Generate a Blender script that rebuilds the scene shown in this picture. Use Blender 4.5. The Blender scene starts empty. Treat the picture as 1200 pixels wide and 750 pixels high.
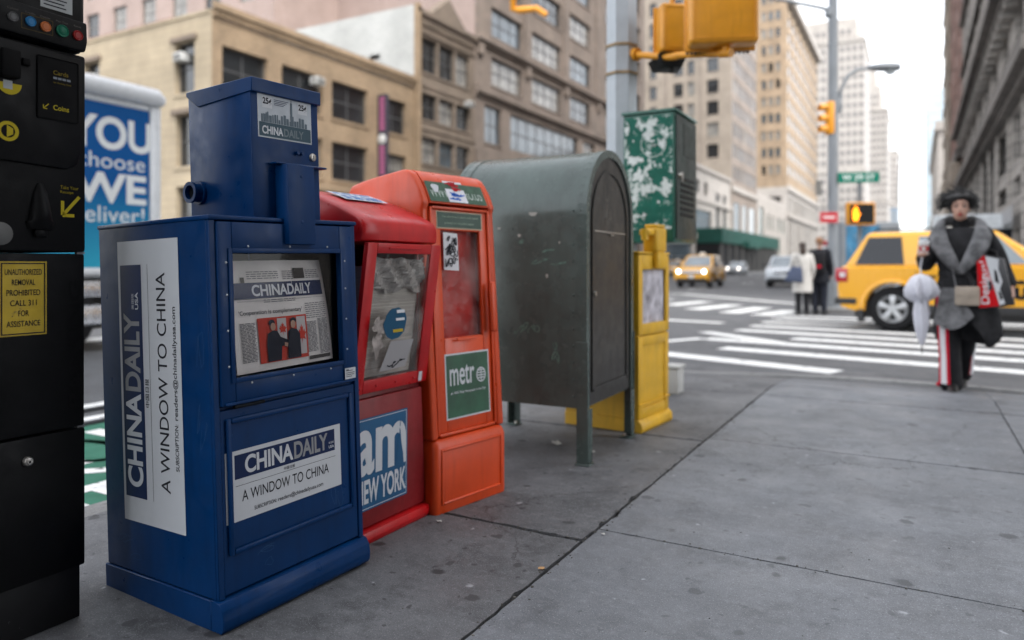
import bpy, bmesh, math, random
from mathutils import Vector, Matrix, Euler
R = math.radians
rnd = random.Random(7)
sc = bpy.context.scene
COL = sc.collection

# ------------------------------------------------------------------ camera, world, sun, exposure
cam = bpy.data.objects.new("camera", bpy.data.cameras.new("camera"))
COL.objects.link(cam)
cam.location = (0, 0, 1.0)
cam.rotation_euler = (R(90), 0, R(29.2))
cam.data.sensor_width = 36
cam.data.lens = 25.5
cam.data.shift_y = -0.0525
cam.data.clip_start = 0.05
cam.data.clip_end = 6000
cam.data.dof.use_dof = True
cam.data.dof.focus_distance = 2.2
cam.data.dof.aperture_fstop = 1.4
cam.data.dof.aperture_blades = 9
sc.camera = cam

SUN_EL, SUN_AZ = 50, 122          # degrees; azimuth clockwise from +Y
world = bpy.data.worlds.new("World")
sc.world = world
world.use_nodes = True
nt = world.node_tree
bg = nt.nodes["Background"]
sky = nt.nodes.new("ShaderNodeTexSky")
sky.sky_type = 'NISHITA'
sky.sun_disc = False
sky.sun_elevation = R(SUN_EL)
sky.sun_rotation = R(SUN_AZ)
sky.dust_density = 1.5
sky.air_density = 1.0
hs = nt.nodes.new("ShaderNodeHueSaturation")
hs.inputs["Saturation"].default_value = 0.22
nt.links.new(sky.outputs[0], hs.inputs["Color"])
ovc = nt.nodes.new("ShaderNodeMix"); ovc.data_type = 'RGBA'; ovc.blend_type = 'ADD'; ovc.inputs[0].default_value = 1.0
ovc.inputs[7].default_value = (2.5, 2.56, 2.68, 1)      # even cloud cover on top of the clear-sky gradient
nt.links.new(hs.outputs[0], ovc.inputs[6]); nt.links.new(ovc.outputs[2], bg.inputs[0])
bg.inputs[1].default_value = 0.15
sun = bpy.data.objects.new("sun", bpy.data.lights.new("sun", 'SUN'))
COL.objects.link(sun)
sun.data.energy = 1.25
sun.data.angle = R(25)
sun.data.color = (1.0, 0.97, 0.93)
az, el = R(SUN_AZ), R(SUN_EL)
sdir = Vector((math.sin(az) * math.cos(el), math.cos(az) * math.cos(el), math.sin(el)))
sun.rotation_euler = sdir.to_track_quat('Z', 'Y').to_euler()
sun.location = (0, -5, 30)
sc.view_settings.view_transform = 'Standard'
sc.view_settings.look = 'None'
sc.view_settings.gamma = 1.0
sc.view_settings.use_curve_mapping = False
sc.view_settings.exposure = 1.45
sc.render.film_transparent = False

# ------------------------------------------------------------------ materials
MATS = {}
def mat(name, col, rough=0.5, metal=0.0, var=0.15, scale=6.0, bump=0.0, bscale=60.0, chip=None, chipamt=0.0,
        chipscale=18.0, streak=0.0, spec=0.5, coat=0.0, dirt=None, dirtamt=0.0):
    if name in MATS: return MATS[name]
    if spec == .5 and rough > .55: spec = .2
    m = bpy.data.materials.new(name); m.use_nodes = True
    n, l = m.node_tree.nodes, m.node_tree.links
    p = n["Principled BSDF"]
    p.inputs["Metallic"].default_value = metal
    p.inputs["Specular IOR Level"].default_value = spec
    p.inputs["Coat Weight"].default_value = coat
    tc = n.new("ShaderNodeTexCoord")
    def noise(s, det=4, rg=0.6, stretch=None):
        t = n.new("ShaderNodeTexNoise"); t.inputs["Scale"].default_value = s
        t.inputs["Detail"].default_value = det; t.inputs["Roughness"].default_value = rg
        if stretch:
            mp = n.new("ShaderNodeMapping"); mp.inputs["Scale"].default_value = stretch
            l.new(tc.outputs["Object"], mp.inputs["Vector"]); l.new(mp.outputs[0], t.inputs["Vector"])
        else: l.new(tc.outputs["Object"], t.inputs["Vector"])
        return t
    def ramp(sock, a, b, lo=0.0, hi=1.0):
        r = n.new("ShaderNodeMapRange"); r.inputs[1].default_value = a; r.inputs[2].default_value = b
        r.inputs[3].default_value = lo; r.inputs[4].default_value = hi
        l.new(sock, r.inputs[0]); return r.outputs[0]
    def mix(fac, a, b, mode='MIX'):
        x = n.new("ShaderNodeMix"); x.data_type = 'RGBA'; x.blend_type = mode
        for k, v in ((0, fac), (6, a), (7, b)):
            if hasattr(v, "is_linked"): l.new(v, x.inputs[k])
            elif k == 0: x.inputs[0].default_value = v
            else: x.inputs[k].default_value = (*v, 1)
        return x.outputs[2]
    n1 = noise(scale)
    lo = tuple(c * (1 - var) for c in col); hi = tuple(min(1, c * (1 + var)) for c in col)
    c = mix(ramp(n1.outputs[0], 0.3, 0.7), lo, hi)
    if streak:
        s = noise(5, 5, 0.6, (6, 6, 0.7))
        c = mix(ramp(s.outputs[0], 0.52, 0.75, 0, streak), c, tuple(x * 0.45 for x in col))
    if dirt:
        d = noise(scale * 0.45, 8, 0.72)
        c = mix(ramp(d.outputs[0], 0.52, 0.72, 0, dirtamt), c, dirt)
    if chip:
        d = noise(chipscale, 9, 0.75)
        c = mix(ramp(d.outputs[0], 0.70 - chipamt, 0.72 - chipamt), c, chip)
    l.new(c, p.inputs["Base Color"])
    n3 = noise(scale * 2.3, 6)
    l.new(ramp(n3.outputs[0], 0.3, 0.75, max(0.02, rough - 0.12), min(1, rough + 0.14)), p.inputs["Roughness"])
    if bump:
        nb = noise(bscale, 3)
        b = n.new("ShaderNodeBump"); b.inputs["Strength"].default_value = bump; b.inputs["Distance"].default_value = 0.004
        l.new(nb.outputs[0], b.inputs["Height"]); l.new(b.outputs[0], p.inputs["Normal"])
    MATS[name] = m
    return m

def flat(name, col, rough=0.5, emit=0.0, metal=0.0):
    if name in MATS: return MATS[name]
    m = bpy.data.materials.new(name); m.use_nodes = True
    p = m.node_tree.nodes["Principled BSDF"]
    n, l = m.node_tree.nodes, m.node_tree.links
    t = n.new("ShaderNodeTexNoise"); t.inputs["Scale"].default_value = 40
    tc = n.new("ShaderNodeTexCoord"); l.new(tc.outputs["Object"], t.inputs["Vector"])
    r = n.new("ShaderNodeMapRange"); r.inputs[3].default_value = max(0.02, rough - .1); r.inputs[4].default_value = min(1, rough + .1)
    l.new(t.outputs[0], r.inputs[0]); l.new(r.outputs[0], p.inputs["Roughness"])
    p.inputs["Specular IOR Level"].default_value = .5 if metal else .15
    p.inputs["Base Color"].default_value = (*col, 1)
    p.inputs["Metallic"].default_value = metal
    if emit:
        p.inputs["Emission Color"].default_value = (*col, 1); p.inputs["Emission Strength"].default_value = emit
    MATS[name] = m
    return m

def clear(name, tint=(1, 1, 1), rough=0.04, haze=0.0, hazecol=(.6, .6, .6), bump=0.0):
    """thin clear plastic or glass: see-through with a fresnel gloss and a little scratched haze"""
    if name in MATS: return MATS[name]
    m = bpy.data.materials.new(name); m.use_nodes = True
    n, l = m.node_tree.nodes, m.node_tree.links
    n.remove(n["Principled BSDF"])
    out = n["Material Output"]
    tr = n.new("ShaderNodeBsdfTransparent"); tr.inputs[0].default_value = (*tint, 1)
    df = n.new("ShaderNodeBsdfDiffuse"); df.inputs[0].default_value = (*hazecol, 1)
    gl = n.new("ShaderNodeBsdfGlossy"); gl.inputs["Roughness"].default_value = rough
    fr = n.new("ShaderNodeLayerWeight"); fr.inputs["Blend"].default_value = .5
    fp = n.new("ShaderNodeMath"); fp.operation = 'POWER'; l.new(fr.outputs["Facing"], fp.inputs[0]); fp.inputs[1].default_value = 5
    fm = n.new("ShaderNodeMath"); fm.operation = 'MULTIPLY_ADD'; l.new(fp.outputs[0], fm.inputs[0]); fm.inputs[1].default_value = .6; fm.inputs[2].default_value = .012
    tc = n.new("ShaderNodeTexCoord")
    ns = n.new("ShaderNodeTexNoise"); ns.inputs["Scale"].default_value = 9; ns.inputs["Detail"].default_value = 8
    l.new(tc.outputs["Object"], ns.inputs["Vector"])
    mr = n.new("ShaderNodeMapRange"); mr.inputs[1].default_value = .4; mr.inputs[2].default_value = .8
    mr.inputs[3].default_value = 0; mr.inputs[4].default_value = haze * 2
    l.new(ns.outputs[0], mr.inputs[0])
    m1 = n.new("ShaderNodeMixShader"); m2 = n.new("ShaderNodeMixShader")
    l.new(mr.outputs[0], m1.inputs[0]); l.new(tr.outputs[0], m1.inputs[1]); l.new(df.outputs[0], m1.inputs[2])
    l.new(fm.outputs[0], m2.inputs[0]); l.new(m1.outputs[0], m2.inputs[1]); l.new(gl.outputs[0], m2.inputs[2])
    l.new(m2.outputs[0], out.inputs[0])
    if bump:
        nb = n.new("ShaderNodeTexNoise"); nb.inputs["Scale"].default_value = 14; nb.inputs["Detail"].default_value = 2
        l.new(tc.outputs["Object"], nb.inputs["Vector"])
        b = n.new("ShaderNodeBump"); b.inputs["Strength"].default_value = bump; b.inputs["Distance"].default_value = .02
        l.new(nb.outputs[0], b.inputs["Height"])
        l.new(b.outputs[0], gl.inputs["Normal"]); l.new(b.outputs[0], fr.inputs["Normal"])
    MATS[name] = m
    return m

def masonry(name, col, col2, mortar, bw=0.22, bh=0.075, var=0.25, big=0.35, brick=True, rough=0.85):
    """brick or stone courses with large soft stains, laid out on (x or y, z)"""
    if name in MATS: return MATS[name]
    m = bpy.data.materials.new(name); m.use_nodes = True
    n, l = m.node_tree.nodes, m.node_tree.links
    p = n["Principled BSDF"]; p.inputs["Roughness"].default_value = rough
    tc = n.new("ShaderNodeTexCoord"); sp = n.new("ShaderNodeSeparateXYZ"); l.new(tc.outputs["Object"], sp.inputs[0])
    ad = n.new("ShaderNodeMath"); l.new(sp.outputs[0], ad.inputs[0]); l.new(sp.outputs[1], ad.inputs[1])
    cb = n.new("ShaderNodeCombineXYZ"); l.new(ad.outputs[0], cb.inputs[0]); l.new(sp.outputs[2], cb.inputs[1])
    br = n.new("ShaderNodeTexBrick"); l.new(cb.outputs[0], br.inputs["Vector"])
    br.inputs["Color1"].default_value = (*col, 1); br.inputs["Color2"].default_value = (*col2, 1)
    br.inputs["Mortar"].default_value = (*mortar, 1)
    br.inputs["Scale"].default_value = 1; br.inputs["Brick Width"].default_value = bw; br.inputs["Row Height"].default_value = bh
    br.inputs["Mortar Size"].default_value = min(bw, bh) * 0.08
    ns = n.new("ShaderNodeTexNoise"); ns.inputs["Scale"].default_value = 0.35; ns.inputs["Detail"].default_value = 9
    ns.inputs["Roughness"].default_value = .65
    l.new(tc.outputs["Object"], ns.inputs["Vector"])
    mr = n.new("ShaderNodeMapRange"); mr.inputs[1].default_value = .35; mr.inputs[2].default_value = .7
    mr.inputs[3].default_value = 1 + big * .4; mr.inputs[4].default_value = 1 - big
    l.new(ns.outputs[0], mr.inputs[0])
    mx = n.new("ShaderNodeMix"); mx.data_type = 'RGBA'; mx.blend_type = 'MULTIPLY'; mx.inputs[0].default_value = 1
    l.new(br.outputs[0], mx.inputs[6]); l.new(mr.outputs[0], mx.inputs[7]); l.new(mx.outputs[2], p.inputs["Base Color"])
    MATS[name] = m
    return m

# ------------------------------------------------------------------ mesh builder
_txt = {}
def text_mesh(s, bold, sp):
    k = (s, bold, sp)
    if k not in _txt:
        cu = bpy.data.curves.new("lettering", 'FONT'); cu.body = s; cu.offset = bold; cu.space_character = sp
        cu.resolution_u = 6
        o = bpy.data.objects.new("lettering", cu); COL.objects.link(o)
        bpy.context.view_layer.update()
        me = bpy.data.meshes.new_from_object(o.evaluated_get(bpy.context.evaluated_depsgraph_get()))
        bpy.data.objects.remove(o); bpy.data.curves.remove(cu)
        _txt[k] = me
    return _txt[k]

class MB:
    def __init__(s): s.bm = bmesh.new()
    def _add(s, t):
        me = bpy.data.meshes.new("tmp"); t.to_mesh(me); t.free(); s.bm.from_mesh(me); bpy.data.meshes.remove(me)
    def box(s, x0, x1, y0, y1, z0, z1, bev=0.0, seg=2):
        t = bmesh.new()
        bmesh.ops.create_cube(t, size=1, matrix=Matrix.Translation(((x0+x1)/2, (y0+y1)/2, (z0+z1)/2)) @ Matrix.Diagonal((abs(x1-x0), abs(y1-y0), abs(z1-z0), 1)))
        if bev: bmesh.ops.bevel(t, geom=t.edges[:], offset=bev, segments=seg, profile=.5, affect='EDGES')
        s._add(t); return s
    def hexa(s, v, bev=0.0, seg=2):
        """8 corners: bottom 4 (ccw), top 4"""
        t = bmesh.new(); q = [t.verts.new(p) for p in v]
        for f in ((3,2,1,0),(4,5,6,7),(0,1,5,4),(1,2,6,5),(2,3,7,6),(3,0,4,7)): t.faces.new([q[i] for i in f])
        bmesh.ops.recalc_face_normals(t, faces=t.faces[:])
        if bev: bmesh.ops.bevel(t, geom=t.edges[:], offset=bev, segments=seg, profile=.5, affect='EDGES')
        s._add(t); return s
    def prism(s, poly, f, a, b, bev=0.0, seg=2):
        """extrude 2D poly between a and b; f(u, v, w) -> xyz"""
        t = bmesh.new()
        A = [t.verts.new(f(u, v, a)) for u, v in poly]; B_ = [t.verts.new(f(u, v, b)) for u, v in poly]
        t.faces.new(A); t.faces.new(B_[::-1]); k = len(poly)
        for i in range(k): t.faces.new((A[i], B_[i], B_[(i+1) % k], A[(i+1) % k]))
        bmesh.ops.recalc_face_normals(t, faces=t.faces[:])
        if bev: bmesh.ops.bevel(t, geom=t.edges[:], offset=bev, segments=seg, profile=.5, affect='EDGES')
        s._add(t); return s
    def loft(s, rings, cap=True, closed=True):
        b = s.bm; V = [[b.verts.new(p) for p in r] for r in rings]; k = len(rings[0]); fs = []
        for i in range(len(V) - 1):
            for j in range(k if closed else k - 1):
                fs.append(b.faces.new((V[i][j], V[i][(j+1) % k], V[i+1][(j+1) % k], V[i+1][j])))
        if cap and closed: fs.append(b.faces.new(V[0][::-1])); fs.append(b.faces.new(V[-1]))
        if closed: bmesh.ops.recalc_face_normals(b, faces=fs)
        return s
    def tube(s, pts, r, seg=10, cap=True):
        pts = [Vector(p) for p in pts]; rr = r if isinstance(r, (list, tuple)) else [r] * len(pts)
        rings = []; up = None
        for i, p in enumerate(pts):
            d = (pts[min(i+1, len(pts)-1)] - pts[max(i-1, 0)]).normalized()
            if up is None: up = Vector((0, 0, 1)) if abs(d.z) < .9 else Vector((1, 0, 0))
            a = d.cross(up).normalized(); up = a.cross(d).normalized()
            rings.append([p + (a * math.cos(2*math.pi*j/seg) + up * math.sin(2*math.pi*j/seg)) * rr[i] for j in range(seg)])
        return s.loft(rings, cap)
    def cyl(s, p0, p1, r, r2=None, seg=20): return s.tube([p0, p1], [r, r if r2 is None else r2], seg)
    def lathe(s, prof, c=(0, 0, 0), axis='z', seg=24, cap=True):
        rings = []
        for r, h in prof:
            ring = []
            for j in range(seg):
                a = 2*math.pi*j/seg; u, v = r*math.cos(a), r*math.sin(a)
                ring.append(Vector(c) + Vector({'z': (u, v, h), 'y': (u, h, v), 'x': (h, u, v)}[axis]))
            rings.append(ring)
        return s.loft(rings, cap)
    def ball(s, c, r, sub=2):
        t = bmesh.new(); rr = r if isinstance(r, (tuple, list)) else (r, r, r)
        bmesh.ops.create_icosphere(t, subdivisions=sub, radius=1, matrix=Matrix.Translation(c) @ Matrix.Diagonal((*rr, 1)))
        s._add(t); return s
    def poly(s, pts): 
        s.bm.faces.new([s.bm.verts.new(p) for p in pts]); return s
    def ring(s, x0, x1, z0, z1, w, y0, y1, bev=0.0):
        """rectangular picture-frame ring in the xz plane, between depths y0 and y1; w = (left, right, bottom, top)"""
        l_, r_, b_, t_ = (w,)*4 if not isinstance(w, (tuple, list)) else w
        s.box(x0, x0+l_, y0, y1, z0, z1, bev); s.box(x1-r_, x1, y0, y1, z0, z1, bev)
        s.box(x0+l_, x1-r_, y0, y1, z0, z0+b_, bev); s.box(x0+l_, x1-r_, y0, y1, z1-t_, z1, bev); return s
    def text(s, t, o, xd, yd, w=None, h=None, bold=0.0, sp=1.0, lift=0.0, ctr=False, shear=0.0):
        """flat letters: o = lower-left (or lower-centre) corner, w = total width, h = letter height"""
        me = text_mesh(t, bold, sp); co = [v.co for v in me.vertices]
        x0 = min(v.x for v in co); x1 = max(v.x for v in co); y0 = min(v.y for v in co); y1 = max(v.y for v in co)
        sy = h/(y1-y0) if h else w/(x1-x0); sx = w/(x1-x0) if w else sy
        xd, yd = Vector(xd).normalized(), Vector(yd).normalized(); nn = xd.cross(yd); o = Vector(o) + nn*lift
        off = -(x1-x0)*sx/2 if ctr else 0
        vs = [s.bm.verts.new(o + xd*((v.x-x0)*sx + off + shear*(v.y-y0)*sy) + yd*((v.y-y0)*sy)) for v in co]
        for f in me.polygons:
            try: s.bm.faces.new([vs[i] for i in f.vertices])
            except ValueError: pass
        return s
    def rect(s, o, xd, yd, w, h, lift=0.0, th=0.0):
        xd, yd = Vector(xd).normalized(), Vector(yd).normalized(); nn = xd.cross(yd); o = Vector(o) + nn*lift
        q = [o, o+xd*w, o+xd*w+yd*h, o+yd*h]
        if th: s.hexa([p - nn*th for p in q] + q)
        else: s.poly(q)
        return s
    def xf(s, m, verts=None):
        for v in (verts or s.bm.verts): v.co = m @ v.co
        return s
    def put(s, name, m, parent=None, smooth=None):
        me = bpy.data.meshes.new(name); s.bm.to_mesh(me); s.bm.free()
        if smooth is not None:
            for p in me.polygons: p.use_smooth = True
            me.set_sharp_from_angle(angle=R(smooth))
        o = bpy.data.objects.new(name, me); COL.objects.link(o)
        if m is not None: me.materials.append(m)
        if parent is not None: o.parent = parent
        return o

def split_put(mb, name, m, parent=None, smooth=None):
    """each loose piece of the builder's mesh becomes an object of its own"""
    bm = mb.bm; seen = {}; k = 0
    bm.verts.ensure_lookup_table()
    for v in bm.verts:
        if v in seen: continue
        st = [v]; seen[v] = k
        while st:
            for e in st.pop().link_edges:
                for w in e.verts:
                    if w not in seen: seen[w] = k; st.append(w)
        k += 1
    out = []
    for i in range(k):
        vs = [v for v in bm.verts if seen[v] == i]; ix = {v: j for j, v in enumerate(vs)}
        me = bpy.data.meshes.new(name); me.from_pydata([v.co[:] for v in vs], [], [[ix[v] for v in f.verts] for f in bm.faces if seen[f.verts[0]] == i]); me.update()
        if smooth is not None:
            for p in me.polygons: p.use_smooth = True
            me.set_sharp_from_angle(angle=R(smooth))
        o = bpy.data.objects.new(name, me); COL.objects.link(o); me.materials.append(m)
        if parent is not None: o.parent = parent
        out.append(o)
    bm.free(); return out

def tag(o, label, cat, group=None):
    o["label"] = label; o["category"] = cat
    if group: o["group"] = group
    return o
def thing(name, label, cat, loc=(0, 0, 0), rot=(0, 0, 0), group=None):
    o = bpy.data.objects.new(name, None); COL.objects.link(o); o.empty_display_size = .1
    o.location = loc; o.rotation_euler = rot
    return tag(o, label, cat, group)
def structure(o): o["kind"] = "structure"; return o
KIDS = {}
def copy_tree(o, parent=None, loc=None, rot=None):
    c = o.copy(); COL.objects.link(c)
    if parent is not None: c.parent = parent
    if loc is not None: c.location = loc
    if rot is not None: c.rotation_euler = rot
    for ch in [x for x in bpy.data.objects if x.parent == o]: copy_tree(ch, c)
    return c
def V3(*a): return Vector(a)
X_, Y_, Z_ = V3(1, 0, 0), V3(0, 1, 0), V3(0, 0, 1)
# ------------------------------------------------------------------ ground
def ground_mat(name, base, dark, light, fine=260.0, gum=True, lines=True, gloss=.75, crack=True, gk=1.0):
    m = bpy.data.materials.new(name); m.use_nodes = True
    n, l = m.node_tree.nodes, m.node_tree.links; p = n["Principled BSDF"]
    tc = n.new("ShaderNodeTexCoord")
    def noise(s, d=6, r=.6, st=None):
        t = n.new("ShaderNodeTexNoise"); t.inputs["Scale"].default_value = s; t.inputs["Detail"].default_value = d; t.inputs["Roughness"].default_value = r
        mp = n.new("ShaderNodeMapping"); mp.inputs["Scale"].default_value = st or (1, 1, 1)
        l.new(tc.outputs["Object"], mp.inputs[0]); l.new(mp.outputs[0], t.inputs["Vector"]); return t.outputs[0]
    def rng(s_, a, b, lo, hi):
        r = n.new("ShaderNodeMapRange"); r.inputs[1].default_value = a; r.inputs[2].default_value = b
        r.inputs[3].default_value = lo; r.inputs[4].default_value = hi; l.new(s_, r.inputs[0]); return r.outputs[0]
    def mix(f, a, b, mode='MIX'):
        x = n.new("ShaderNodeMix"); x.data_type = 'RGBA'; x.blend_type = mode
        for k, v in ((0, f), (6, a), (7, b)):
            if hasattr(v, "is_linked"): l.new(v, x.inputs[k])
            elif k == 0: x.inputs[0].default_value = v
            else: x.inputs[k].default_value = (*v, 1)
        return x.outputs[2]
    c = mix(rng(noise(1.3, 9, .68), .36, .66, 0, 1), base, dark)
    c = mix(rng(noise(4.5, 8, .7), .52, .66, 0, .32+.28*gk), c, tuple(x*.72 for x in dark))
    c = mix(rng(noise(11, 8, .75), .50, .64, 0, .45), c, tuple(x*.8 for x in dark))
    c = mix(rng(noise(26, 6, .7), .52, .66, 0, .4), c, light)
    c = mix(rng(noise(0.7, 5, .6), .55, .75, 0, .55), c, light)
    f1 = noise(fine, 2, .5)
    c = mix(rng(f1, .60, .68, 0, .55), c, tuple(min(1, x*1.7) for x in light))
    c = mix(rng(noise(fine*.6, 3, .6), .58, .68, 0, .6), c, tuple(x*.45 for x in dark))
    hgt = f1
    if gum:
        for sc_, th, amt, cc in ((3.1, .10, .55, tuple(x*.42 for x in dark)), (5.3, .11, .45, tuple(x*.5 for x in dark)), (4.2, .05, .6, tuple(min(1, x*1.6) for x in light)), (11.0, .10, .45, tuple(x*.5 for x in dark))):
            vo = n.new("ShaderNodeTexVoronoi"); vo.inputs["Scale"].default_value = sc_; vo.voronoi_dimensions = "2D"
            dn = n.new("ShaderNodeTexNoise"); dn.inputs["Scale"].default_value = 22; l.new(tc.outputs["Object"], dn.inputs["Vector"])
            va = n.new("ShaderNodeVectorMath"); va.operation = 'MULTIPLY_ADD'; l.new(dn.outputs["Color"], va.inputs[0]); va.inputs[1].default_value = (.05, .05, 0); l.new(tc.outputs["Object"], va.inputs[2])
            l.new(va.outputs[0], vo.inputs["Vector"])
            sx = n.new("ShaderNodeSeparateColor"); l.new(vo.outputs["Color"], sx.inputs[0])
            lim = rng(sx.outputs[0], .55-.2*(gk-1), 1, 0, th*(1+.25*(gk-1)))
            sub = n.new("ShaderNodeMath"); sub.operation = 'SUBTRACT'; l.new(lim, sub.inputs[0]); l.new(vo.outputs[0], sub.inputs[1])
            c = mix(rng(sub.outputs[0], 0, .03, 0, min(.9, amt*gk)), c, cc)
    if crack:
        vo = n.new("ShaderNodeTexVoronoi"); vo.feature = 'DISTANCE_TO_EDGE'; vo.voronoi_dimensions = "2D"; vo.inputs["Scale"].default_value = .42
        dn = n.new("ShaderNodeTexNoise"); dn.inputs["Scale"].default_value = 2.2; dn.inputs["Detail"].default_value = 10; dn.inputs["Roughness"].default_value = .7; l.new(tc.outputs["Object"], dn.inputs["Vector"])
        va = n.new("ShaderNodeVectorMath"); va.operation = 'MULTIPLY_ADD'; l.new(dn.outputs["Color"], va.inputs[0]); va.inputs[1].default_value = (.5, .5, 0); l.new(tc.outputs["Object"], va.inputs[2]); l.new(va.outputs[0], vo.inputs["Vector"])
        k1 = rng(vo.outputs[0], .0, .0036, 1, 0); k2 = rng(noise(.9, 3), .48, .55, 0, .9)
        mu = n.new("ShaderNodeMath"); mu.operation = 'MULTIPLY'; l.new(k1, mu.inputs[0]); l.new(k2, mu.inputs[1])
        c = mix(mu.outputs[0], c, tuple(x*.25 for x in dark))
    if lines:
        c = mix(rng(noise(7, 6, .7, (.5, 14, 1)), .55, .7, 0, .28), c, tuple(x*.6 for x in dark))
    l.new(c, p.inputs["Base Color"])
    l.new(rng(noise(3, 5), .3, .7, gloss-.12, gloss+.15), p.inputs["Roughness"])
    p.inputs["Specular IOR Level"].default_value = .45
    b = n.new("ShaderNodeBump"); b.inputs["Strength"].default_value = .35; b.inputs["Distance"].default_value = .002
    l.new(hgt, b.inputs["Height"]); l.new(b.outputs[0], p.inputs["Normal"])
    return m
M_walk = ground_mat("sidewalk concrete", (.176, .186, .202), (.112, .118, .128), (.230, .24, .256), gloss=.58, gk=1.25)
M_walkd = ground_mat("dirty sidewalk concrete", (.138, .141, .148), (.068, .069, .073), (.20, .204, .212), gloss=.62, gk=1.7)
M_walkbase = ground_mat("joint dirt", (.045, .043, .040), (.03, .03, .03), (.07, .066, .06), gum=False, lines=False, crack=False)
M_kerb = ground_mat("kerb stone", (.23, .23, .225), (.15, .15, .15), (.28, .28, .27), lines=False)
M_road = ground_mat("asphalt", (.105, .107, .112), (.075, .076, .08), (.135, .136, .14), fine=120, gum=False, lines=False)
M_paint = mat("worn road paint", (.75, .75, .73), .7, var=.1, scale=9, chip=(.1, .1, .1), chipamt=.11, chipscale=7)
M_green = mat("green bike lane", (.04, .15, .10), .8, var=.2, scale=5, chip=(.07, .08, .08), chipamt=.06, chipscale=12)

g = MB(); g.poly([(-1500, -1500, -.12), (1500, -1500, -.12), (1500, 3000, -.12), (-1500, 3000, -.12)])
structure(g.put("road", M_road))

def sstep(a, b, x):
    t = max(0, min(1, (x-a)/(b-a))); return t*t*(3-2*t)
KERB = [(-3.05, -30), (-3.05, 4.9), (-2.98, 5.9), (-2.7, 6.75), (-2.2, 7.3), (-1.5, 7.75), (-.6, 8.0), (.5, 7.95), (1.6, 7.75), (3.0, 7.6), (60, 7.6)]
def kerb_x_at(y):     # western edge of the walk at a given y
    for (x0, y0), (x1, y1) in zip(KERB, KERB[1:]):
        if y1 > y0 and y0 <= y <= y1: return x0 + (x1-x0)*(y-y0)/(y1-y0)
    return None
def walk_z(x, y): return -.095*sstep(6.2, 7.8, y)*sstep(-2.9, -1.9, x) if y > 6 else 0.0

def clip(poly, keep):
    """clip polygon by half-planes (a,b,c): keep a*x+b*y<=c"""
    for a, b, c in keep:
        out = []
        for i, p in enumerate(poly):
            q = poly[(i+1) % len(poly)]
            dp, dq = a*p[0]+b*p[1]-c, a*q[0]+b*q[1]-c
            if dp <= 0: out.append(p)
            if dp*dq < 0:
                t = dp/(dp-dq); out.append((p[0]+(q[0]-p[0])*t, p[1]+(q[1]-p[1])*t))
        poly = out
        if not poly: return []
    return poly
KW = .16
corner = []
inner = []
pts = KERB
for i in range(1, len(pts)-1):
    pass
def offset_line(pts, d):
    out = []
    for i, p in enumerate(pts):
        a = Vector(pts[max(0, i-1)]); b = Vector(pts[min(len(pts)-1, i+1)]); t = (b-a).normalized()
        out.append((p[0]+t.y*d, p[1]-t.x*d))
    return out
INNER = offset_line(KERB, KW)
half = []
for (x0, y0), (x1, y1) in zip(INNER, INNER[1:]):
    nx, ny = -(y1-y0), (x1-x0); half.append((nx, ny, nx*x0+ny*y0))
sw = MB()
def slab(x0, x1, y0, y1, gap=.006, seed=0):
    rr = random.Random(seed*31+int(x0*100)*7+int(y0*100))
    poly = [(x0, y0), (x1, y0), (x1, y1), (x0, y1)]
    poly = clip(poly, half)
    if len(poly) < 3: return
    # resample edges with a little wear
    res = []
    for i, p in enumerate(poly):
        q = poly[(i+1) % len(poly)]; L = math.hypot(q[0]-p[0], q[1]-p[1]); k = max(1, int(L/.04)) if L < 6 else 4
        for j in range(k):
            t = j/k; res.append((p[0]+(q[0]-p[0])*t, p[1]+(q[1]-p[1])*t))
    cx = sum(p[0] for p in res)/len(res); cy = sum(p[1] for p in res)/len(res)
    b = sw.bm; top, bot = [], []
    tilt = (rr.uniform(-1, 1)*.002, rr.uniform(-1, 1)*.002)
    for x, y in res:
        w = gap + abs(rr.gauss(0, .0042 if x1 < -1 else .0020)) + (.012 if rr.random() < .04 else 0)
        dx, dy = cx-x, cy-y
        ix = x + (w if dx > 0 else -w); iy = y + (w if dy > 0 else -w)
        if abs(x-x0) > 1e-6 and abs(x-x1) > 1e-6: ix = x
        if abs(y-y0) > 1e-6 and abs(y-y1) > 1e-6: iy = y
        z = walk_z(x, y) + tilt[0]*(x-cx) + tilt[1]*(y-cy)
        top.append((ix, iy, z)); bot.append((ix, iy, z-.03))
    # inner grid is not needed except on the ramp: triangulate with a centre fan
    tv = [b.verts.new(p) for p in top]; bv = [b.verts.new(p) for p in bot]
    if y1 > 6.0 and y0 < 9:
        cv = b.verts.new((cx, cy, walk_z(cx, cy)))
        for i in range(len(tv)): b.faces.new((tv[i], tv[(i+1) % len(tv)], cv))
    else: b.faces.new(tv)
    for i in range(len(tv)): b.faces.new((bv[i], bv[(i+1) % len(tv)], tv[(i+1) % len(tv)], tv[i]))
XS = [-1.06, .5, 2.05, 3.3]
YR = [-9, -7.3, -5.6, -3.95, -2.3, -.65, .97, 2.57, 4.24, 5.9, 6.5, 7.1, 9]
YL = [-9, -7.4, -5.7, -4.05, -2.4, -.8, .8, 2.43, 4.15, 5.87, 6.5, 7.1, 9]
for a, b in zip(YL, YL[1:]): slab(-3.2, -1.06, a, b, gap=.006 if b < 6 else .002)
structure(sw.put("sidewalk", M_walkd))
sw = MB()
for x0, x1 in zip(XS, XS[1:]):
    for a, b in zip(YR, YR[1:]): slab(x0, x1, a, b, gap=.0028 if b < 6 else .0012)
slab(3.3, 60, 3.0, 9, gap=.002)
structure(sw.put("sidewalk", M_walk))
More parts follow.
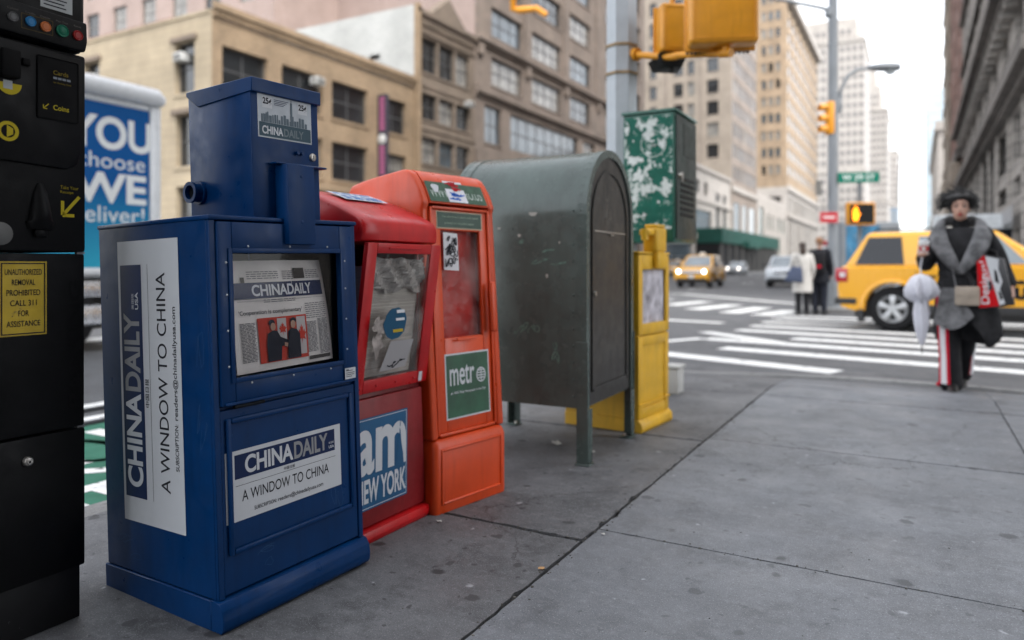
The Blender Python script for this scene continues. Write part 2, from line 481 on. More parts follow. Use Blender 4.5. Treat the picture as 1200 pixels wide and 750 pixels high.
# dirt under the joints, following the ramp
wb = MB()
b = wb.bm
for i in range(40):
    x0 = -3.05 + i*.2
    for y0, y1 in ((-30, 4.9), (4.9, 5.6), (5.6, 6.1), (6.1, 6.6), (6.6, 7.1), (7.1, 7.5), (7.5, 7.9)):
        poly = clip([(x0, y0), (x0+.2, y0), (x0+.2, y1), (x0, y1)], half)
        if len(poly) >= 3: wb.poly([(x, y, walk_z(x, y)-.014) for x, y in poly])
structure(wb.put("sidewalk_bed", M_walkbase))
# kerb: stone blocks along the edge
kb = MB(); b = kb.bm
fine = []
for (x0, y0), (x1, y1) in zip(KERB, KERB[1:]):
    L = math.hypot(x1-x0, y1-y0); k = max(1, int(L/1.2))
    for j in range(k): fine.append((x0+(x1-x0)*j/k, y0+(y1-y0)*j/k))
fine.append(KERB[-1]); fin2 = offset_line(fine, KW-.004)
for i in range(len(fine)-1):
    (ax, ay), (bx, by), (cx, cy), (dx, dy) = fine[i], fine[i+1], fin2[i+1], fin2[i]
    za, zb = walk_z(ax+.16, ay-.1)-.004, walk_z(bx+.16, by-.1)-.004
    kb.hexa([(ax, ay, -.3), (bx, by, -.3), (cx, cy, -.3), (dx, dy, -.3), (ax, ay, za), (bx, by, zb), (cx, cy, zb), (dx, dy, za)], .012, 1)
structure(kb.put("kerb", M_kerb))

def far_walk(name, x0, x1, y0, y1):
    f = MB(); f.box(x0, x1, y0, y1, -.3, 0.0, .02, 1)
    structure(f.put(name, M_kerb))
far_walk("far_sidewalk", -2.6, 40, 18.6, 23.1)
far_walk("far_sidewalk", -2.6, 3.2, 23.11, 300)
far_walk("opposite_sidewalk", -30.1, -25.2, 18.6, 300)
far_walk("opposite_sidewalk", -120, -30.11, 18.6, 23.6)
far_walk("opposite_sidewalk", -30.1, -25.2, -60, 7.0)

# road markings: worn paint sheets 4 mm above the asphalt
rm = MB(); RZ = -.116
def stripe(p, q, w):
    p, q = Vector((*p, 0)), Vector((*q, 0)); d = (q-p).normalized(); s_ = Vector((-d.y, d.x, 0))*w/2
    k = max(1, int((q-p).length/.5))
    L = [p + (q-p)*i/k for i in range(k+1)]
    stripe.n = getattr(stripe, 'n', 0)+1; z_ = RZ+.0005*stripe.n
    for i in range(k):
        j0, j1 = [Vector((rnd.uniform(-.008, .008), rnd.uniform(-.012, .012), 0)) for _ in (0, 1)]
        a, c = L[i], L[i+1]
        rm.poly([(v.x, v.y, z_) for v in (a-s_, c-s_, c+s_, a+s_)])
stripe((-3.3, 9.2), (-.74, 8.35), .36)
for (x0, y0), (x1, y1) in (((-2.33, 10.06), (7, 7.9)), ((-2.84, 11.24), (7, 9.15)), ((-1.68, 11.89), (7, 10.2)), ((-2.75, 13.0), (7, 11.2)), ((-2.72, 14.06), (7, 12.3)), ((-2.7, 15.1), (7, 13.5)), ((-2.7, 16.2), (7, 14.7)), ((-2.7, 17.2), (7, 15.9))):
    stripe((x0, y0), (x1, y1), .37)
stripe((-3.15, 12.3), (-1.75, 11.1), .28)
stripe((-3.4, 10.2), (-2.9, 11.2), .2)
for i, (a, c) in enumerate((((-6.2, 20.3), (-5.8, 22.9)), ((-5.05, 18.6), (-4.55, 21.3)), ((-3.92, 17.6), (-3.6, 20.3)), ((-3.1, 17.1), (-2.72, 19.2)))):
    stripe(a, c, .55)
for i in range(9): stripe((-7.6-i*1.35, 21.0+i*.05), (-7.35-i*1.35, 24.0+i*.05), .55)
stripe((-25, 28.6), (-8.2, 28.4), .4); stripe((-8.15, 28.4), (-3.0, 22.6), .35)
stripe((-4.6, 14.6), (-3.3, 14.3), .35)
for i in range(7): stripe((-8.6-i*2.2, 5.4), (-8.6-i*2.2, 8.4), .5)
for k in range(10):
    for x in (-9.5, -13, -16.5): stripe((x, 34+k*12), (x, 38+k*12), .14)
stripe((-5.15, -20), (-5.15, 6.2), .12); stripe((-5.62, -20), (-5.62, 6.2), .14)
structure(rm.put("road_markings", M_paint))
bl = MB(); bl.poly([(-5.08, -20, -.1178), (-3.06, -20, -.1178), (-3.06, 4.3, -.1178), (-5.08, 4.3, -.1178)])
structure(bl.put("bike_lane", M_green))
bm_ = MB()
bm_.rect((-4.9, 2.85, RZ), (1, 0, 0), (0, 1, 0), 1.3, .12)
bm_.tube([( -4.45+.36*math.cos(a), 2.55+.2*math.sin(a), RZ+.001) for a in [i*math.pi/12 for i in range(25)]], .03, 4)
bm_.text("BIKE", (-4.85, 1.9, RZ), (1, 0, 0), (0, 1, 0), 1.5, .55, .02)
for v in bm_.bm.verts: v.co.z = RZ
structure(bm_.put("bike_lane_markings", M_paint))

# grit collected in the joints
gq = MB(); gr_ = random.Random(9)
for i in range(420):
    if gr_.random() < .62: x, y = -1.06+gr_.gauss(0, .018), gr_.uniform(.9, 5.6)
    elif gr_.random() < .5: x, y = gr_.uniform(-1.7, -1.06), 2.43+gr_.gauss(0, .015)
    else: x, y = gr_.uniform(-1.06, .5), gr_.choice((2.57, 4.24))+gr_.gauss(0, .010)
    s_ = gr_.uniform(.0012, .0042); gq.ball((x, y, s_*.4), (s_*gr_.uniform(.8, 1.8), s_*gr_.uniform(.8, 1.5), s_*.7), 1)
for i in range(160):
    x, y = gr_.uniform(-2.4, .8), gr_.uniform(1.0, 5.0); s_ = gr_.uniform(.001, .0028); gq.ball((x, y, s_*.4), (s_*1.4, s_, s_*.6), 1)
go = gq.put("grit", mat("grit and crumbs", (.10, .095, .085), .9, var=.9, scale=30), None); go["kind"] = "stuff"
# litter on the walk
M_litter = mat("pale paper scrap", (.5, .49, .46), .8)
M_butt = mat("brown leaf", (.16, .08, .04), .8)
def scrap(name, label, cat, x, y, s, m):
    q = MB(); k = 7
    ring = [(s*math.cos(i*2*math.pi/k)*rnd.uniform(.6, 1.2), s*.6*math.sin(i*2*math.pi/k)*rnd.uniform(.6, 1.2)) for i in range(k)]
    b = q.bm; tv = [b.verts.new((u, v, .004+rnd.uniform(0, s*.45))) for u, v in ring]; c = b.verts.new((0, 0, .004+s*.35)); c2 = b.verts.new((0, 0, .002))
    for i in range(k): b.faces.new((tv[i], tv[(i+1) % k], c)); b.faces.new((tv[(i+1) % k], tv[i], c2))
    o = q.put(name, m); o.location = (x, y, walk_z(x, y)); o.rotation_euler = (0, 0, rnd.uniform(0, 6)); return tag(o, label, cat)
scrap("paper_scrap", "crumpled pale paper scrap under the green mail storage box", "litter", -1.76, 3.66, .045, M_litter)
scrap("paper_scrap", "small flat white paper scrap beside the front leg of the mail storage box", "litter", -1.53, 3.60, .028, M_litter)
scrap("dry_leaf", "tiny tan dry leaf lying by the long pavement joint", "litter", -1.08, 2.13, .012, mat("tan leaf", (.45, .27, .13), .8))
scrap("paper_scrap", "white fleck of paper at the crossing of two pavement joints", "litter", -1.02, 2.52, .01, M_litter)
scrap("cigarette_end", "pale cigarette end on the pavement under the orange box corner", "litter", -1.63, 2.33, .016, M_litter)
# ------------------------------------------------------------------ newspaper boxes; local x along the front, y into the box, z up
M_blue = mat("blue box paint", (.0004, .029, .112), .38, var=.12, scale=7, chip=(.05, .09, .17), chipamt=.012, chipscale=30, streak=.35, spec=.18)
M_bluedk = mat("dark inside", (.006, .008, .012), .7)
M_white = mat("white sticker vinyl", (.55, .57, .6), .42, var=.05, scale=3, dirt=(.36, .37, .38), dirtamt=.35)
M_navy = flat("navy print", (.010, .022, .075), .4)
M_silver = flat("silver grey print", (.27, .275, .285), .4)
M_ink = flat("black print", (.012, .013, .02), .5)
M_rivet = flat("rivet heads", (.55, .58, .62), .35)
M_steel = mat("dull steel", (.42, .4, .37), .38, metal=.9, var=.2, scale=40)
M_clear = clear("clear plastic window", (.95, .95, .96), .05, .0)
M_news = mat("newsprint", (.74, .70, .65), .9, var=.06, scale=14)
M_newsink = flat("grey newsprint ink", (.13, .13, .14), .9)
M_newsred = flat("red newsprint ink", (.50, .05, .03), .9)
M_skin_p = flat("printed skin tone", (.42, .25, .18), .9)

DX, UP, OUT = (1, 0, 0), (0, 0, 1), (0, -1, 0)     # front-face text axes: normal = X x Z = -Y

bb = thing("newspaper_box", "tall blue metal newspaper box with coin head on top and white lettered panels", "newspaper box", (-1.659, 1.338, 0), (R(-1.5), R(-.85), R(86.5)), "newspaper boxes along the kerb")
W_, D_, H_ = .552, .56, 1.13
c = MB()
c.box(0, .006, .012, D_, .085, H_, .0015, 1); c.box(W_-.006, W_, .012, D_, .085, H_, .0015, 1)
c.box(.0063, W_-.0063, D_-.006, D_-.0004, .085, H_)
c.box(-.004, W_+.004, -.006, D_+.004, H_-.001, H_+.012, .004, 2)
c.box(.0063, W_-.0063, .014, D_-.0063, .60, .607)
c.box(0, .02, .0, .0118, .085, H_-.0015, .002, 1); c.box(W_-.02, W_, .0, .0118, .085, H_-.0015, .002, 1)
c.put("cabinet", M_blue, bb, 40)
c = MB(); c.box(.0066, .0086, .02, D_-.02, .61, H_-.004); c.box(W_-.0086, W_-.0066, .02, D_-.02, .61, H_-.004); c.box(.0087, W_-.0087, D_-.012, D_-.0066, .61, H_-.004)
c.put("lining", M_bluedk, bb)
# upper door around the window
wx0, wx1, wz0, wz1 = .066, .474, .686, 1.036
dr = MB()
dr.ring(.0205, W_-.0205, .612, 1.124, (.046, .078-.0205+.0, .072, .086), -.008, .012, .003)
dr.ring(wx0-.014, wx1+.014, wz0-.014, wz1+.014, .014, -.012, -.0085, .0012)
dr.box(.03, W_-.03, -.016, -.0085, .612, .620, .002, 1)
door = dr.put("door", M_blue, bb, 40)
pn = MB(); pn.box(wx0-.002, wx1+.002, .0125, .0145, wz0-.004, wz1+.004); pn.put("window_pane", M_clear, door)
rv = MB()
for px, pz in [(wx0-.02, z) for z in (.72, .82, .92, 1.01)] + [(wx1+.02, z) for z in (.72, .82, .92, 1.01)] + [(x, wz0-.02) for x in (.12, .27, .42)] + [(x, wz1+.02) for x in (.12, .27, .42)]:
    rv.ball((px, -.0085, pz), (.0035, .003, .0035), 1)
rv.put("rivets", M_rivet, door)
hg = MB(); hg.cyl((.06, -.006, .606), (.16, -.006, .606), .006); hg.put("hinge", M_bluedk, door, 40)
st = MB(); st.rect((.478, -.0125, .622), DX, UP, .047, .036, .0, .0006); stk = st.put("inspection_sticker", M_white, door)
st = MB()
for i, (a, w) in enumerate(((.026, .03), (.019, .038), (.013, .036), (.007, .025))): st.rect((.482, -.0131, .622+a), DX, UP, w, .0025, .0004)
st.rect((.482, -.0131, .650), DX, UP, .012, .004, .0004); st.put("lettering", M_newsink, stk)
# lower panel with a raised border
lp = MB()
lp.box(.0205, W_-.0205, .004, .012, .09, .600, .002, 1)
lp.ring(.036, W_-.036, .195, .575, .016, -.006, .0038, .0045)
for xa, za, xb, zb in ((.05, .21, .05, .56),): pass
lp.put("lower_panel", M_blue, bb, 40)
kk = MB()
prof = [(.03, .0), (-.014, .0), (-.022, .012), (-.024, .035), (-.020, .062), (-.008, .080), (.012, .085), (.03, .085)]
kk.prism(prof, lambda u, v, w: (w, u, v), -.006, W_+.006, .0015, 1)
kk.box(-.006, 0.004, .0305, D_+.006, 0, .083, .002, 1); kk.box(W_-.004, W_+.006, .0305, D_+.006, 0, .083, .002, 1); kk.box(.0045, W_-.0045, D_-.004, D_+.006, 0, .083, .002, 1)
kk.put("base", M_blue, bb, 40)
# coin head
ch = MB(); cx0, cx1, cy0, cy1, cz0, cz1 = .172, .432, .03, .335, 1.1425, 1.552
ch.box(cx0, cx1, cy0, cy1, cz0, cz1, .004, 2)
ch.box(cx0+.05, cx0+.053, cy0+.06, cy0+.0605, cz0, cz1-.03)
ch.put("coin_head", M_blue, bb, 40)
hd = MB()
hd.prism([(cy0-.012, cz1-.036), (cy0-.012, cz1+.006), (cy1+.004, cz1+.006), (cy1+.004, cz1-.008), (cy1-.055, cz1-.048)], lambda u, v, w: (w, u, v), cx0-.004, cx1+.004, .002, 1)
hd.put("hood", M_blue, bb, 40)
cc = MB()
cc.box(.232, cx1+.002, cy0-.034, cy0-.0004, 1.306, 1.312, .002, 1)
cc.box(.252, .358, -.028, cy0-.0006, 1.062, 1.3055, .004, 2)
cc.ball((.305, -.028, 1.27), (.006, .002, .006), 1); cc.ball((.305, -.028, 1.13), (.007, .002, .007), 1)
cc.put("coin_chute", M_blue, bb, 40)
kn = MB(); kn.cyl((cx0+.0002, .285, 1.235), (cx0-.010, .285, 1.235), .037, seg=24)
kn.lathe([(.029, 0), (.029, -.016), (.033, -.019), (.033, -.028), (.022, -.028), (.022, -.012)], (cx0-.010, .285, 1.235), 'x', 24, cap=False)
kn.put("side_knob", M_blue, bb, 40)
kn = MB(); kn.cyl((cx0-.023, .285, 1.235), (cx0-.0235, .285, 1.235), .0215); kn.put("knob_hole", M_bluedk, bb)
lk = MB(); lk.lathe([(.0, -.006), (.010, -.006), (.0125, -.004), (.0135, 0)], (.404, cy0, 1.345), 'y', 20); lko = lk.put("lock", M_steel, bb, 40)
lk = MB(); lk.box(.4025, .4055, cy0-.0068, cy0-.0061, 1.339, 1.351); lk.put("keyhole", M_ink, lko)
lk = MB(); lk.cyl((.338, cy0-.0002, 1.352), (.338, cy0-.012, 1.352), .006); lk.cyl((.356, cy0-.0002, 1.352), (.356, cy0-.012, 1.352), .006); lk.put("coin_return_buttons", M_blue, bb, 40)
# plate on the coin head
pl = MB(); px0, pz0, pw, ph = .196, 1.386, .206, .134; py = cy0-.0012
pl.rect((px0, py, pz0), DX, UP, pw, ph, 0, .0008); plate = pl.put("price_plate", mat("grey plate vinyl", (.42, .46, .5), .4, var=.1, scale=20), bb)
q = MB(); py2 = py-.0006
q.rect((px0+.004, py2, pz0+.004), DX, UP, pw-.008, .042, 0); q.put("banner", flat("slate banner", (.045, .085, .11), .4), plate)
q = MB(); q.text("CHINA", (px0+.014, py2-.0005, pz0+.011), DX, UP, .078, .025, .03); q.put("lettering", M_white, plate)
q = MB(); q.text("DAILY", (px0+.095, py2-.0005, pz0+.011), DX, UP, .078, .025, .03); q.put("lettering", flat("dim slate letters", (.16, .2, .22), .4), plate)
q = MB()
for sx in (px0+.016, px0+.152): q.rect((sx, py2, pz0+.09), DX, UP, .037, .036, 0)
split_put(q, "price_square", M_white, plate)
q = MB()
for sx in (px0+.016, px0+.152): q.text("25¢", (sx+.0025, py2-.0006, pz0+.097), DX, UP, .032, .024, .03)
q.put("price", M_ink, plate)
q = MB(); x = px0+.012; rr = random.Random(3)
while x < px0+.19:
    w = rr.uniform(.004, .011); h = rr.uniform(.012, .032)
    q.rect((x, py2-.0001, pz0+.047), DX, UP, w, h, 0); x += w+rr.uniform(.0005, .003)
q.rect((px0+.122, py2-.0002, pz0+.047), DX, UP, .008, .072, 0); q.rect((px0+.1245, py2-.0002, pz0+.119), DX, UP, .003, .009, 0)
q.put("skyline_print", flat("dim skyline print", (.12, .16, .19), .5), plate)
q = MB()
for i in range(4): q.rect((px0+.06, py2-.0003, pz0+.118-i*.005), DX, UP, .055-.006*i, .0018)
q.put("small_print", M_navy, plate)

def scribble(mb, o, xd, yd, w, h, n, r, seed):
    rr_ = random.Random(seed); o, xd, yd = Vector(o), Vector(xd).normalized(), Vector(yd).normalized(); nn = xd.cross(yd)
    for s_ in range(n):
        cx_, cy_ = rr_.uniform(.15, .85), rr_.uniform(.12, .88); P_ = []; a0 = rr_.uniform(0, 6); da = rr_.choice((-1, 1))*rr_.uniform(.5, .8)
        rx_, ry_ = rr_.uniform(.08, .2), rr_.uniform(.06, .14)
        for i in range(9):
            a = a0+da*i; u = min(.97, max(.03, cx_+rx_*math.cos(a)+.02*i*rr_.uniform(-.4, .6))); v = min(.97, max(.03, cy_+ry_*math.sin(a*1.3)))
            P_.append(o+xd*(w*u)+yd*(h*v))
        for a, b_ in zip(P_, P_[1:]):
            d = (b_-a); 
            if d.length < 1e-5: continue
            t = d.normalized().cross(nn)*r
            mb.poly([a-t, b_-t, b_+t, a+t])
def daily_sign(parent, mats, base, xd, yd, w, h, vertical=False):
    """the paper's white panel: navy banner, heavy letters, a rule, slogan and subscription line"""
    xd, yd = Vector(xd), Vector(yd); nn = xd.cross(yd); base = Vector(base)
    s_ = MB(); s_.rect(base, xd, yd, w, h, .0008, .0007); sg = s_.put("sign_panel", M_white, parent)
    P_ = lambda u, v, k=1: base + xd*u + yd*v + nn*(.0008+.0004*k)
    if not vertical:
        bx, by, bw, bh = .03, .118, w-.055, .068
        q = MB(); q.rect(P_(bx, by), xd, yd, bw, bh); q.put("banner", M_navy, sg)
        q = MB(); q.text("CHINA", P_(bx+.034, by+.009, 2), xd, yd, .172, .052, .03, .98); q.put("lettering", M_white, sg)
        q = MB(); q.text("DAILY", P_(bx+.210, by+.009, 2), xd, yd, .135, .052, .03, .98); q.put("lettering", M_silver, sg)
        q = MB(); q.text("USA", P_(bx+.349, by+.010, 2), xd, yd, .022, .009, .02); q.text("美国版", P_(bx+.349, by+.024, 2), xd, yd, .022, .007, .0); q.put("lettering", M_white, sg)
        q = MB(); q.rect(P_(bx+.002, .098), xd, yd, bw, .0012)
        q.text("中国日报", P_(bx+.17, .103, 1), xd, yd, .042, .010, .012)
        q.text("A WINDOW TO CHINA", P_(.052, .052), xd, yd, w-.105, .031, .004)
        q.text("SUBSCRIPTION:", P_(.092, .017), xd, yd, .078, .011, .014)
        q.text("readers@chinadailyusa.com", P_(.176, .0135), xd, yd, .176, .0165, .012); q.put("lettering", M_ink, sg)
    else:
        q = MB(); q.rect(P_(.074, h-.124), xd, yd, .70, .112); q.put("banner", M_navy, sg)
        q = MB(); q.text("CHINA", P_(.106, h-.108, 2), xd, yd, .282, .083, .03, .98); q.put("lettering", M_white, sg)
        q = MB(); q.text("DAILY", P_(.394, h-.108, 2), xd, yd, .235, .083, .03, .98); q.put("lettering", M_silver, sg)
        q = MB(); q.text("USA", P_(.640, h-.106, 2), xd, yd, .052, .017, .02); q.text("美国版", P_(.640, h-.083, 2), xd, yd, .048, .013, .0); q.put("lettering", M_white, sg)
        q = MB(); q.rect(P_(.074, h-.158), xd, yd, .70, .0015)
        q.text("中国日报", P_(.35, h-.150), xd, yd, .085, .020, .012)
        q.text("A WINDOW TO CHINA", P_(.108, h-.245), xd, yd, .64, .046, .004)
        q.text("SUBSCRIPTION:", P_(.178, h-.291), xd, yd, .135, .017, .014)
        q.text("readers@chinadailyusa.com", P_(.324, h-.297), xd, yd, .325, .026, .012); q.put("lettering", M_ink, sg)
    return sg
daily_sign(bb, None, (.032, .0035, .282), DX, UP, .43, .198)
daily_sign(bb, None, (-.0005, .142, .240), (0, 0, 1), (0, 1, 0), .846, .312, True)

q = MB()
for i, (x, z, w, h, n_) in enumerate(((.05, .10, .15, .10, 3), (.40, .12, .1, .4, 3), (.03, .40, .08, .2, 2))): scribble(q, (x, .0035, z), DX, UP, w, h, n_, .0006, 70+i)
for i, (y, z, w, h, n_) in enumerate(((.52, .12, .2, .1, 3), (.12, .3, .1, .6, 3))): scribble(q, (-.0006, y, z), (0, -1, 0), UP, w, h, n_, .0006, 80+i)
q.put("scratch_marks", flat("pale blue scratches", (.03, .085, .20), .6), bb)
# newspaper behind the window (its own thing)
npaper = thing("newspaper", "folded newspaper with navy masthead and red front-page picture behind the blue box window", "newspaper", (-1.659, 1.338, 0), (R(-1.5), R(-.85), R(86.5)))
sag = lambda u, v: .030 + .030*(v**2) + .012*math.sin(u*7+1)*(v)          # leans back towards its top
NX0, NX1, NZ0, NZ1 = .104, .462, .692, 1.016
def npt(u, v, k=0): 
    x = NX0 + (NX1-NX0)*u + .018*(1-v)*(u-.5)*.4 - .012*v*(.5)+.004*v*u
    return Vector((x - .004*v, sag(u, v) - .0012*k, NZ0 + (NZ1-NZ0)*v - .006*(1-u)*(1-v)))
q = MB(); n_ = 10
rows = [[q.bm.verts.new(npt(i/n_, j/n_)) for i in range(n_+1)] for j in range(n_+1)]
for j in range(n_):
    for i in range(n_): q.bm.faces.new((rows[j][i], rows[j][i+1], rows[j+1][i+1], rows[j+1][i]))
back = [[q.bm.verts.new(npt(i/n_, j/n_) + Vector((0, .02, 0))) for i in range(n_+1)] for j in range(n_+1)]
for j in range(n_):
    for i in range(n_): q.bm.faces.new((back[j][i], back[j+1][i], back[j+1][i+1], back[j][i+1]))
for i in range(n_):
    q.bm.faces.new((rows[n_][i], rows[n_][i+1], back[n_][i+1], back[n_][i])); q.bm.faces.new((rows[i][0], rows[i+1][0], back[i+1][0], back[i][0])); q.bm.faces.new((rows[i][n_], back[i][n_], back[i+1][n_], rows[i+1][n_]))
q.put("folded_pages", M_news, npaper, 60)
def nrect(mb, u0, u1, v0, v1, k):
    m_ = 4
    for i in range(m_):
        for j in range(3):
            ua, ub = u0+(u1-u0)*i/m_, u0+(u1-u0)*(i+1)/m_; va, vb = v0+(v1-v0)*j/3, v0+(v1-v0)*(j+1)/3
            mb.poly([npt(ua, va, k), npt(ub, va, k), npt(ub, vb, k), npt(ua, vb, k)])
def ntext(mb, t, u, v, w, h, bold=.0, k=3):
    tmp = MB(); tmp.text(t, (0, 0, 0), (1, 0, 0), (0, 1, 0), w, h, bold)
    vm = {}
    for f in tmp.bm.faces:
        mb.bm.faces.new([vm.setdefault(x, None) or vm.__setitem__(x, mb.bm.verts.new(npt(u+x.co.x, v+x.co.y, k))) or vm[x] for x in f.verts])
    tmp.bm.free()
q = MB(); nrect(q, .04, .965, .655, .80, 2); q.put("masthead_band", M_navy, npaper)
q = MB(); ntext(q, "CHINADAILY", .205, .675, .62, .105, .028, 4); q.put("masthead", M_white, npaper)
q = MB()
ntext(q, "'Cooperation is complementary'", .06, .50, .62, .052, .012)
rr = random.Random(5)
def column(u0, u1, v0, v1, step=.0125):
    v = v1
    while v > v0:
        x = u0
        while x < u1-.008:
            w = min(rr.uniform(.02, .06), u1-x); nrect(q, x, x+w, v-.0065, v, 3); x += w+.008
        v -= step
q.put("headline", M_ink, npaper)
q = MB()
column(.055, .20, .09, .44); column(.72, .835, .10, .40); column(.855, .965, .08, .42)
column(.72, .965, .43, .58, .02); column(.18, .46, .83, .90, .02); column(.50, .62, .82, .90, .018); column(.78, .95, .83, .905, .018); column(.3, .62, .618, .64, .018)
nrect(q, .06, .97, .632, .635, 3); q.put("print_columns", M_newsink, npaper)
q = MB(); nrect(q, .625, .765, .825, .925, 3); nrect(q, .12, .155, .67, .85, 3); nrect(q, .73, .965, .03, .065, 3); q.put("small_pictures", flat("dark halftone", (.06, .055, .05), .9), npaper)
q = MB(); nrect(q, .22, .72, .065, .475, 3); ph_ = q.put("front_page_picture", M_newsred, npaper)
q = MB(); nrect(q, .40, .49, .25, .46, 4); nrect(q, .60, .70, .10, .46, 4); q.put("flag_white", flat("printed white", (.5, .46, .44), .9), ph_)
def npoly(mb, P_, k): mb.poly([npt(u, v, k) for u, v in P_])
leaf = [(0, -.5), (.05, -.2), (.4, -.28), (.3, -.1), (.5, .08), (.34, .1), (.3, .26), (.14, .12), (.16, .38), (.06, .32), (0, .5)]
leaf = leaf + [(-a, b_) for a, b_ in leaf[-2:0:-1]]
q = MB(); npoly(q, [(.45+a*.075, .36+b_*.13) for a, b_ in leaf], 5); npoly(q, [(.65+a*.10, .29+b_*.2) for a, b_ in leaf], 5); q.put("flag_leaf", M_newsred, ph_)
q = MB()
npoly(q, [(.29, .075), (.42, .075), (.43, .20), (.50, .21), (.50, .25), (.42, .29), (.39, .35), (.35, .355), (.30, .33), (.285, .22)], 6)
npoly(q, [(.49, .075), (.63, .075), (.625, .30), (.59, .345), (.535, .36), (.50, .33), (.495, .25), (.46, .22), (.46, .19), (.49, .19)], 6)
npoly(q, [(.345+.03*math.cos(a), .425+.03*math.sin(a)) for a in [i*.5236 for i in range(12)]], 6); npoly(q, [(.56+.032*math.cos(a), .43+.028*math.sin(a)) for a in [i*.5236 for i in range(12)]], 6)
q.put("suits", flat("printed dark suit", (.018, .02, .03), .9), ph_)
q = MB()
npoly(q, [(.352+.024*math.cos(a), .39+.036*math.sin(a)) for a in [i*.5236 for i in range(12)]], 7); npoly(q, [(.553+.026*math.cos(a), .395+.038*math.sin(a)) for a in [i*.5236 for i in range(12)]], 7)
npoly(q, [(.455, .20), (.485, .19), (.49, .225), (.455, .235)], 7); q.put("faces", M_skin_p, ph_)

# ---- red box -------------------------------------------------------------
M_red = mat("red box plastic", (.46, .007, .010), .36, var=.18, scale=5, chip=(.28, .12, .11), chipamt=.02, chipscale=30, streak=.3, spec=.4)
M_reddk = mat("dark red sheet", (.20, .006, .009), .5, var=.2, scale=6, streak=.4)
rb = thing("newspaper_box", "red newspaper box with sloping hood and scuffed window, between blue and orange boxes", "newspaper box", (-1.735, 1.955, 0), (0, 0, R(89)), "newspaper boxes along the kerb")
RW, RD = .43, .50
q = MB()
q.box(0, RW, .03, RD, .05, .54, .008); q.box(0, .012, .04, RD, .5403, 1.13); q.box(RW-.012, RW, .04, RD, .5403, 1.13); q.box(.0125, RW-.0125, RD-.012, RD, .5403, 1.13)
q.hexa([(0, .004, .055), (RW, .004, .055), (RW, .0295, .055), (0, .0295, .055), (0, .002, .52), (RW-.03, .002, .52), (RW-.03, .0295, .52), (0, .0295, .52)], .004)
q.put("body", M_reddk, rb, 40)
q = MB(); q.prism([(.03, 0), (-.012, 0), (-.02, .02), (-.016, .045), (.03, .052)], lambda u, v, w: (w, u, v), -.004, RW+.02, .003, 2); q.box(-.004, RW+.006, .0305, RD, 0, .0495, .003, 1); q.put("base", M_red, rb, 40)
q = MB()      # hood with a rounded front lip and rising top
rings = []
for x, dz, e in ((-.012, -.012, .010), (.0, 0, 0), (.08, .003, -.0), (RW*.5, .004, 0), (RW-.09, .003, 0), (RW-.018, 0, 0), (RW-.006, -.010, .008)):
    pr = [(-.050+e, 1.088), (-.060+e, 1.094), (-.062+e, 1.120), (-.059+e, 1.148+dz), (-.048+e, 1.165+dz), (-.02, 1.182+dz), (.06, 1.218+dz), (.15, 1.252+dz), (.24, 1.280+dz), (.34, 1.287+dz), (RD-.02, 1.283+dz), (RD+.004-e, 1.26+dz), (RD+.008-e, 1.10), (RD-.02, 1.085)]
    rings.append([(x, u, v) for u, v in pr])
q.loft(rings); q.put("hood", M_red, rb, 50)
q = MB()      # hood sticker follows the slope
def hoodpt(x, u): 
    a, b_, t = (.15, 1.2625, 0) if u > .15 else (.06, 1.2285, 0); 
    z = 1.2285+(u-.06)*(.034/.09)+.0012 if u < .15 else 1.2625+(u-.15)*(.028/.09)+.0012
    return (x, u, z)
for i in range(6):
    for j in range(3):
        x0, x1, u0, u1 = .09+.24*i/6, .09+.24*(i+1)/6, .115+.035*j, .115+.035*(j+1)
        q.poly([hoodpt(x0, u0), hoodpt(x1, u0), hoodpt(x1, u1), hoodpt(x0, u1)])
hst = q.put("hood_sticker", flat("pale worn sticker", (.55, .6, .68), .5), rb)
q = MB()
for x, w in ((.11, .03), (.155, .05), (.22, .02), (.25, .06)):
    for u in (.125, .15, .19): q.poly([tuple(Vector(hoodpt(a, b_))+Vector((0, 0, .0012))) for a, b_ in ((x, u), (x+w, u), (x+w, u+.018), (x, u+.018))])
q.put("lettering", flat("blue worn print", (.05, .17, .42), .5), hst)
# leaning door: front plane runs from y=0 at z=.54 to y=-.075 at z=1.085
dy = lambda z: -.075*(z-.54)/.545
q = MB()
def lean(mb, x0, x1, z0, z1, t=.02, f0=0.0, bev=.003):
    mb.hexa([(x0, dy(z0)-f0, z0), (x1, dy(z0)-f0, z0), (x1, dy(z0)+t, z0), (x0, dy(z0)+t, z0), (x0, dy(z1)-f0, z1), (x1, dy(z1)-f0, z1), (x1, dy(z1)+t, z1), (x0, dy(z1)+t, z1)], bev)
lean(q, -.002, .05, .54, 1.083); lean(q, .366, .428, .54, 1.083); lean(q, .0505, .3655, .54, .588); lean(q, .0505, .3655, 1.046, 1.083); rdoor = q.put("door", M_red, rb, 40)
q = MB(); lean(q, .11, .30, 1.062, 1.068, 0, .006, .001); q.put("door_pull", M_red, rdoor)
q = MB()
for x in (.03, .12, .23, .34): q.ball((x, dy(.563)-.001, .563), .005, 1)
q.put("rivets", M_red, rdoor)
M_cloud = clear("clouded plastic window", (.93, .92, .90), .16, .22, (.62, .6, .57), .6)
q = MB(); k = 14      # bulging scuffed plastic with creases
vv = [[None]*(k+1) for _ in range(k+1)]
for j in range(k+1):
    for i in range(k+1):
        u, v = i/k, j/k; z = .586+.462*v; x = .049+.318*u
        bul = .022*math.sin(math.pi*u)**.6*math.sin(math.pi*v)**.6 + .007*math.sin(9*u+14*v)*math.sin(math.pi*u)*math.sin(math.pi*v)*(1 if v > .6 else .3)
        vv[j][i] = q.bm.verts.new((x, dy(z)+.006-bul, z))
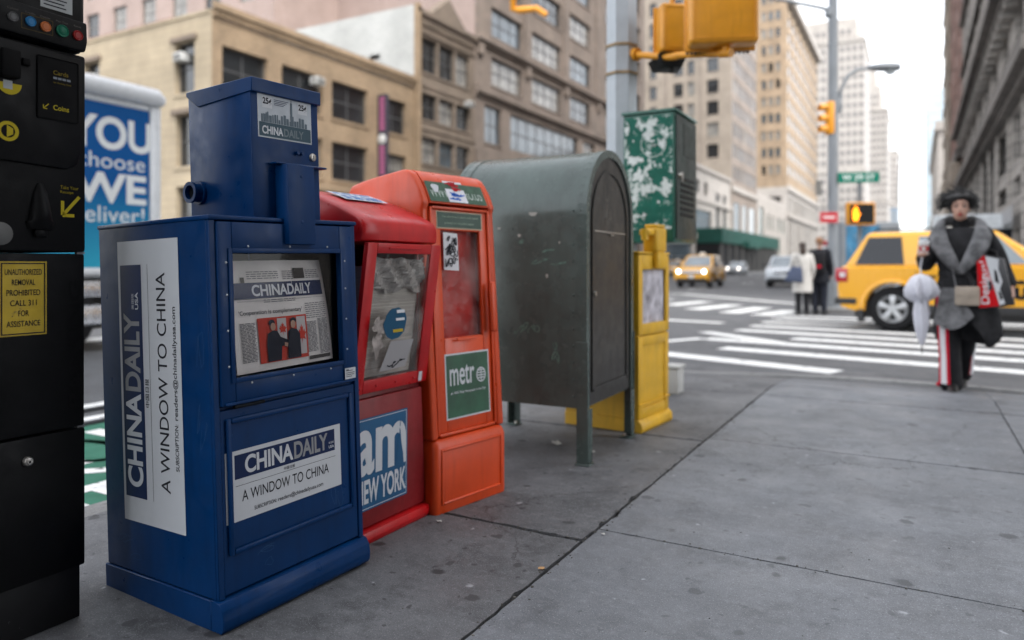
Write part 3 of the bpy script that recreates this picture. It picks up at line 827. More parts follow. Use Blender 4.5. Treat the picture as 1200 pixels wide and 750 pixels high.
for j in range(k):
    for i in range(k): q.bm.faces.new((vv[j][i], vv[j][i+1], vv[j+1][i+1], vv[j+1][i]))
rwin = q.put("window_pane", M_cloud, rdoor, 80)
q = MB(); 
lean(q, .056, .358, .59, 1.0, .30, -.04, .004)
tag_stack = q
M_stack = masonry("stacked paper edges", (.55, .52, .48), (.40, .38, .36), (.22, .21, .2), 3.0, .006, brick=True)
stk = tag_stack.put("paper_stack", M_stack, None)
stk.location = rb.location; stk.rotation_euler = rb.rotation_euler
tag(stk, "grey stack of papers inside the red box behind its clouded window", "newspaper stack")
q = MB(); cr = random.Random(12); rows = []
for j in range(15):
    rows.append([q.bm.verts.new((.052+.312*i/22+cr.uniform(-.004, .004), dy(.91+.12*j/14)+.026+.008*math.sin(i*.9+j*.5)+cr.uniform(-.005, .004), .91+.12*j/14+.012*math.sin(i*.55+j)*(1 if j == 0 else .25)+cr.uniform(-.004, .004))) for i in range(23)])
for j in range(14):
    for i in range(22): 
        a_, b_, c_, d_ = rows[j][i], rows[j][i+1], rows[j+1][i+1], rows[j+1][i]
        q.bm.faces.new((a_, b_, c_)); q.bm.faces.new((a_, c_, d_))
q.put("crumpled_wrap", mat("crumpled clear wrap", (.27, .26, .255), .3, var=.3, scale=9, spec=.5), stk)
# stickers on the window
def blob(mb, cx, cz, rx, rz, y, k=22, j=.12, seed=1):
    r_ = random.Random(seed)
    P_ = [(cx+rx*math.cos(2*math.pi*i/k)*(1+r_.uniform(-j, j)), cz+rz*math.sin(2*math.pi*i/k)*(1+r_.uniform(-j, j))) for i in range(k)]
    mb.poly([(x, dy(z)+y, z) for x, z in P_])
q = MB(); blob(q, .165, .79, .065, .060, -.022, j=.05); blst = q.put("round_sticker", flat("blue sticker print", (.02, .09, .17), .5), rwin)
q = MB(); q.rect((.165, dy(.80)-.0245, .80), (1, 0, 0), (0, .13, 1), .05, .022); q.rect((.165, dy(.83)-.0248, .828), (1, 0, 0), (0, .13, 1), .045, .012); q.put("sticker_text", M_white, blst)
q = MB(); q.rect((.155, dy(.76)-.0245, .757), (1, 0, 0), (0, .13, 1), .058, .022); q.put("sticker_band", flat("mustard print", (.42, .3, .02), .5), blst)
q = MB(); blob(q, .085, .785, .036, .03, -.020, j=.4, seed=4); blob(q, .08, .72, .03, .045, -.019, j=.45, seed=9); q.put("torn_sticker", mat("torn pale sticker", (.34, .30, .28), .7, var=.5, scale=30), rwin)
q = MB(); q.poly([(.115, dy(.6)-.014, .615), (.26, dy(.62)-.014, .62), (.285, dy(.72)-.0225, .722), (.15, dy(.725)-.0225, .725)]); grs = q.put("tag_sticker", flat("grey sticker paper", (.36, .35, .36), .6), rwin)
q = MB(); scribble(q, (.13, dy(.62)-.0165, .622), (1, 0, 0), (0, -.10, 1), .13, .095, 9, .0022, 3); scribble(q, (.15, dy(.64)-.0165, .64), (1, 0, 0), (0, -.10, 1), .11, .07, 6, .0030, 33); q.put("scribble", M_ink, grs)
q = MB(); lean(q, .372, .392, .545, .583, 0, .0012, 0); q.put("bar_sticker", M_white, rdoor)
# sign on the lower front
sy = lambda z: .0039-.0042*(z/.52)
q = MB(); SX0, SX1, SZ0, SZ1 = .012, .305, .118, .452
q.poly([(SX0, sy(SZ0)-.0022, SZ0), (SX1, sy(SZ0)-.0022, SZ0), (SX1, sy(SZ1)-.0022, SZ1), (SX0, sy(SZ1)-.0022, SZ1)]); rsg = q.put("sign_panel", mat("blue enamel sign", (.006, .085, .20), .4, var=.1), rb)
q = MB()
SL = (0, -.0042/.52, 1)
for a, b_, c_, d in ((SX0+.006, SZ0+.006, SX1-SX0-.012, .0025), (SX0+.006, SZ1-.0085, SX1-SX0-.012, .0025), (SX0+.006, SZ0+.0085, .0025, SZ1-SZ0-.017), (SX1-.0085, SZ0+.0085, .0025, SZ1-SZ0-.017)): q.rect((a, sy(b_)-.0028, b_), DX, SL, c_, d)
q.text("a", (.018, sy(.245)-.0028, .245), DX, SL, .095, .165, .028); q.text("m", (.120, sy(.245)-.0028, .245), DX, SL, .176, .165, .03)
q.text("NEW YORK", (.018, sy(.142)-.0028, .142), DX, SL, .278, .088, .028)
q.put("lettering", M_white, rsg)
q = MB()   # statue silhouette standing in the last leg of the m
q.poly([(x, sy(z)-.0034, z) for x, z in ((.235, .245), (.282, .245), (.278, .285), (.270, .315), (.266, .34), (.262, .375), (.257, .385), (.254, .352), (.250, .35), (.246, .325), (.243, .29))])
q.poly([(x, sy(z)-.0034, z) for x, z in ((.2575, .388), (.2615, .388), (.2625, .408), (.2585, .408))])
q.put("statue_print", rsg.data.materials[0], rsg)

# ---- orange box ----------------------------------------------------------
M_or = mat("orange box plastic", (.62, .058, .006), .38, var=.14, scale=4, chip=(.38, .15, .08), chipamt=.015, chipscale=34, streak=.28, bump=.05, bscale=220, dirt=(.28, .045, .015), dirtamt=.35)
M_gr = mat("green print", (.012, .075, .035), .45, var=.35, scale=7)
M_gr2 = mat("dark green print", (.010, .05, .03), .45, var=.2, scale=9)
ob_ = thing("newspaper_box", "tall orange plastic newspaper box with green stickers and a side door pull", "newspaper box", (-1.678, 2.374, 0), (0, 0, R(79.5)), "newspaper boxes along the kerb")
OW = .443
def oy(z): return .019 + .050*max(0, (z-.3))/.95           # front plane leans back
q = MB()
# body shell as a loft of rounded rectangles up the height
def rrect(x0, x1, y0, y1, r, z, k=5):
    out = []
    for cx_, cy_, a0 in ((x0+r, y0+r, 180), (x1-r, y0+r, 270), (x1-r, y1-r, 0), (x0+r, y1-r, 90)):
        for i in range(k+1):
            a = R(a0+90*i/k); out.append((cx_+r*math.cos(a), cy_+r*math.sin(a), z))
    return out
q.loft([rrect(.004, OW-.004, .004, .56, .02, 0), rrect(0, OW, 0, .56, .026, .012), rrect(0, OW, 0, .56, .028, .262), rrect(.006, OW-.006, .006, .555, .03, .285), rrect(.012, OW-.012, .018, .552, .03, .296)])
base_o = q.put("base", M_or, ob_, 50)
q = MB(); q.ring(.034, OW-.034, .035, .262, .012, -.006, .004, .0045); q.put("base_moulding", M_or, base_o, 50)
q = MB()
# side walls and back and top: profile in (y, z) with a hump top sloping down to the back
prof = [(oy(.297)-.004, .297), (oy(1.235)+.012, 1.235), (oy(1.25)+.002, 1.262), (.095, 1.318), (.120, 1.356), (.145, 1.388), (.172, 1.402), (.20, 1.403), (.36, 1.386), (.46, 1.372), (.53, 1.358), (.552, 1.335), (.556, 1.25), (.553, .297)]
def shell(x0, x1, b, sgn):
    q.prism(prof, lambda u, v, w: (w, u, v), x0, x1, b, 2)
q.prism(prof, lambda u, v, w: (w, u, v), .0, .04, .011, 3); q.prism(prof, lambda u, v, w: (w, u, v), OW-.04, OW, .011, 3)
q.prism([(max(.165, u), v) if v > 1.24 else (u+.15 if u < .2 else u, v) for u, v in prof], lambda u, v, w: (w, u, v), .0405, OW-.0405)
q.prism([(u, v) for u, v in prof if v >= 1.25 and u < .50] + [(.45, 1.30), (.16, 1.245)], lambda u, v, w: (w, u, v), .0398, OW-.0398)
q.put("body", M_or, ob_, 50)
# door: recessed frame
q = MB()
def slant(mb, x0, x1, z0, z1, f, t, bev=.003):
    mb.hexa([(x0, oy(z0)-f, z0), (x1, oy(z0)-f, z0), (x1, oy(z0)+t, z0), (x0, oy(z0)+t, z0), (x0, oy(z1)-f, z1), (x1, oy(z1)-f, z1), (x1, oy(z1)+t, z1), (x0, oy(z1)+t, z1)], bev)
slant(q, .0405, .105, .315, 1.238, -.012, .03); slant(q, .345, OW-.0405, .315, 1.238, -.012, .03); slant(q, .1055, .3445, .315, .700, -.012, .03); slant(q, .1055, .3445, 1.150, 1.238, -.012, .03)
slant(q, .0402, .052, .31, 1.245, -.002, .011, .002); slant(q, OW-.052, OW-.0402, .31, 1.245, -.002, .011, .002); slant(q, .0522, OW-.0522, 1.238, 1.249, -.002, .03, .002); slant(q, .0522, OW-.0522, .303, .3148, -.002, .03, .002)
odoor = q.put("door", M_or, ob_, 50)
q = MB(); slant(q, .362, .400, .712, .932, .030, -.0118, .010); q.put("handle", M_or, odoor, 50)
M_owin = clear("smoky plastic window", (.88, .66, .63), .14, .18, (.6, .36, .34), .6)
q = MB(); vv = [[None]*13 for _ in range(13)]
for j in range(13):
    for i in range(13):
        u, v = i/12, j/12; z = .698+.454*v
        vv[j][i] = q.bm.verts.new((.104+.242*u, oy(z)+.022-.012*math.sin(math.pi*u)*math.sin(math.pi*v)*(1+.5*math.sin(7*u+5*v)), z))
for j in range(12):
    for i in range(12): q.bm.faces.new((vv[j][i], vv[j][i+1], vv[j+1][i+1], vv[j+1][i]))
owin = q.put("window_pane", M_owin, odoor, 80)
q = MB(); slant(q, .09, .36, .66, 1.19, -.055, .115, 0); q.put("inner_tray", mat("dark red tray", (.42, .03, .025), .55, var=.4, scale=6), ob_)
q = MB(); slant(q, .16, .28, .688, .699, .004, -.0105, .002); q.put("window_tab", M_or, odoor)
def osign(name, m, x0, x1, z0, z1, parent, f=-.0112):
    mb = MB(); mb.poly([(x0, oy(z0)-f, z0), (x1, oy(z0)-f, z0), (x1, oy(z1)-f, z1), (x0, oy(z1)-f, z1)]); return mb.put(name, m, parent)
ZD = (0, .048, 1)
sg = osign("sign_border", M_white, .100, .372, .362, .634, odoor)
m2 = osign("sign_face", M_gr, .107, .365, .369, .627, odoor, -.0106)
q = MB(); q.text("metr", (.125, oy(.50)+.0098, .50), DX, ZD, .150, .085, .012)
tt = [(.318+.030*math.cos(a), 0, .530+.032*math.sin(a)) for a in [2*math.pi*i/28 for i in range(29)]]
for i in range(28):
    (xa, _, za), (xb, _, zb) = tt[i], tt[i+1]; f = lambda x, z: (.318+(x-.318)*.82, oy(.53+(z-.53)*.82)+.0098, .53+(z-.53)*.82)
    q.poly([(xa, oy(za)+.0098, za), (xb, oy(zb)+.0098, zb), f(xb, zb), f(xa, za)])
for k_ in (-.016, -.005, .006, .017): q.poly([(.318-.024, oy(.53+k_)+.0098, .53+k_), (.318+.024, oy(.53+k_)+.0098, .53+k_), (.318+.024, oy(.53+k_)+.0098, .535+k_), (.318-.024, oy(.53+k_)+.0098, .535+k_)])
q.poly([(.3155, oy(.502)+.0096, .502), (.3205, oy(.502)+.0096, .502), (.3205, oy(.558)+.0096, .558), (.3155, oy(.558)+.0096, .558)])
q.text("#1 FREE Daily Newspaper in the City", (.128, oy(.462)+.0098, .462), DX, ZD, .215, .013, .01)
q.put("lettering", M_white, m2)
sg = osign("notice_border", flat("tan edge", (.5, .42, .3), .5), .082, .362, 1.158, 1.232, odoor)
m2 = osign("notice_face", M_gr2, .087, .357, 1.163, 1.227, odoor, -.0106)
q = MB(); q.text("free advertising is", (.115, oy(1.2)+.0098, 1.203), DX, ZD, .10, .011, .01); q.text("placed at public expense", (.222, oy(1.2)+.0098, 1.203), DX, ZD, .115, .011, .01); q.text("printed on recycled paper", (.13, oy(1.18)+.0098, 1.176), DX, ZD, .18, .011, .01); q.put("lettering", flat("pale green print", (.32, .42, .33), .5), m2)
# tag sticker on the glass
q = MB(); z0, z1 = .985, 1.142
q.poly([(.112, oy(z0)+.010-.004, z0), (.197, oy(z0)+.006-.004, z0-.004), (.196, oy(z1)+.008-.004, z1-.004), (.114, oy(z1)+.010-.004, z1)]); ts = q.put("tag_sticker", flat("white tag sticker", (.66, .66, .68), .5), owin)
q = MB(); scribble(q, (.117, oy(z0)+.0025, z0+.004), (1, 0, 0), (0, .048, 1), .077, .148, 17, .0021, 11); q.put("scribble", M_ink, ts)
# band on the sloping brow: from (y .10, z 1.318) to (.165, 1.387)
def brow(x, t, k): 
    a, b_ = Vector((x, .0735, 1.2675)), Vector((x, .1175, 1.3535)); nn = Vector((0, -(b_-a).z, (b_-a).y)).normalized()
    return a+(b_-a)*t+nn*(.004+.0006*k)
BY = Vector((0, .046, .086)).normalized()
q = MB(); q.poly([brow(.045, .0, 0), brow(OW-.05, .0, 0), brow(OW-.05, 1, 0), brow(.045, 1, 0)]); bd = q.put("brow_band", mat("worn green band", (.03, .085, .05), .5, var=.3, scale=30), ob_)
q = MB(); o = brow(.058, .22, 1); q.text("WWW.METRO.US", o, DX, BY, .315, .05, .01); q.put("lettering", flat("pale band letters", (.40, .46, .42), .5), bd)
q = MB(); o = brow(.155, .02, 2); q.rect(o, (1, .0, .0), BY, .115, .105); bs = q.put("paint_sticker", flat("white paint sticker", (.66, .66, .7), .5), bd)
q = MB(); scribble(q, brow(.16, .55, 3.4), DX, BY, .105, .05, 9, .003, 5); q.put("scribble", flat("red marker", (.5, .02, .03), .5), bs)
q = MB(); scribble(q, brow(.16, .05, 3.4), DX, BY, .105, .048, 9, .003, 8); q.put("scribble", flat("blue marker", (.02, .12, .5), .5), bs)
q = MB(); pts_ = [(.095+.02*math.cos(a)*(1+.3*math.sin(3*a)), .66+.25*math.sin(a)*(1+.2*math.cos(2*a))) for a in [i*.4833 for i in range(13)]]; q.poly([brow(x, t, 3) for x, t in pts_]); q.put("paint_splat", M_white, bd)

# ---- yellow box ----------------------------------------------------------
M_ye = mat("yellow box paint", (.70, .40, .016), .42, var=.12, scale=6, chip=(.22, .13, .05), chipamt=.02, chipscale=30, streak=.3)
yb = thing("newspaper_box", "yellow metal newspaper box with upright coin post, last of the row by the crossing", "newspaper box", (-1.457, 4.154, 0), (0, 0, R(85)), "newspaper boxes along the kerb")
YW, YD, YH = .47, .5, 1.075
q = MB(); q.box(0, .008, .012, YD, .08, YH, .002, 1); q.box(YW-.008, YW, .012, YD, .08, YH, .002, 1); q.box(.0083, YW-.0083, YD-.008, YD, .08, YH); q.box(-.006, YW+.006, -.008, YD+.006, YH+.0005, YH+.014, .004); q.box(.0083, YW-.0083, .013, YD-.0085, .575, .582); q.put("cabinet", M_ye, yb, 40)
q = MB(); q.ring(.001, YW-.001, .585, 1.07, (.058, .05, .065, .09), -.004, .0115, .003); ydoor = q.put("door", M_ye, yb, 40)
q = MB(); q.box(.055, YW-.048, .004, .006, .648, .985); q.put("window_pane", M_clear, ydoor)
q = MB(); q.ring(.001, YW-.001, .08, .575, .06, -.002, .0115, .003); q.box(.0612, YW-.0612, .006, .0115, .14, .515); q.box(.001, YW-.001, -.012, -.0025, .160, .168, .002, 1); q.put("lower_panel", M_ye, yb, 40)
q = MB(); q.prism([(.03, 0), (-.02, 0), (-.028, .02), (-.024, .055), (.0, .078), (.03, .079)], lambda u, v, w: (w, u, v), -.004, YW+.004, .002, 1); q.box(-.004, YW+.004, .0305, YD+.004, 0, .0795, .003, 1); q.put("base", M_ye, yb, 40)
q = MB(); q.box(.20, .36, -.035, .06, 1.0895, 1.24, .012, 2); q.box(.21, .35, -.040, -.0045, .985, 1.0885, .008, 2); q.box(.11, .1995, -.02, .045, 1.19, 1.225, .008, 2); q.cyl((.118, .01, 1.16), (.118, .01, 1.23), .022); q.box(.215, .345, -.03, .055, 1.2405, 1.262, .006, 2); q.put("coin_post", M_ye, yb, 50)
q = MB(); q.hexa([(.058, .012, .60), (.42, .012, .60), (.42, .35, .60), (.058, .35, .60), (.058, .016, .98), (.42, .016, .98), (.40, .35, .97), (.06, .35, .97)], .004)
yp = q.put("newspaper", mat("magazine cover print", (.66, .60, .62), .6, var=.6, scale=9), None); yp.location = yb.location; yp.rotation_euler = yb.rotation_euler; tag(yp, "colourful papers behind the yellow box window", "newspaper")

# ---- green mail storage box ---------------------------------------------
M_mail = mat("dark green mail paint", (.060, .086, .078), .26, var=.28, scale=3.5, chip=(.14, .26, .2), chipamt=.035, chipscale=9, streak=.5, spec=.45, dirt=(.030, .040, .036), dirtamt=.5, bump=.06, bscale=40)
M_maild = mat("worn bronze door", (.020, .0195, .018), .42, var=.4, scale=5, streak=.5, dirt=(.055, .045, .034), dirtamt=.6, bump=.08, bscale=40)
mb_ = thing("mail_storage_box", "dark green barrel-topped mail storage box on four short legs", "mailbox", (-1.438, 3.34, 0), (0, 0, R(91.3)))
MW, MD, MZ, SP = .716, .80, .285, 1.262
rad = MW/2; NA = 22
def arch(w2, z0, zs, cx=MW/2):
    P_ = [(cx-w2, z0)]; P_ += [(cx-w2*math.cos(math.pi*i/NA), zs+w2*math.sin(math.pi*i/NA)) for i in range(NA+1)]; P_ += [(cx+w2, z0)]
    return P_
q = MB(); q.prism(arch(rad, MZ, SP), lambda u, v, w: (u, w, v), .022, MD-.02)
q.put("body", M_mail, mb_, 35)
q = MB()
for y0, y1, ex in ((0, .0218, .006), (MD-.0198, MD, .006), (.0222, .05, .003), (MD-.07, MD-.0205, .004)):
    o_, i_ = arch(rad+ex, MZ-.0, SP), arch(rad-.035 if y0 in (0,) else rad-.003, MZ, SP)
    for a in range(len(o_)-1):
        (u0, v0), (u1, v1), (s0, t0), (s1, t1) = o_[a], o_[a+1], i_[a], i_[a+1]
        q.hexa([(u0, y0, v0), (s0, y0, t0), (s0, y1, t0), (u0, y1, v0), (u1, y0, v1), (s1, y0, t1), (s1, y1, t1), (u1, y1, v1)])
    q.put("rim", M_mail, mb_, 35); q = MB()
q = MB(); q.prism(arch(rad-.036, MZ+.01, SP), lambda u, v, w: (u, w, v), .010, .0216)
fp = q.put("front_panel", M_maild, mb_, 35)
q = MB(); o_, i_ = arch(.275, .36, SP-.02), arch(.255, .38, SP-.02)
for a in range(len(o_)-1):
    (u0, v0), (u1, v1), (s0, t0), (s1, t1) = o_[a], o_[a+1], i_[a], i_[a+1]
    q.hexa([(u0, .003, v0), (s0, .003, t0), (s0, .0097, t0), (u0, .0097, v0), (u1, .003, v1), (s1, .003, t1), (s1, .0097, t1), (u1, .0097, v1)])
q.box(MW/2-.255, MW/2+.255, .003, .0097, .36, .38); q.put("door_moulding", M_maild, fp, 35)
q = MB(); q.text("U.S.", (MW/2, .0085, 1.345), DX, UP, .17, .085, .012, ctr=True); q.text("MAIL", (MW/2, .0085, 1.225), DX, UP, .24, .085, .012, ctr=True); q.put("embossed_lettering", mat("worn raised letters", (.075, .07, .062), .5, var=.4, scale=30), fp)
q = MB(); q.box(.335, .385, -.004, .0097, 1.165, 1.172); q.box(.12, .60, .004, .0096, 1.178, 1.186, .001, 1); q.cyl((.11, .0098, .86), (.11, -.006, .86), .013); q.put("lock", M_steel, fp, 40)
q = MB()
for z in [MZ+.06+.085*i for i in range(12)]:
    for x, s in ((-.0005, 1), (MW+.0005, -1)):
        for y in (.036, .075): q.ball((x, y, z), (.005, .0065, .0065), 1)
for y in (.30, .42, .55): q.ball((-.0005, y, 1.20), (.004, .006, .006), 1)
for i in range(1, NA):
    a = math.pi*i/NA; q.ball((MW/2-(rad+.0015)*math.cos(a), .036, SP+(rad+.0015)*math.sin(a)), .0045, 1)
q.put("rivets", M_mail, mb_)
q = MB()
for i, (y, z, w, h, n_) in enumerate(((.10, 1.0, .22, .10, 3), (.25, .62, .16, .22, 4), (.12, .50, .10, .2, 3), (.45, .85, .2, .14, 3), (.30, 1.10, .12, .06, 2))): scribble(q, (-.0012, y+w, z), (0, -1, 0), (0, 0, 1), w, h, n_, .0022, 40+i)
q.put("scratch_marks", mat("pale green scratches", (.13, .22, .18), .7, var=.5, scale=40), mb_)
q = MB()
for i, (y, z, a, b_) in enumerate(((.30, 1.27, .022, .012), (.38, 1.16, .008, .01), (.22, .95, .006, .014), (.15, 1.12, .005, .008), (.5, 1.2, .01, .006))):
    P_ = [(-.0018, y+a*math.cos(t)*(1+.3*math.sin(3*t)), z+b_*math.sin(t)*(1+.25*math.cos(2*t))) for t in [k_*.4833 for k_ in range(13)]]; q.poly(P_)
q.put("paint_flecks", mat("pale flecks", (.42, .42, .38), .7), mb_)
for lx, ly, sx, sy_ in ((0, .0, 1, 1), (MW, .0, -1, 1), (0, MD, 1, -1), (MW, MD, -1, -1)):
    q = MB(); e = -.007
    x0, y0 = lx+sx*e, ly+sy_*e
    ht = .62 if sy_ > 0 else .40
    q.box(x0, x0+sx*.0065, y0, y0+sy_*.062, .012, ht, .0015, 1)
    q.box(x0+sx*.0068, x0+sx*.062, y0, y0+sy_*.0065, .012, ht if sy_ < 0 else MZ-.002, .0015, 1)
    q.box(x0-sx*.006, x0+sx*.07, y0-sy_*.006, y0+sy_*.07, 0, .0115, .003, 1)
    lg = q.put("leg", M_mail, mb_, 40)
    q = MB(); q.ball((x0+sx*.03, y0+sy_*.045, .014), .012, 1); q.put("anchor_bolt", M_steel, lg)
# ------------------------------------------------------------------ black parking pay station at the left edge
M_blk = mat("black meter casing", (.0035, .0036, .0041), .5, var=.3, scale=8, spec=.14, dirt=(.012, .012, .013), dirtamt=.5, bump=.12, bscale=120)
M_blk2 = mat("black meter recess", (.003, .003, .0034), .6, spec=.1)
M_my = flat("meter yellow", (.46, .36, .01), .5)
pm = thing("parking_meter", "black curbside parking pay station with coloured buttons and yellow removal notice", "parking meter", (-2.07, 1.218, 0), (0, 0, R(90)))
ML = -.44
q = MB(); q.box(ML, -.001, .012, .34, .545, 1.035, .006); q.box(ML, .0, .008, .345, 1.040, 1.60, .008); q.box(ML, .0, .006, .345, 1.6055, 1.87, .02, 3); q.put("casing", M_blk, pm, 40)
q = MB(); q.box(ML, -.001, .009, .345, .148, .540, .006); q.put("lower_door", M_blk, pm, 40)
q = MB(); q.box(ML+.008, -.010, .02, .335, 0, .1478, .003); q.put("plinth", mat("scuffed black plinth", (.010, .010, .011), .6, chip=(.06, .06, .065), chipamt=.06, chipscale=14), pm, 40)
q = MB()   # rounded fascia that carries the controls
q.prism([(-.432, 1.285), (-.06, 1.27), (-.030, 1.285), (-.020, 1.32), (-.018, 1.585), (-.432, 1.60)], lambda u, v, w: (u, w, v), -.004, .0078, .004, 2); fas = q.put("fascia", M_blk, pm, 40)
q = MB(); q.prism([(-.432, 1.615), (-.012, 1.606), (-.006, 1.635), (-.008, 1.69), (-.432, 1.70)], lambda u, v, w: (u, w, v), -.012, .0058, .006, 2); bt = q.put("button_panel", M_blk, pm, 40)
for x, z, rr_, c_ in ((-.203, 1.650, .0125, (.10, .10, .10)), (-.160, 1.650, .0130, (.02, .16, .36)), (-.122, 1.647, .0135, (.45, .13, .04)), (-.078, 1.648, .0165, (.01, .12, .07)), (-.036, 1.647, .0135, (.27, .02, .02))):
    q = MB(); q.lathe([(0, -.0175), (rr_*.62, -.0175), (rr_*.7, -.0165), (rr_*.95, -.0180), (rr_, -.017), (rr_, -.012)], (x, 0, z), 'y', 24)
    q.put("button", flat("button %.2f %.2f" % (c_[0], c_[1]), c_, .35), bt, 40)
q = MB()
for x, w, tx in ((-.203, .026, "Cancel"), (-.160, .026, "Credits"), (-.122, .026, "Debits"), (-.078, .032, "Max Time"), (-.036, .02, "Reset")): q.text(tx, (x, -.0126, 1.670), DX, UP, w, .0055, .0, ctr=True)
q.put("lettering", flat("dim grey print", (.12, .11, .10), .6), bt)
q = MB(); q.ring(-.182, -.102, 1.628, 1.668, .0012, -.0124, -.0121); q.put("outline", flat("dim bronze print", (.10, .07, .02), .6), bt)
q = MB(); q.rect((-.125, .0055, 1.706), DX, UP, .085, .06, .0, .001); lcd = q.put("instruction_card", flat("pale card", (.36, .38, .38), .4), pm)
q = MB()
for i, w in enumerate((.06, .055, .062, .05)): q.rect((-.117, .0051, 1.714+.010*i), DX, UP, w, .0035)
q.put("print_lines", M_ink, lcd)
# card slot recess and coin slot rings
def disc_ring(mb, x, z, r0, r1, y, seg=28, a0=0, a1=360):
    for i in range(seg):
        a, b_ = R(a0+(a1-a0)*i/seg), R(a0+(a1-a0)*(i+1)/seg)
        mb.poly([(x+r0*math.cos(a), y, z+r0*math.sin(a)), (x+r1*math.cos(a), y, z+r1*math.sin(a)), (x+r1*math.cos(b_), y, z+r1*math.sin(b_)), (x+r0*math.cos(b_), y, z+r0*math.sin(b_))])
q = MB(); disc_ring(q, -.207, 1.478, .004, .030, -.0046, a0=180, a1=360); q.put("card_slot_ring", M_my, fas)
q = MB(); q.rect((-.222, -.0052, 1.462), DX, UP, .022, .022); q.put("card_symbol", flat("pale symbol", (.4, .42, .42), .5), fas)
q = MB(); q.box(-.232, -.185, -.022, -.0042, 1.49, 1.565, .006); q.box(-.178, -.158, -.012, -.0042, 1.532, 1.552, .003); q.put("card_reader", M_blk2, fas, 40)
q = MB(); disc_ring(q, -.210, 1.352, .017, .026, -.0046); q.poly([(-.213, -.0047, 1.336), (-.198, -.0047, 1.345), (-.198, -.0047, 1.36), (-.213, -.0047, 1.368)]); q.put("coin_slot_ring", M_my, fas)
q = MB(); q.text("Coins", (-.098, -.0068, 1.428), DX, UP, .042, .014, .012)
for a, b_ in (((-.124, 1.428), (-.110, 1.442)), ((-.124, 1.428), (-.114, 1.428)), ((-.124, 1.428), (-.124, 1.438))):
    d = Vector((b_[0]-a[0], b_[1]-a[1])).normalized(); t = Vector((-d.y, d.x))*.0011
    q.poly([(a[0]-t.x, -.0068, a[1]-t.y), (b_[0]-t.x, -.0068, b_[1]-t.y), (b_[0]+t.x, -.0068, b_[1]+t.y), (a[0]+t.x, -.0068, a[1]+t.y)])
q.put("coins_lettering", M_my, fas)
q = MB(); q.text("Cards", (-.098, -.0068, 1.525), DX, UP, .04, .012, .008); q.text("for Parking Only", (-.098, -.0068, 1.500), DX, UP, .048, .006, .004); q.put("cards_lettering", flat("dim yellow print", (.18, .13, .01), .6), fas)
q = MB()
for i in range(4): q.rect((-.098+i*.012, -.0068, 1.513), DX, UP, .010, .006)
q.put("card_marks", flat("card marks", (.22, .24, .27), .6), fas)
q = MB(); q.box(-.14, -.03, -.006, -.0042, 1.40, 1.57, .003, 1); q.put("inset_panel", M_blk2, fas, 40)
# receipt scoop, arrow and lettering
q = MB()
rings = []
for z, w, d in ((1.100, .052, .016), (1.120, .058, .026), (1.125, .046, .030), (1.16, .038, .026), (1.20, .028, .014), (1.225, .012, .004)):
    rings.append([(-.125+w*.62*math.cos(a), .0078-d*math.sin(a), z) for a in [math.pi*i/10 for i in range(11)]])
q.loft(rings, cap=True); q.box(-.142, -.112, -.006, .0077, 1.078, 1.10, .003, 1); q.put("receipt_scoop", M_blk, pm, 50)
q = MB(); q.lathe([(0, .0065), (.028, .0065), (.03, .0078)], (-.222, 0, 1.085), 'y', 24); q.put("receipt_window", flat("grey plastic", (.13, .13, .125), .4), pm, 40)
q = MB()
for a, b_, w in (((-.062, 1.146), (-.020, 1.196), .0045), ((-.066, 1.142), (-.034, 1.142), .0045), ((-.066, 1.1425), (-.066, 1.182), .0045)):
    d = Vector((b_[0]-a[0], b_[1]-a[1])).normalized(); t = Vector((-d.y, d.x))*w
    q.poly([(a[0]-t.x, .0068, a[1]-t.y), (b_[0]-t.x, .0068, b_[1]-t.y), (b_[0]+t.x, .0068, b_[1]+t.y), (a[0]+t.x, .0068, a[1]+t.y)])
q.put("arrow", M_my, pm)
q = MB(); q.text("Take Your", (-.072, .0068, 1.215), DX, UP, .050, .0095, .006); q.text("Receipt", (-.072, .0068, 1.201), DX, UP, .036, .0095, .006); q.put("receipt_lettering", flat("dim yellow lettering", (.26, .20, .01), .6), pm)
# yellow notice
q = MB(); q.rect((-.224, .0108, .815), DX, UP, .118, .198, 0, .0008); nb = q.put("notice", mat("scuffed yellow notice", (.50, .34, .006), .5, var=.12, scale=20, chip=(.12, .09, .02), chipamt=.03, chipscale=30), pm)
q = MB(); q.ring(-.220, -.110, .819, 1.009, .003, .0098, .0101)
for i, (t_, w) in enumerate((("UNAUTHORIZED", .092), ("REMOVAL", .058), ("PROHIBITED", .084), ("CALL 311", .066), ("FOR", .026), ("ASSISTANCE", .084))):
    q.text(t_, (-.165, .0099, .983-.0275*i-.006), DX, UP, w, .0155, .008, ctr=True)
q.put("lettering", M_ink, nb)
q = MB(); q.lathe([(0, -.006), (.006, -.006), (.0065, -.003), (.010, -.002), (.0125, .002), (.013, .0088)], (-.157, 0, .478), 'y', 24); q.put("lock", M_steel, pm, 40)
q = MB(); q.cyl((-.157, -.0062, .478), (-.157, -.0066, .478), .003); q.put("keyhole", M_ink, pm)
q = MB(); q.text("PARKING", (-.012, .0112, .60), (0, 0, 1), (-1, 0, 0), .36, .035, .02); q.put("raised_lettering", M_blk, pm)
q = MB(); q.box(-.02, .0012, .016, .03, .5392, .5458); q.box(-.02, .0012, .016, .03, 1.0345, 1.0412); q.put("seam_strip", flat("bright seam", (.3, .3, .31), .4), pm)
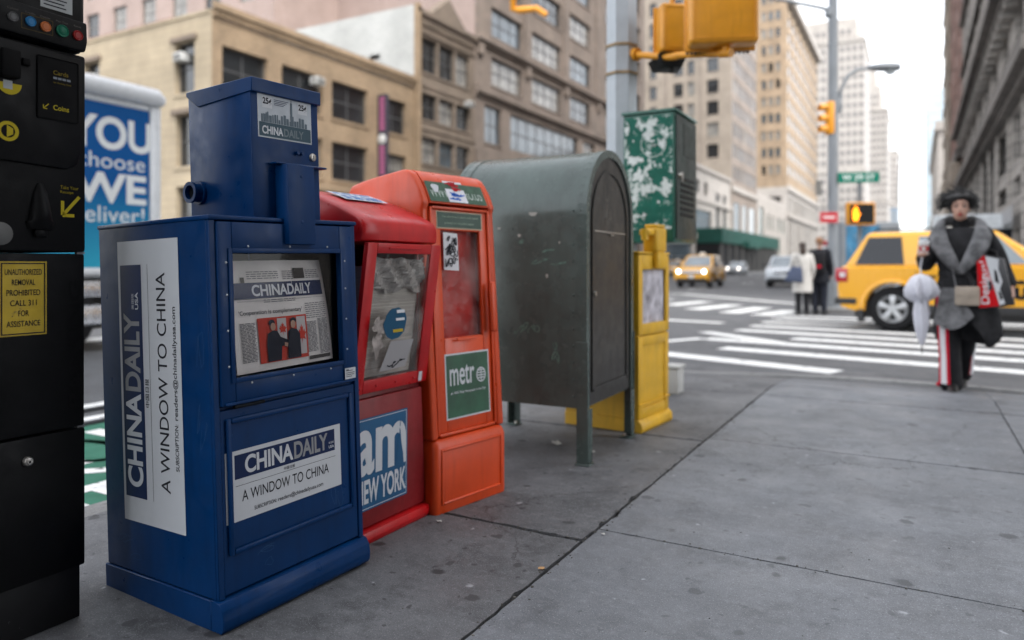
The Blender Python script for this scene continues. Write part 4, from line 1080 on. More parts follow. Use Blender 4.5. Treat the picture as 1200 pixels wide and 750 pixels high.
# ------------------------------------------------------------------ buildings
M_tanb = masonry("tan brick", (.33, .232, .14), (.245, .17, .102), (.25, .2, .145), .21, .07)
M_cream = masonry("painted cream wall", (.37, .30, .205), (.35, .285, .195), (.31, .255, .18), 1.4, .4, big=.3)
M_brown = masonry("brown stone", (.21, .16, .12), (.18, .14, .105), (.16, .13, .1), .6, .3)
M_taupe = masonry("taupe stone", (.23, .18, .145), (.20, .158, .126), (.2, .17, .15), .9, .4)
M_lime = masonry("limestone blocks", (.34, .285, .225), (.30, .25, .2), (.30, .26, .22), 1.2, .5, big=.25)
M_limeb = masonry("brown limestone", (.28, .225, .185), (.25, .20, .165), (.2, .18, .16), 1.0, .4)
M_orange = masonry("orange tan brick", (.36, .262, .172), (.32, .23, .15), (.33, .25, .17), .4, .2)
M_pale = masonry("pale stone", (.46, .42, .38), (.43, .395, .355), (.34, .31, .285), 1.5, .7, big=.18)  # on the far towers its paleness stands in for haze
M_grey = masonry("grey limestone", (.37, .34, .31), (.33, .305, .28), (.17, .16, .15), 1.1, .45, big=.3)
M_greyd = masonry("dark cornice stone", (.19, .172, .158), (.165, .15, .138), (.09, .08, .07), 1.4, .6, big=.35)
M_redb = masonry("red brown brick", (.27, .135, .10), (.22, .11, .085), (.2, .15, .13), .22, .07)
M_pink = masonry("pinkish brick", (.36, .265, .225), (.32, .235, .2), (.38, .32, .3), .3, .1, big=.2)
M_whitew = masonry("white painted party wall", (.44, .44, .415), (.42, .42, .40), (.36, .36, .34), .8, .3, big=.25)
M_glass = mat("dark window glass", (.016, .018, .02), .10, var=.5, scale=.6, spec=.8)
M_glass2 = mat("blue grey window glass", (.06, .08, .095), .10, var=.5, scale=.5, spec=.8)
M_blind = mat("drawn blind behind glass", (.22, .21, .19), .25, var=.35, scale=.9, spec=.6)
M_dframe = flat("dark window frame", (.075, .075, .076), .5)
M_lframe = flat("grey window frame", (.16, .155, .145), .5)
M_roof = mat("roofing felt", (.12, .12, .12), .9)
M_dark = mat("painted shed shade", (.012, .012, .013), .6)  # near-black colour for the shade beneath the shed

def wall(root, name, rz, org, length, z0, z1, wins, m, depth=.28, thick=.5):
    us = sorted({0, length} | {a for w in wins for a in (w[0], w[2])}); vs = sorted({z0, z1} | {a for w in wins for a in (w[1], w[3])})
    q = MB(); b = q.bm
    def inside(u, v): return any(w[0] < u < w[2] and w[1] < v < w[3] for w in wins)
    for u0, u1 in zip(us, us[1:]):
        for v0, v1 in zip(vs, vs[1:]):
            if u1-u0 < 1e-5 or v1-v0 < 1e-5: continue
            if not inside((u0+u1)/2, (v0+v1)/2): q.poly([(u0, 0, v0), (u1, 0, v0), (u1, 0, v1), (u0, 0, v1)])
    for a, c, e, d in wins:
        q.poly([(a, 0, c), (a, 0, d), (a, depth+.06, d), (a, depth+.06, c)]); q.poly([(e, 0, c), (e, depth+.06, c), (e, depth+.06, d), (e, 0, d)])
        q.poly([(a, 0, c), (a, depth+.06, c), (e, depth+.06, c), (e, 0, c)]); q.poly([(a, 0, d), (e, 0, d), (e, depth+.06, d), (a, depth+.06, d)])
        if e-a < 9 and c > z0+.1 and depth > .2: q.box(a-.08, e+.08, -.07, .02, c-.16, c-.003)
    q.poly([(0, 0, z0), (0, thick, z0), (0, thick, z1), (0, 0, z1)][::-1]); q.poly([(length, 0, z0), (length, thick, z0), (length, thick, z1), (length, 0, z1)])
    q.poly([(0, 0, z1), (length, 0, z1), (length, thick, z1), (0, thick, z1)])
    o = q.put(name, m, root); o.location = org; o.rotation_euler = (0, 0, R(rz)); return o
_wp = {}
def win_proto(w, h, cols, sash, glass, frame, rich):
    k = (round(w, 2), round(h, 2), cols, sash, glass.name, frame.name if frame else "")
    if k not in _wp:
        q = MB()
        if rich:
            f = min(.09, w*.05); q.ring(0, w, 0, h, f, 0, .07)
            for i in range(1, cols): q.box(w*i/cols-f*.5, w*i/cols+f*.5, .002, .068, f, h-f)
            if sash: 
                xs = [f]+[w*i/cols for i in range(1, cols)]+[w-f]
                for a, c in zip(xs, xs[1:]): q.box(a+f*.5, c-f*.5, .004, .066, h*sash-f*.5, h*sash+f*.5)
            o = q.put("window", frame)
            p = MB(); p.box(.01, w-.01, .035, .05, .01, h-.01); p.put("pane", glass, o)
        else:
            q.box(0, w, 0, .05, 0, h); o = q.put("window", glass)
        _wp[k] = [o, True]
    return _wp[k]
def windows(root, rz, org, wins, depth, cols=2, sash=.5, frame=None, rich=True, pick=None, mk=None):
    c_, s_ = math.cos(R(rz)), math.sin(R(rz))
    for i, (a, b_, e, d) in enumerate(wins):
        g = pick(i) if pick else M_glass
        pr = win_proto(e-a, d-b_, cols if not callable(cols) else cols(e-a), sash, g, frame or M_dframe, rich)
        loc = (org[0]+c_*a-s_*depth, org[1]+s_*a+c_*depth, b_)
        if pr[1]: o = pr[0]; pr[1] = False; o.parent = root; o.location = loc; o.rotation_euler = (0, 0, R(rz))
        else:
            o = pr[0].copy(); COL.objects.link(o); o.parent = root; o.location = loc; o.rotation_euler = (0, 0, R(rz))
            for ch in [x for x in pr[0].children]:
                c2 = ch.copy(); COL.objects.link(c2); c2.parent = o
def end_protos(): _wp.clear()
def facade(root, rz, org, length, z0, z1, wins, m, depth=.28, name="wall", **kw):
    o = wall(root, name, rz, org, length, z0, z1, wins, m, depth); windows(root, rz, org, wins, depth, **kw); return o
def ledge(root, rz, org, length, zs, m, name="cornice"):
    """zs: list of (z0, z1, projection)"""
    q = MB()
    for z0, z1, pr in zs: q.box(-.0, length, -pr, -.003, z0, z1, .02, 1)
    o = q.put(name, m, root); o.location = org; o.rotation_euler = (0, 0, R(rz)); return o
def core(root, x0, x1, y0, y1, H, m):
    q = MB(); q.box(x0, x1, y0, y1, -.1, H); q.put("body", m, root)
    q = MB(); q.box(x0+.05, x1-.05, y0+.05, y1-.05, H+.002, H+.08); q.put("roof", M_roof, root)
prk = random.Random(21)
mixg = lambda p, q: (lambda i: M_blind if prk.random() < p else (M_glass2 if prk.random() < q else M_glass))
M_acw = flat("grey white casing", (.52, .52, .5), .5)
def ac(name_label, parent_world, rz):
    t = thing("air_conditioner", name_label, "air conditioner", parent_world, (0, 0, R(rz)))
    q = MB(); q.box(-.33, .33, -.45, .10, 0, .42, .02); q.put("casing", M_acw, t, 40)
    q = MB()
    for i in range(7): q.box(-.28, .28, -.462, -.4505, .05+.045*i, .075+.045*i)
    for i in range(4): q.box(-.342, -.3305, -.40+.09*i, -.35+.09*i, .08, .34); 
    q.put("grille", M_lframe, t); return t

# B1 tan brick corner building
b1 = thing("brick_building", "low tan brick corner building with wide dark windows and cream side wall", "building", (-30, 23.7, 0))
E1 = [(.6, 9.72, 3.5, 11.95), (4.45, 9.72, 7.55, 11.95), (8.3, 9.72, 11.5, 11.95), (13.0, 9.72, 15.4, 11.95)]
E2 = [(a, 6.1, c, 8.35) for a, _, c, _ in E1]; E3 = [(.6, .6, 7.4, 4.6), (8.2, .6, 15.4, 4.6)]
facade(b1, 90, (0, .006, 0), 16.25, 0, 13.2, E1+E2+E3, M_tanb, cols=lambda w: 4 if w > 5 else 2, sash=.5, pick=mixg(.1, .15))
S1 = [(37.23, 9.65, 38.73, 12.25), (37.3, 6.0, 38.7, 8.62), (29.4, 9.65, 30.8, 12.3), (29.4, 6.0, 30.8, 8.6), (20, 9.65, 21.4, 12.3), (37.3, 2.2, 38.7, 5)]
facade(b1, 0, (-40, 0, 0), 39.996, 0, 13.4, S1, M_cream, depth=.3, cols=1, sash=.5)
core(b1, -39.9, -.5, .5, 16.2, 12.6, M_cream)
ledge(b1, 90, (0, 0, 0), 16.25, [(13.2, 13.55, .10), (13.55, 13.75, .28), (13.75, 13.95, .14), (5.35, 5.75, .25)], M_tanb)
q = MB()
for i in range(54): q.box(.12+.3*i, .27+.3*i, -.20, -.101, 13.28, 13.547)
o = q.put("dentil_trim", M_tanb, b1); o.rotation_euler = (0, 0, R(90))
q = MB(); q.box(0, 39.95, -.06, .3, 13.4, 13.55); q.box(27.0, 27.15, -.06, -.003, 0, 13.39); o = q.put("coping", M_cream, b1); o.location = (-40, 0, 0)
q = MB()
for u0, v0, u1, v1 in S1[:4]: q.box(u0-.25, u1+.2, -.16, -.003, v1+.003, v1+.28, .02, 1)

for o in split_put(q, "lintel", M_brown, b1): o.location = (-40, 0, 0)
ac("white window air conditioner under the dark lintel of the cream side wall", (-32.35, 23.95, 11.30), 0)
ac("white window air conditioner in the far left window of the cream wall", (-39.95, 23.95, 11.2), 0)
ac("white window air conditioner in the tan brick front beside the brick pier", (-29.95, 30.6, 11.3), 90)
# vertical hanging sign with a round medallion
vs = thing("vertical_sign", "narrow dark vertical sign with pink lettering and round white medallion on the tan brick front", "sign", (-29.99, 36.2, 6.6), (0, 0, R(90)))
q = MB(); q.box(-.13, .13, -.75, -.06, 0, 5.3, .02); q.put("panel", mat("plum sign panel", (.035, .03, .045), .5), vs)
q = MB(); q.box(-.1, .1, -.059, -.002, .3, .4); q.box(-.1, .1, -.059, -.002, 4.9, 5.0); q.put("bracket", M_dframe, vs)
q = MB()
for i, ch_ in enumerate("GHIJKL"[:0]): pass
for i in range(16):
    if 6 <= i <= 8: continue
    q.box(-.142, -.1305, -.60, -.22, .25+.31*i, .44+.31*i)
q.put("pink_marks", flat("faded pink print", (.42, .12, .24), .6), vs)
q = MB(); q.lathe([(0, -.165), (.30, -.165), (.32, -.15), (.32, -.1305)], (0, -.40, 2.45), 'x', 24); q.put("medallion", M_acw, vs, 40)

# B2 narrow brown building with a gable and a white party wall
b2 = thing("stone_building", "narrow brown stone building with small gable and white painted side wall", "building", (-30, 40, 0))
E = []
for z0, z1 in ((14.55, 17.0), (11.25, 13.1), (8.2, 10.05)): E += [(.85, z0, 2.75, z1), (2.95, z0, 4.95, z1), (5.15, z0, 7.0, z1)]
E += [(.8, .5, 7.1, 6.6)]
facade(b2, 90, (0, 0, 0), 7.75, 0, 18.4, E, M_brown, cols=lambda w: 3 if w > 3 else 2, sash=.5, pick=mixg(.25, .3))
wall(b2, "party_wall", 0, (-22, -.006, 0), 21.996, 0, 18.9, [], M_whitew)
core(b2, -21.9, -.5, .5, 7.7, 17.8, M_brown)
ledge(b2, 90, (0, 0, 0), 7.75, [(18.4, 18.75, .35), (17.2, 17.35, .12), (13.5, 14.0, .08), (10.5, 10.9, .08), (7.2, 7.6, .2)], M_brown)
q = MB()
for i in range(14): q.box(.35+.52*i, .60+.52*i, -.22, -.003, 17.75, 18.15, .03, 1)

for o in split_put(q, "bracket", M_brown, b2): o.rotation_euler = (0, 0, R(90))
q = MB(); q.prism([(1.6, 18.76), (3.9, 20.5), (6.2, 18.76)], lambda u, v, w: (u, w, v), -.25, .6, .05, 1); o = q.put("gable", M_brown, b2); o.rotation_euler = (0, 0, R(90))
q = MB(); q.box(-.02, .35, -.02, .35, 0, 19.0); q.put("corner_pier", M_tanb, b2)
q = MB()
for x, z, w, h in ((-3.9, 15.6, .9, .35), (-3.6, 15.0, .6, .2)): q.box(x, x+w, -.006, -.003, z, z+h)
q.put("faded_paint", flat("faded pink paint", (.62, .50, .49), .8), b2)
ac("white window air conditioner at the seam between two brown fronts", (-29.95, 46.6, 13.1), 90)

# B3 taupe office block
b3 = thing("office_building", "tall taupe stone office block with triple windows above a long glazed ground storey", "building", (-30, 47.8, 0))
E = []
cols_ = ((2.5, 7.7), (9.55, 15.6), (17.65, 22.8), (27.2, 32.0), (33.5, 38.5))
for k in range(7):
    for a, c in cols_: E.append((a, 19.6+4.13*k, c, 22.0+4.13*k))
for a, c in cols_: E.append((a, 15.65, c, 17.95))
E += [(1.4, 10.9, 4.15, 13.9), (5.6, 10.9, 19.6, 13.9), (20.9, 10.9, 24.0, 13.9), (27, 10.9, 38.5, 13.9), (1.4, .6, 9, 8), (10, .6, 19.6, 8), (21, .6, 26, 8), (27, .6, 38.5, 8)]
facade(b3, 90, (0, 0, 0), 40.2, 0, 50, E, M_taupe, cols=lambda w: 8 if w > 9 else (4 if w > 5.5 else (3 if w > 3.5 else 2)), sash=.5, pick=mixg(.22, .45))
wall(b3, "party_wall", 0, (-30, -.006, 0), 29.996, 0, 50, [], M_pink)
core(b3, -29.9, -.5, .5, 40, 49, M_taupe)
ledge(b3, 90, (0, 0, 0), 40.2, [(18.75, 19.15, .45), (18.45, 18.75, .2), (14.6, 15.2, .4), (14.3, 14.6, .15), (9.2, 10.2, .25)], M_taupe)
q = MB()
for u in (0.0, 8.0, 15.95, 24.2, 32.4): 
    q.box(u+.1, u+1.2, -.16, -.004, 19.2, 50); q.box(u+.3, u+1.0, -.30, -.004, 17.6, 18.44, .04, 1)

for o in split_put(q, "pilaster", M_taupe, b3): o.rotation_euler = (0, 0, R(90))

# blocks rising behind the low tan building
bk = thing("apartment_building", "pinkish brick building with white roof bulkhead rising behind the tan brick roof", "building", (-44, 40.5, 0))
W_s = []
for k in range(6):
    for x in (1, 5.2, 9.4, 13.6, 17.8, 22): W_s.append((x, 14.5+3.9*k, x+2.0, 17.0+3.9*k))
facade(bk, 0, (-26, -.006, 0), 25.996, 0, 40, W_s, M_pink, depth=.2, cols=2, sash=.5, pick=mixg(.6, .6), frame=M_lframe)
wall(bk, "side_wall", 90, (0, 0, 0), 22, 0, 40, [], M_pink); core(bk, -25.9, -.5, .5, 22, 39.5, M_pink)
bw = thing("roof_bulkhead", "white roof bulkhead box above the tan brick building", "building", (-35.9, 47.5, 0))
q = MB(); q.box(-4.5, 0, 0, 5, 12, 21.6, .05); q.put("wall", M_whitew, bw); q = MB(); q.box(-4.6, .1, -.1, 5.1, 21.65, 21.85); q.put("coping", M_roof, bw)
br_ = thing("brick_building", "dark red brick building with corbelled roofline seen over the cream side wall", "building", (-41.5, 30, 0))
wall(br_, "wall", 0, (-24, 0, 0), 24, 0, 16.5, [(3, 13.6, 4.4, 15.4), (8, 13.6, 9.4, 15.4), (13, 13.6, 14.4, 15.4), (18, 13.6, 19.4, 15.4)], M_redb); windows(br_, 0, (-24, 0, 0), [(3, 13.6, 4.4, 15.4), (8, 13.6, 9.4, 15.4), (13, 13.6, 14.4, 15.4), (18, 13.6, 19.4, 15.4)], .28, 1, .5)
core(br_, -23.9, -.05, .5, 12, 16.2, M_redb); ledge(br_, 0, (-24, 0, 0), 24, [(16.5, 16.9, .2), (16.1, 16.49, .1)], M_redb)

# low white-banded shops, then the limestone tower behind them
bs = thing("shop_building", "low pale shop building with broad white bands beyond the taupe block", "building", (-30, 90, 0))
E = [(1, 6.8, 16, 10.0), (17.5, 6.8, 32, 10.0), (35, 7, 38, 13.5), (40, 7, 43, 13.5), (1, .3, 20, 4.5), (22, .3, 44, 4.5)]
E += [(2+5*i, 12.6, 4.5+5*i, 14.6) for i in range(6)]
facade(bs, 90, (0, 0, 0), 46, 0, 16.4, E, M_pale, cols=lambda w: 8 if w > 9 else 2, sash=.5, pick=mixg(.1, .8), frame=M_lframe)
wall(bs, "side_wall", 0, (-24, 0, 0), 23.95, 0, 16.4, [], M_lime); core(bs, -23.9, -.5, .5, 45.9, 15.8, M_pale)
ledge(bs, 90, (0, 0, 0), 46, [(16.4, 16.9, .4), (11.2, 11.9, .3), (5.2, 6.2, .25)], M_pale)
b4 = thing("limestone_tower", "tall limestone tower with dark narrow windows on its front and brown side", "building", (-30, 137, 0))
cx_ = [(-45.8, -44.3), (-41.0, -39.1), (-38.3, -36.9), (-34.6, -32.4)]
Sw = []
for k in range(11):
    for i, (a, c) in enumerate(cx_): Sw.append((a+50, 21.3+4.05*k, c+50, 23.9+4.05*k))
facade(b4, 0, (-20, -.006, 0), 19.996, 0, 70, Sw, M_lime, depth=.35, cols=2, sash=.5, rich=False, pick=mixg(.2, .1))
Ew = []
for k in range(12):
    for i in range(9): Ew.append((1.2+2.55*i, 17.3+4.05*k, 2.9+2.55*i, 19.9+4.05*k))
Ew = Ew[:90] + [(1.5, 3, 7, 13), (9, 3, 14, 13), (16, 3, 22, 13)]
facade(b4, 90, (0, 0, 0), 24, 0, 70, Ew, M_limeb, depth=.12, rich=False, pick=mixg(.1, .25))
core(b4, -19.9, -.6, .6, 23.9, 69, M_lime); ledge(b4, 90, (0, 0, 0), 24, [(15.0, 16, .4), (69.5, 70.5, .8)], M_pale)
q = MB()
for x in (-12.6, -5.9): q.box(x, x+.25, -.12, -.003, 17, 70)
split_put(q, "vertical_rib", M_limeb, b4)
bm2 = thing("shop_building", "pale narrow building with green tall glazing beside the shed", "building", (-30, 161.5, 0))
E = [(2, 5, 8, 14), (12, 9.5, 15, 13), (18, 9.5, 21, 13), (12, 4.5, 15, 8), (18, 4.5, 21, 8), (26, 9.5, 30, 13), (33, 9.5, 37, 13), (26, 4, 30, 8)]
facade(bm2, 90, (0, 0, 0), 39, 0, 17, E, M_pale, rich=True, cols=2, pick=mixg(.1, .8), frame=mat("green frame", (.10, .22, .17), .5)); core(bm2, -15, -.5, .2, 38.9, 16.5, M_pale)
b5 = thing("brick_tower", "tall orange tan brick tower with white stone base and paired windows", "building", (-30, 202, 0))
Sw = []
for k in range(12):
    for x in (1.6, 3.4, 5.2, 8.4, 10.2): Sw.append((x-.0, 25.4+4.55*k, x+1.15, 27.9+4.55*k))
Sw = [(a+2.5, b_, c+2.5, d) for a, b_, c, d in Sw if a < 6] 
facade(b5, 0, (-10.5, -.006, 0), 10.496, 22, 72, Sw, M_orange, depth=.3, rich=False, pick=mixg(.5, .5))
Ew = []
for k in range(11):
    for i in range(9): Ew.append((2+7.2*i, 25.4+4.4*k, 6.6+7.2*i, 28.0+4.4*k))
facade(b5, 90, (0, 0, 0), 66, 22, 72, Ew, M_orange, depth=.15, rich=False, pick=mixg(.0, .1))
Eb = [(2+5.3*i, 2, 5.6+5.3*i, 13.5) for i in range(12)] + [(2+5.3*i, 15.5, 5.6+5.3*i, 19.5) for i in range(12)]
facade(b5, 90, (0, -.02, 0), 66, 0, 21.99, Eb, M_pale, depth=.25, rich=False, name="stone_base", pick=mixg(.3, .4))
wall(b5, "stone_base", 0, (-10.5, -.026, 0), 10.496, 0, 21.99, [(2, 15.5, 5, 19.5), (6, 15.5, 9, 19.5), (2, 2, 9, 12)], M_pale); windows(b5, 0, (-10.5, -.02, 0), [(2, 15.5, 5, 19.5), (6, 15.5, 9, 19.5), (2, 2, 9, 12)], .28, rich=False)
core(b5, -10.4, -.7, .7, 65.9, 71, M_orange); ledge(b5, 90, (0, -.02, 0), 66, [(21.0, 22.4, .6), (14.0, 14.8, .5), (70.5, 72.3, 1.6)], M_pale)
wt = thing("fire_escape_tower", "dark steel fire escape stack hung in the gap between the two towers", "fire escape", (-38, 206, 0))
q = MB()
for k in range(14): 
    q.box(-3.4, 0, -2, 0, 26+3.6*k, 26.25+3.6*k); q.box(-3.4, 0, -2.05, -1.98, 26.9+3.6*k, 27.05+3.6*k)
split_put(q, "platform", M_dframe, wt); q = MB()
for x in (-3.4, 0): q.box(x-.12, x+.12, -2.1, -1.9, 0, 78)
split_put(q, "post", M_dframe, wt)

def tower(name, label, x0, x1, y0, y1, H, m, nx, nz, steps=(), zb=8, wmat=None):
    t = thing(name, label, "building", ((x0+x1)/2, y0, 0)); w = (x1-x0); q = MB(); q.box(-w/2, w/2, 0, y1-y0, 0, H)
    for inset, h in steps: q.box(-w/2+inset, w/2-inset, inset*.6, y1-y0-inset*.6, H, h); 
    q.put("wall", m, t)
    q = MB(); hh = H if not steps else steps[0][1]
    for k in range(nz):
        for i in range(nx):
            z = zb+(hh-zb-3)*k/nz; x = -w/2+w*(i+.22)/nx; 
            ins = steps[0][0] if steps and z > H else 0
            if x < -w/2+ins or x+w*.56/nx > w/2-ins: continue
            yy = ins*.6
            q.box(x, x+w*.56/nx, yy-.04, yy-.005, z, z+(hh-zb)/nz*.55)
    for k in range(nz):
        for i in range(max(3, nx//2)):
            z = zb+(H-zb-3)*k/nz; y = (y1-y0)*(i+.22)/max(3, nx//2)
            q.box(w/2+.005, w/2+.04, y, y+(y1-y0)*.5/max(3, nx//2), z, z+(H-zb)/nz*.55)
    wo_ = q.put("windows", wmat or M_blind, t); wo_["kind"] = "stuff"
    
    q = MB(); q.box(-w/2-.4, w/2+.4, -.4, y1-y0, H*.42, H*.42+1.6); q.box(-w/2-.5, w/2+.5, -.5, y1-y0+.5, H-.8, H+.8); q.box(-w/2-.4, w/2+.4, -.4, y1-y0, H*.28, H*.28+1.2); q.put("cornice", M_pale, t)
    return t
tower("stone_tower", "very tall haze-paled stone tower standing behind the street lamp mast", -46, -19.2, 335, 375, 96, M_pale, 11, 24, ((3, 106),), wmat=mat("haze-paled window band", (.17, .16, .155), .4))  # haze is put into the pale wall and window colours of these towers
tower("stone_tower", "stepped haze-paled tower to the right of the street lamp mast, lower than its neighbour", -30, -13.8, 430, 470, 84, M_pale, 8, 22, ((3, 97), (5.5, 106)), wmat=mat("haze-paled window band", (.17, .16, .155), .4))
tower("stone_tower", "distant small haze-paled block at the end of the avenue", -24, -13.2, 620, 660, 88, M_pale, 5, 16, wmat=mat("haze-paled window band", (.17, .16, .155), .4))
tower("stone_tower", "distant blue grey low block beside the crane mast", -16, -11.5, 560, 590, 42, mat("blue grey cladding", (.20, .25, .30), .4), 5, 10)
mk = thing("crane_mast", "thin dark mast rising far down the avenue", "mast", (-12.2, 600, 0))  # thin mast of a far-off crane
q = MB(); q.tube([(0, 0, 0), (0, 0, 60), (2, 0, 96)], [1.0, .8, .5], 6); q.tube([(0, 0, 96), (5, 0, 97)], .6, 6); q.put("mast", M_lframe, mk)

# right-hand side
r1 = thing("grey_building", "grey limestone building with heavy dark cornices and arched shop windows behind the taxi", "building", (3.0, 23.3, 0))
L = 40.0
def ww(y0, y1, z0, z1): return (L-(y1-23.3), z0, L-(y0-23.3), z1)
W_ = []
for a, c in ((24.2, 27.2), (28.9, 31.4), (33.4, 36.9), (47.6, 49.6), (51.4, 53.4), (55.2, 57.2), (59, 61)): W_ += [ww(a, c, 4.65, 6.35), ww(a, c, 3.42, 4.1), ww(a, c, .2, 2.35)]
W_ += [ww(38.9, 46.2, .3, 6.5)]
for k in range(9):
    for i in range(9):
        a = 24.3+4.35*i; W_.append(ww(a, a+2.1, 11.6+3.7*k, 14.0+3.7*k))
W_ += [ww(24.3+4.35*i, 26.4+4.35*i, 7.9, 9.8) for i in range(9)]
facade(r1, -90, (0, L, 0), L, 0, 46, W_, M_grey, depth=.18, cols=2, sash=.5, rich=True, pick=mixg(.05, .2))
wall(r1, "side_wall", 0, (.004, -.008, 0), 25, 0, 46, [], M_grey); core(r1, .6, 25, .6, 39.9, 45, M_grey)
ledge(r1, -90, (0, L, 0), L, [(6.75, 7.25, .62), (6.5, 6.75, .35), (10.35, 10.65, .8), (10.05, 10.35, .5), (15.0, 15.2, .25), (18.7, 18.95, .3), (26.1, 26.4, .3), (45.5, 46.3, 1.2)], M_greyd)
q = MB()
for k in range(30): q.box(.2+1.32*k, .8+1.32*k, -.45, -.003, 9.75, 10.04, .03, 1)
for i in range(10):
    u = L-(23.5+4.35*i-23.3)-.75; q.box(u+.1, u+.75, -.07, -.004, 11, 45.4); q.box(u+.1, u+.75, -.08, -.004, .1, 6.45)

for o in split_put(q, "bracket", M_grey, r1): o.location = (0, L, 0); o.rotation_euler = (0, 0, R(-90))
q = MB()
for a, c in ((28.6, 31.8), (33.1, 37.2), (47.4, 61.2)): q.box(L-(c-23.3), L-(a-23.3), -.32, -.285, 2.45, 3.0, .01, 1)
fas_ = q.put("shop_fascia", mat("grey shop fascia", (.30, .30, .31), .5), r1); fas_.location = (0, L, 0); fas_.rotation_euler = (0, 0, R(-90))
q = MB(); q.box(-(36.2-23.3), -(34.2-23.3), -.33, -.3205, 2.58, 2.88); o = q.put("pink_mark", flat("pink shop mark", (.45, .2, .22), .6), r1); o.location = (0, 0, 0); o.rotation_euler = (0, 0, R(-90))
r2 = thing("brick_tower", "tall red brown brick tower edged by a pale stone column at the right", "building", (3.0, 63.6, 0))
W_ = []
for k in range(14):
    for i in range(5): W_.append((3+6.4*i, 12+3.9*k, 5.4+6.4*i, 14.4+3.9*k))
facade(r2, -90, (0, 34, 0), 34, 0, 68, W_, M_redb, depth=.3, rich=False, pick=mixg(.3, .3)); core(r2, .6, 24, .6, 33.9, 67, M_redb)
wall(r2, "side_wall", 0, (.004, -.008, 0), 24, 0, 68, [], M_redb)
q = MB(); q.box(-.35, -.003, 24, 34, 0, 68.5); q.box(-.7, -.003, 24.2, 33.8, 8.5, 10, .05, 1)
for k in range(16): q.box(-.5, -.351, 24.5, 33.5, 11+3.5*k, 11.4+3.5*k)
q.put("stone_column", M_lime, r2)
ledge(r2, -90, (0, 34, 0), 34, [(9.2, 9.9, .5), (5.5, 6.1, .4)], M_greyd)
q = MB()
for y in (2, 9): q.box(-.9, -.004, y, y+1.2, 7.3, 9.1, .15, 2)
split_put(q, "corbel", M_lime, r2)
bld = thing("glass_tower", "pale blue glass tower far down the right side of the avenue", "building", (2.4, 255, 0))
q = MB(); q.box(0, 30, 0, 40, 0, 55); q.put("wall", mat("pale blue curtain wall", (.42, .52, .58), .25, var=.15, scale=.2, spec=.8), bld)
q = MB()
for k in range(20): q.box(-.1, 30, -.1, -.005, 2+2.7*k, 2.3+2.7*k); 
for k in range(20): q.box(-.1, -.005, 0, 40, 2+2.7*k, 2.3+2.7*k)
q.put("mullions", M_acw, bld)
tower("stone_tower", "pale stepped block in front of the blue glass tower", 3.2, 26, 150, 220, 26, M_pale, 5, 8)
# our own side: building along the walk and the block opposite, mostly out of frame
own = thing("corner_building", "dark stone building lining the near pavement", "building", (3.3, -34, 0))
W_ = [(2+5*i, .5, 5.5+5*i, 3.5) for i in range(7)] + [(2+5*i, 5+4*k, 5+5*i, 7.4+4*k) for i in range(7) for k in range(6)]
facade(own, -90, (0, 37, 0), 37, 0, 32, W_, M_greyd, rich=False); core(own, .6, 25, .2, 36.9, 31, M_greyd)
end_protos()

# green sidewalk shed
sh = thing("sidewalk_shed", "green sidewalk shed on steel posts in front of the pale shops", "scaffold", (-28, 112, 0))
M_shed = mat("dark green plywood", (.012, .065, .05), .6, var=.3, scale=.5); 
q = MB(); q.box(-2, 2.1, 0, 52, 4.6, 6.9, .03, 1); q.box(-2.0, 2.9, 16, 26, 4.2, 5.2, .03, 1); q.put("parapet", M_shed, sh)
for i in range(11):
    q = MB(); q.cyl((1.9, .3+5.1*i, -.1), (1.9, .3+5.1*i, 4.6), .12, seg=8); q.put("post", M_lframe, sh)
q = MB(); q.box(-1.95, 1.6, .1, 51.9, 0.02, 4.5); q.put("painted_shade", M_dark, sh)  # dark block painted in as the shade under the shed
# ------------------------------------------------------------------ street furniture
M_galv = mat("grey painted steel pole", (.40, .43, .46), .45, var=.1, scale=5, streak=.25, dirt=(.25, .25, .25), dirtamt=.3)
M_galvd = mat("dull mast steel", (.17, .185, .20), .5, var=.1, scale=3)
M_sigy = mat("signal yellow", (.66, .27, .012), .42, var=.1, scale=8, chip=(.12, .07, .03), chipamt=.035, chipscale=16, streak=.25)
M_sigd = flat("signal black", (.012, .012, .012), .5)
M_ctl = mat("green control cabinet paint", (.006, .085, .058), .35, var=.22, scale=7, streak=.4, chip=(.02, .17, .12), chipamt=.05, chipscale=14)
M_ctld = mat("dusty dark cabinet side", (.022, .034, .030), .5, var=.45, scale=8, dirt=(.07, .075, .07), dirtamt=.4, chip=(.1, .1, .1), chipamt=.03, chipscale=22)

pole = thing("signal_pole", "grey octagonal signal pole with yellow bracket arm behind the mail storage box", "signal pole", (-2.05, 5.45, 0))
q = MB(); q.lathe([(.20, 0), (.20, .03), (.155, .10), (.145, .6), (.128, .8), (.122, 6.5)], seg=8); q.put("pole", M_galv, pole, 30)
q = MB()
for z in (2.50, 2.72): q.lathe([(.132, z), (.136, z+.005), (.136, z+.02), (.132, z+.025)], seg=8)
split_put(q, "clamp_band", mat("rusty band", (.28, .20, .12), .6, var=.3, scale=30), pole)
q = MB(); a0, a1, a2 = (-1.93, 5.42, 2.655), (-1.56, 5.26, 2.55), (-1.13, 5.07, 2.465)
loc = Vector(pole.location)
q.tube([Vector(p)-loc for p in (a0, (-1.60, 5.28, 2.555), a1, (-1.52, 5.24, 2.548), a2)], [.026, .026, .03, .026, .024], 12); q.tube([Vector((-1.945, 5.43, 2.66))-loc, Vector((-1.90, 5.41, 2.65))-loc], .05, 12)
q.tube([Vector((-1.15, 5.07, 2.46))-loc, Vector((-1.15, 5.07, 2.512))-loc], .03, 12); q.tube([Vector((-1.19, 5.09, 2.477))-loc, Vector((-1.11, 5.06, 2.463))-loc], .034, 12)
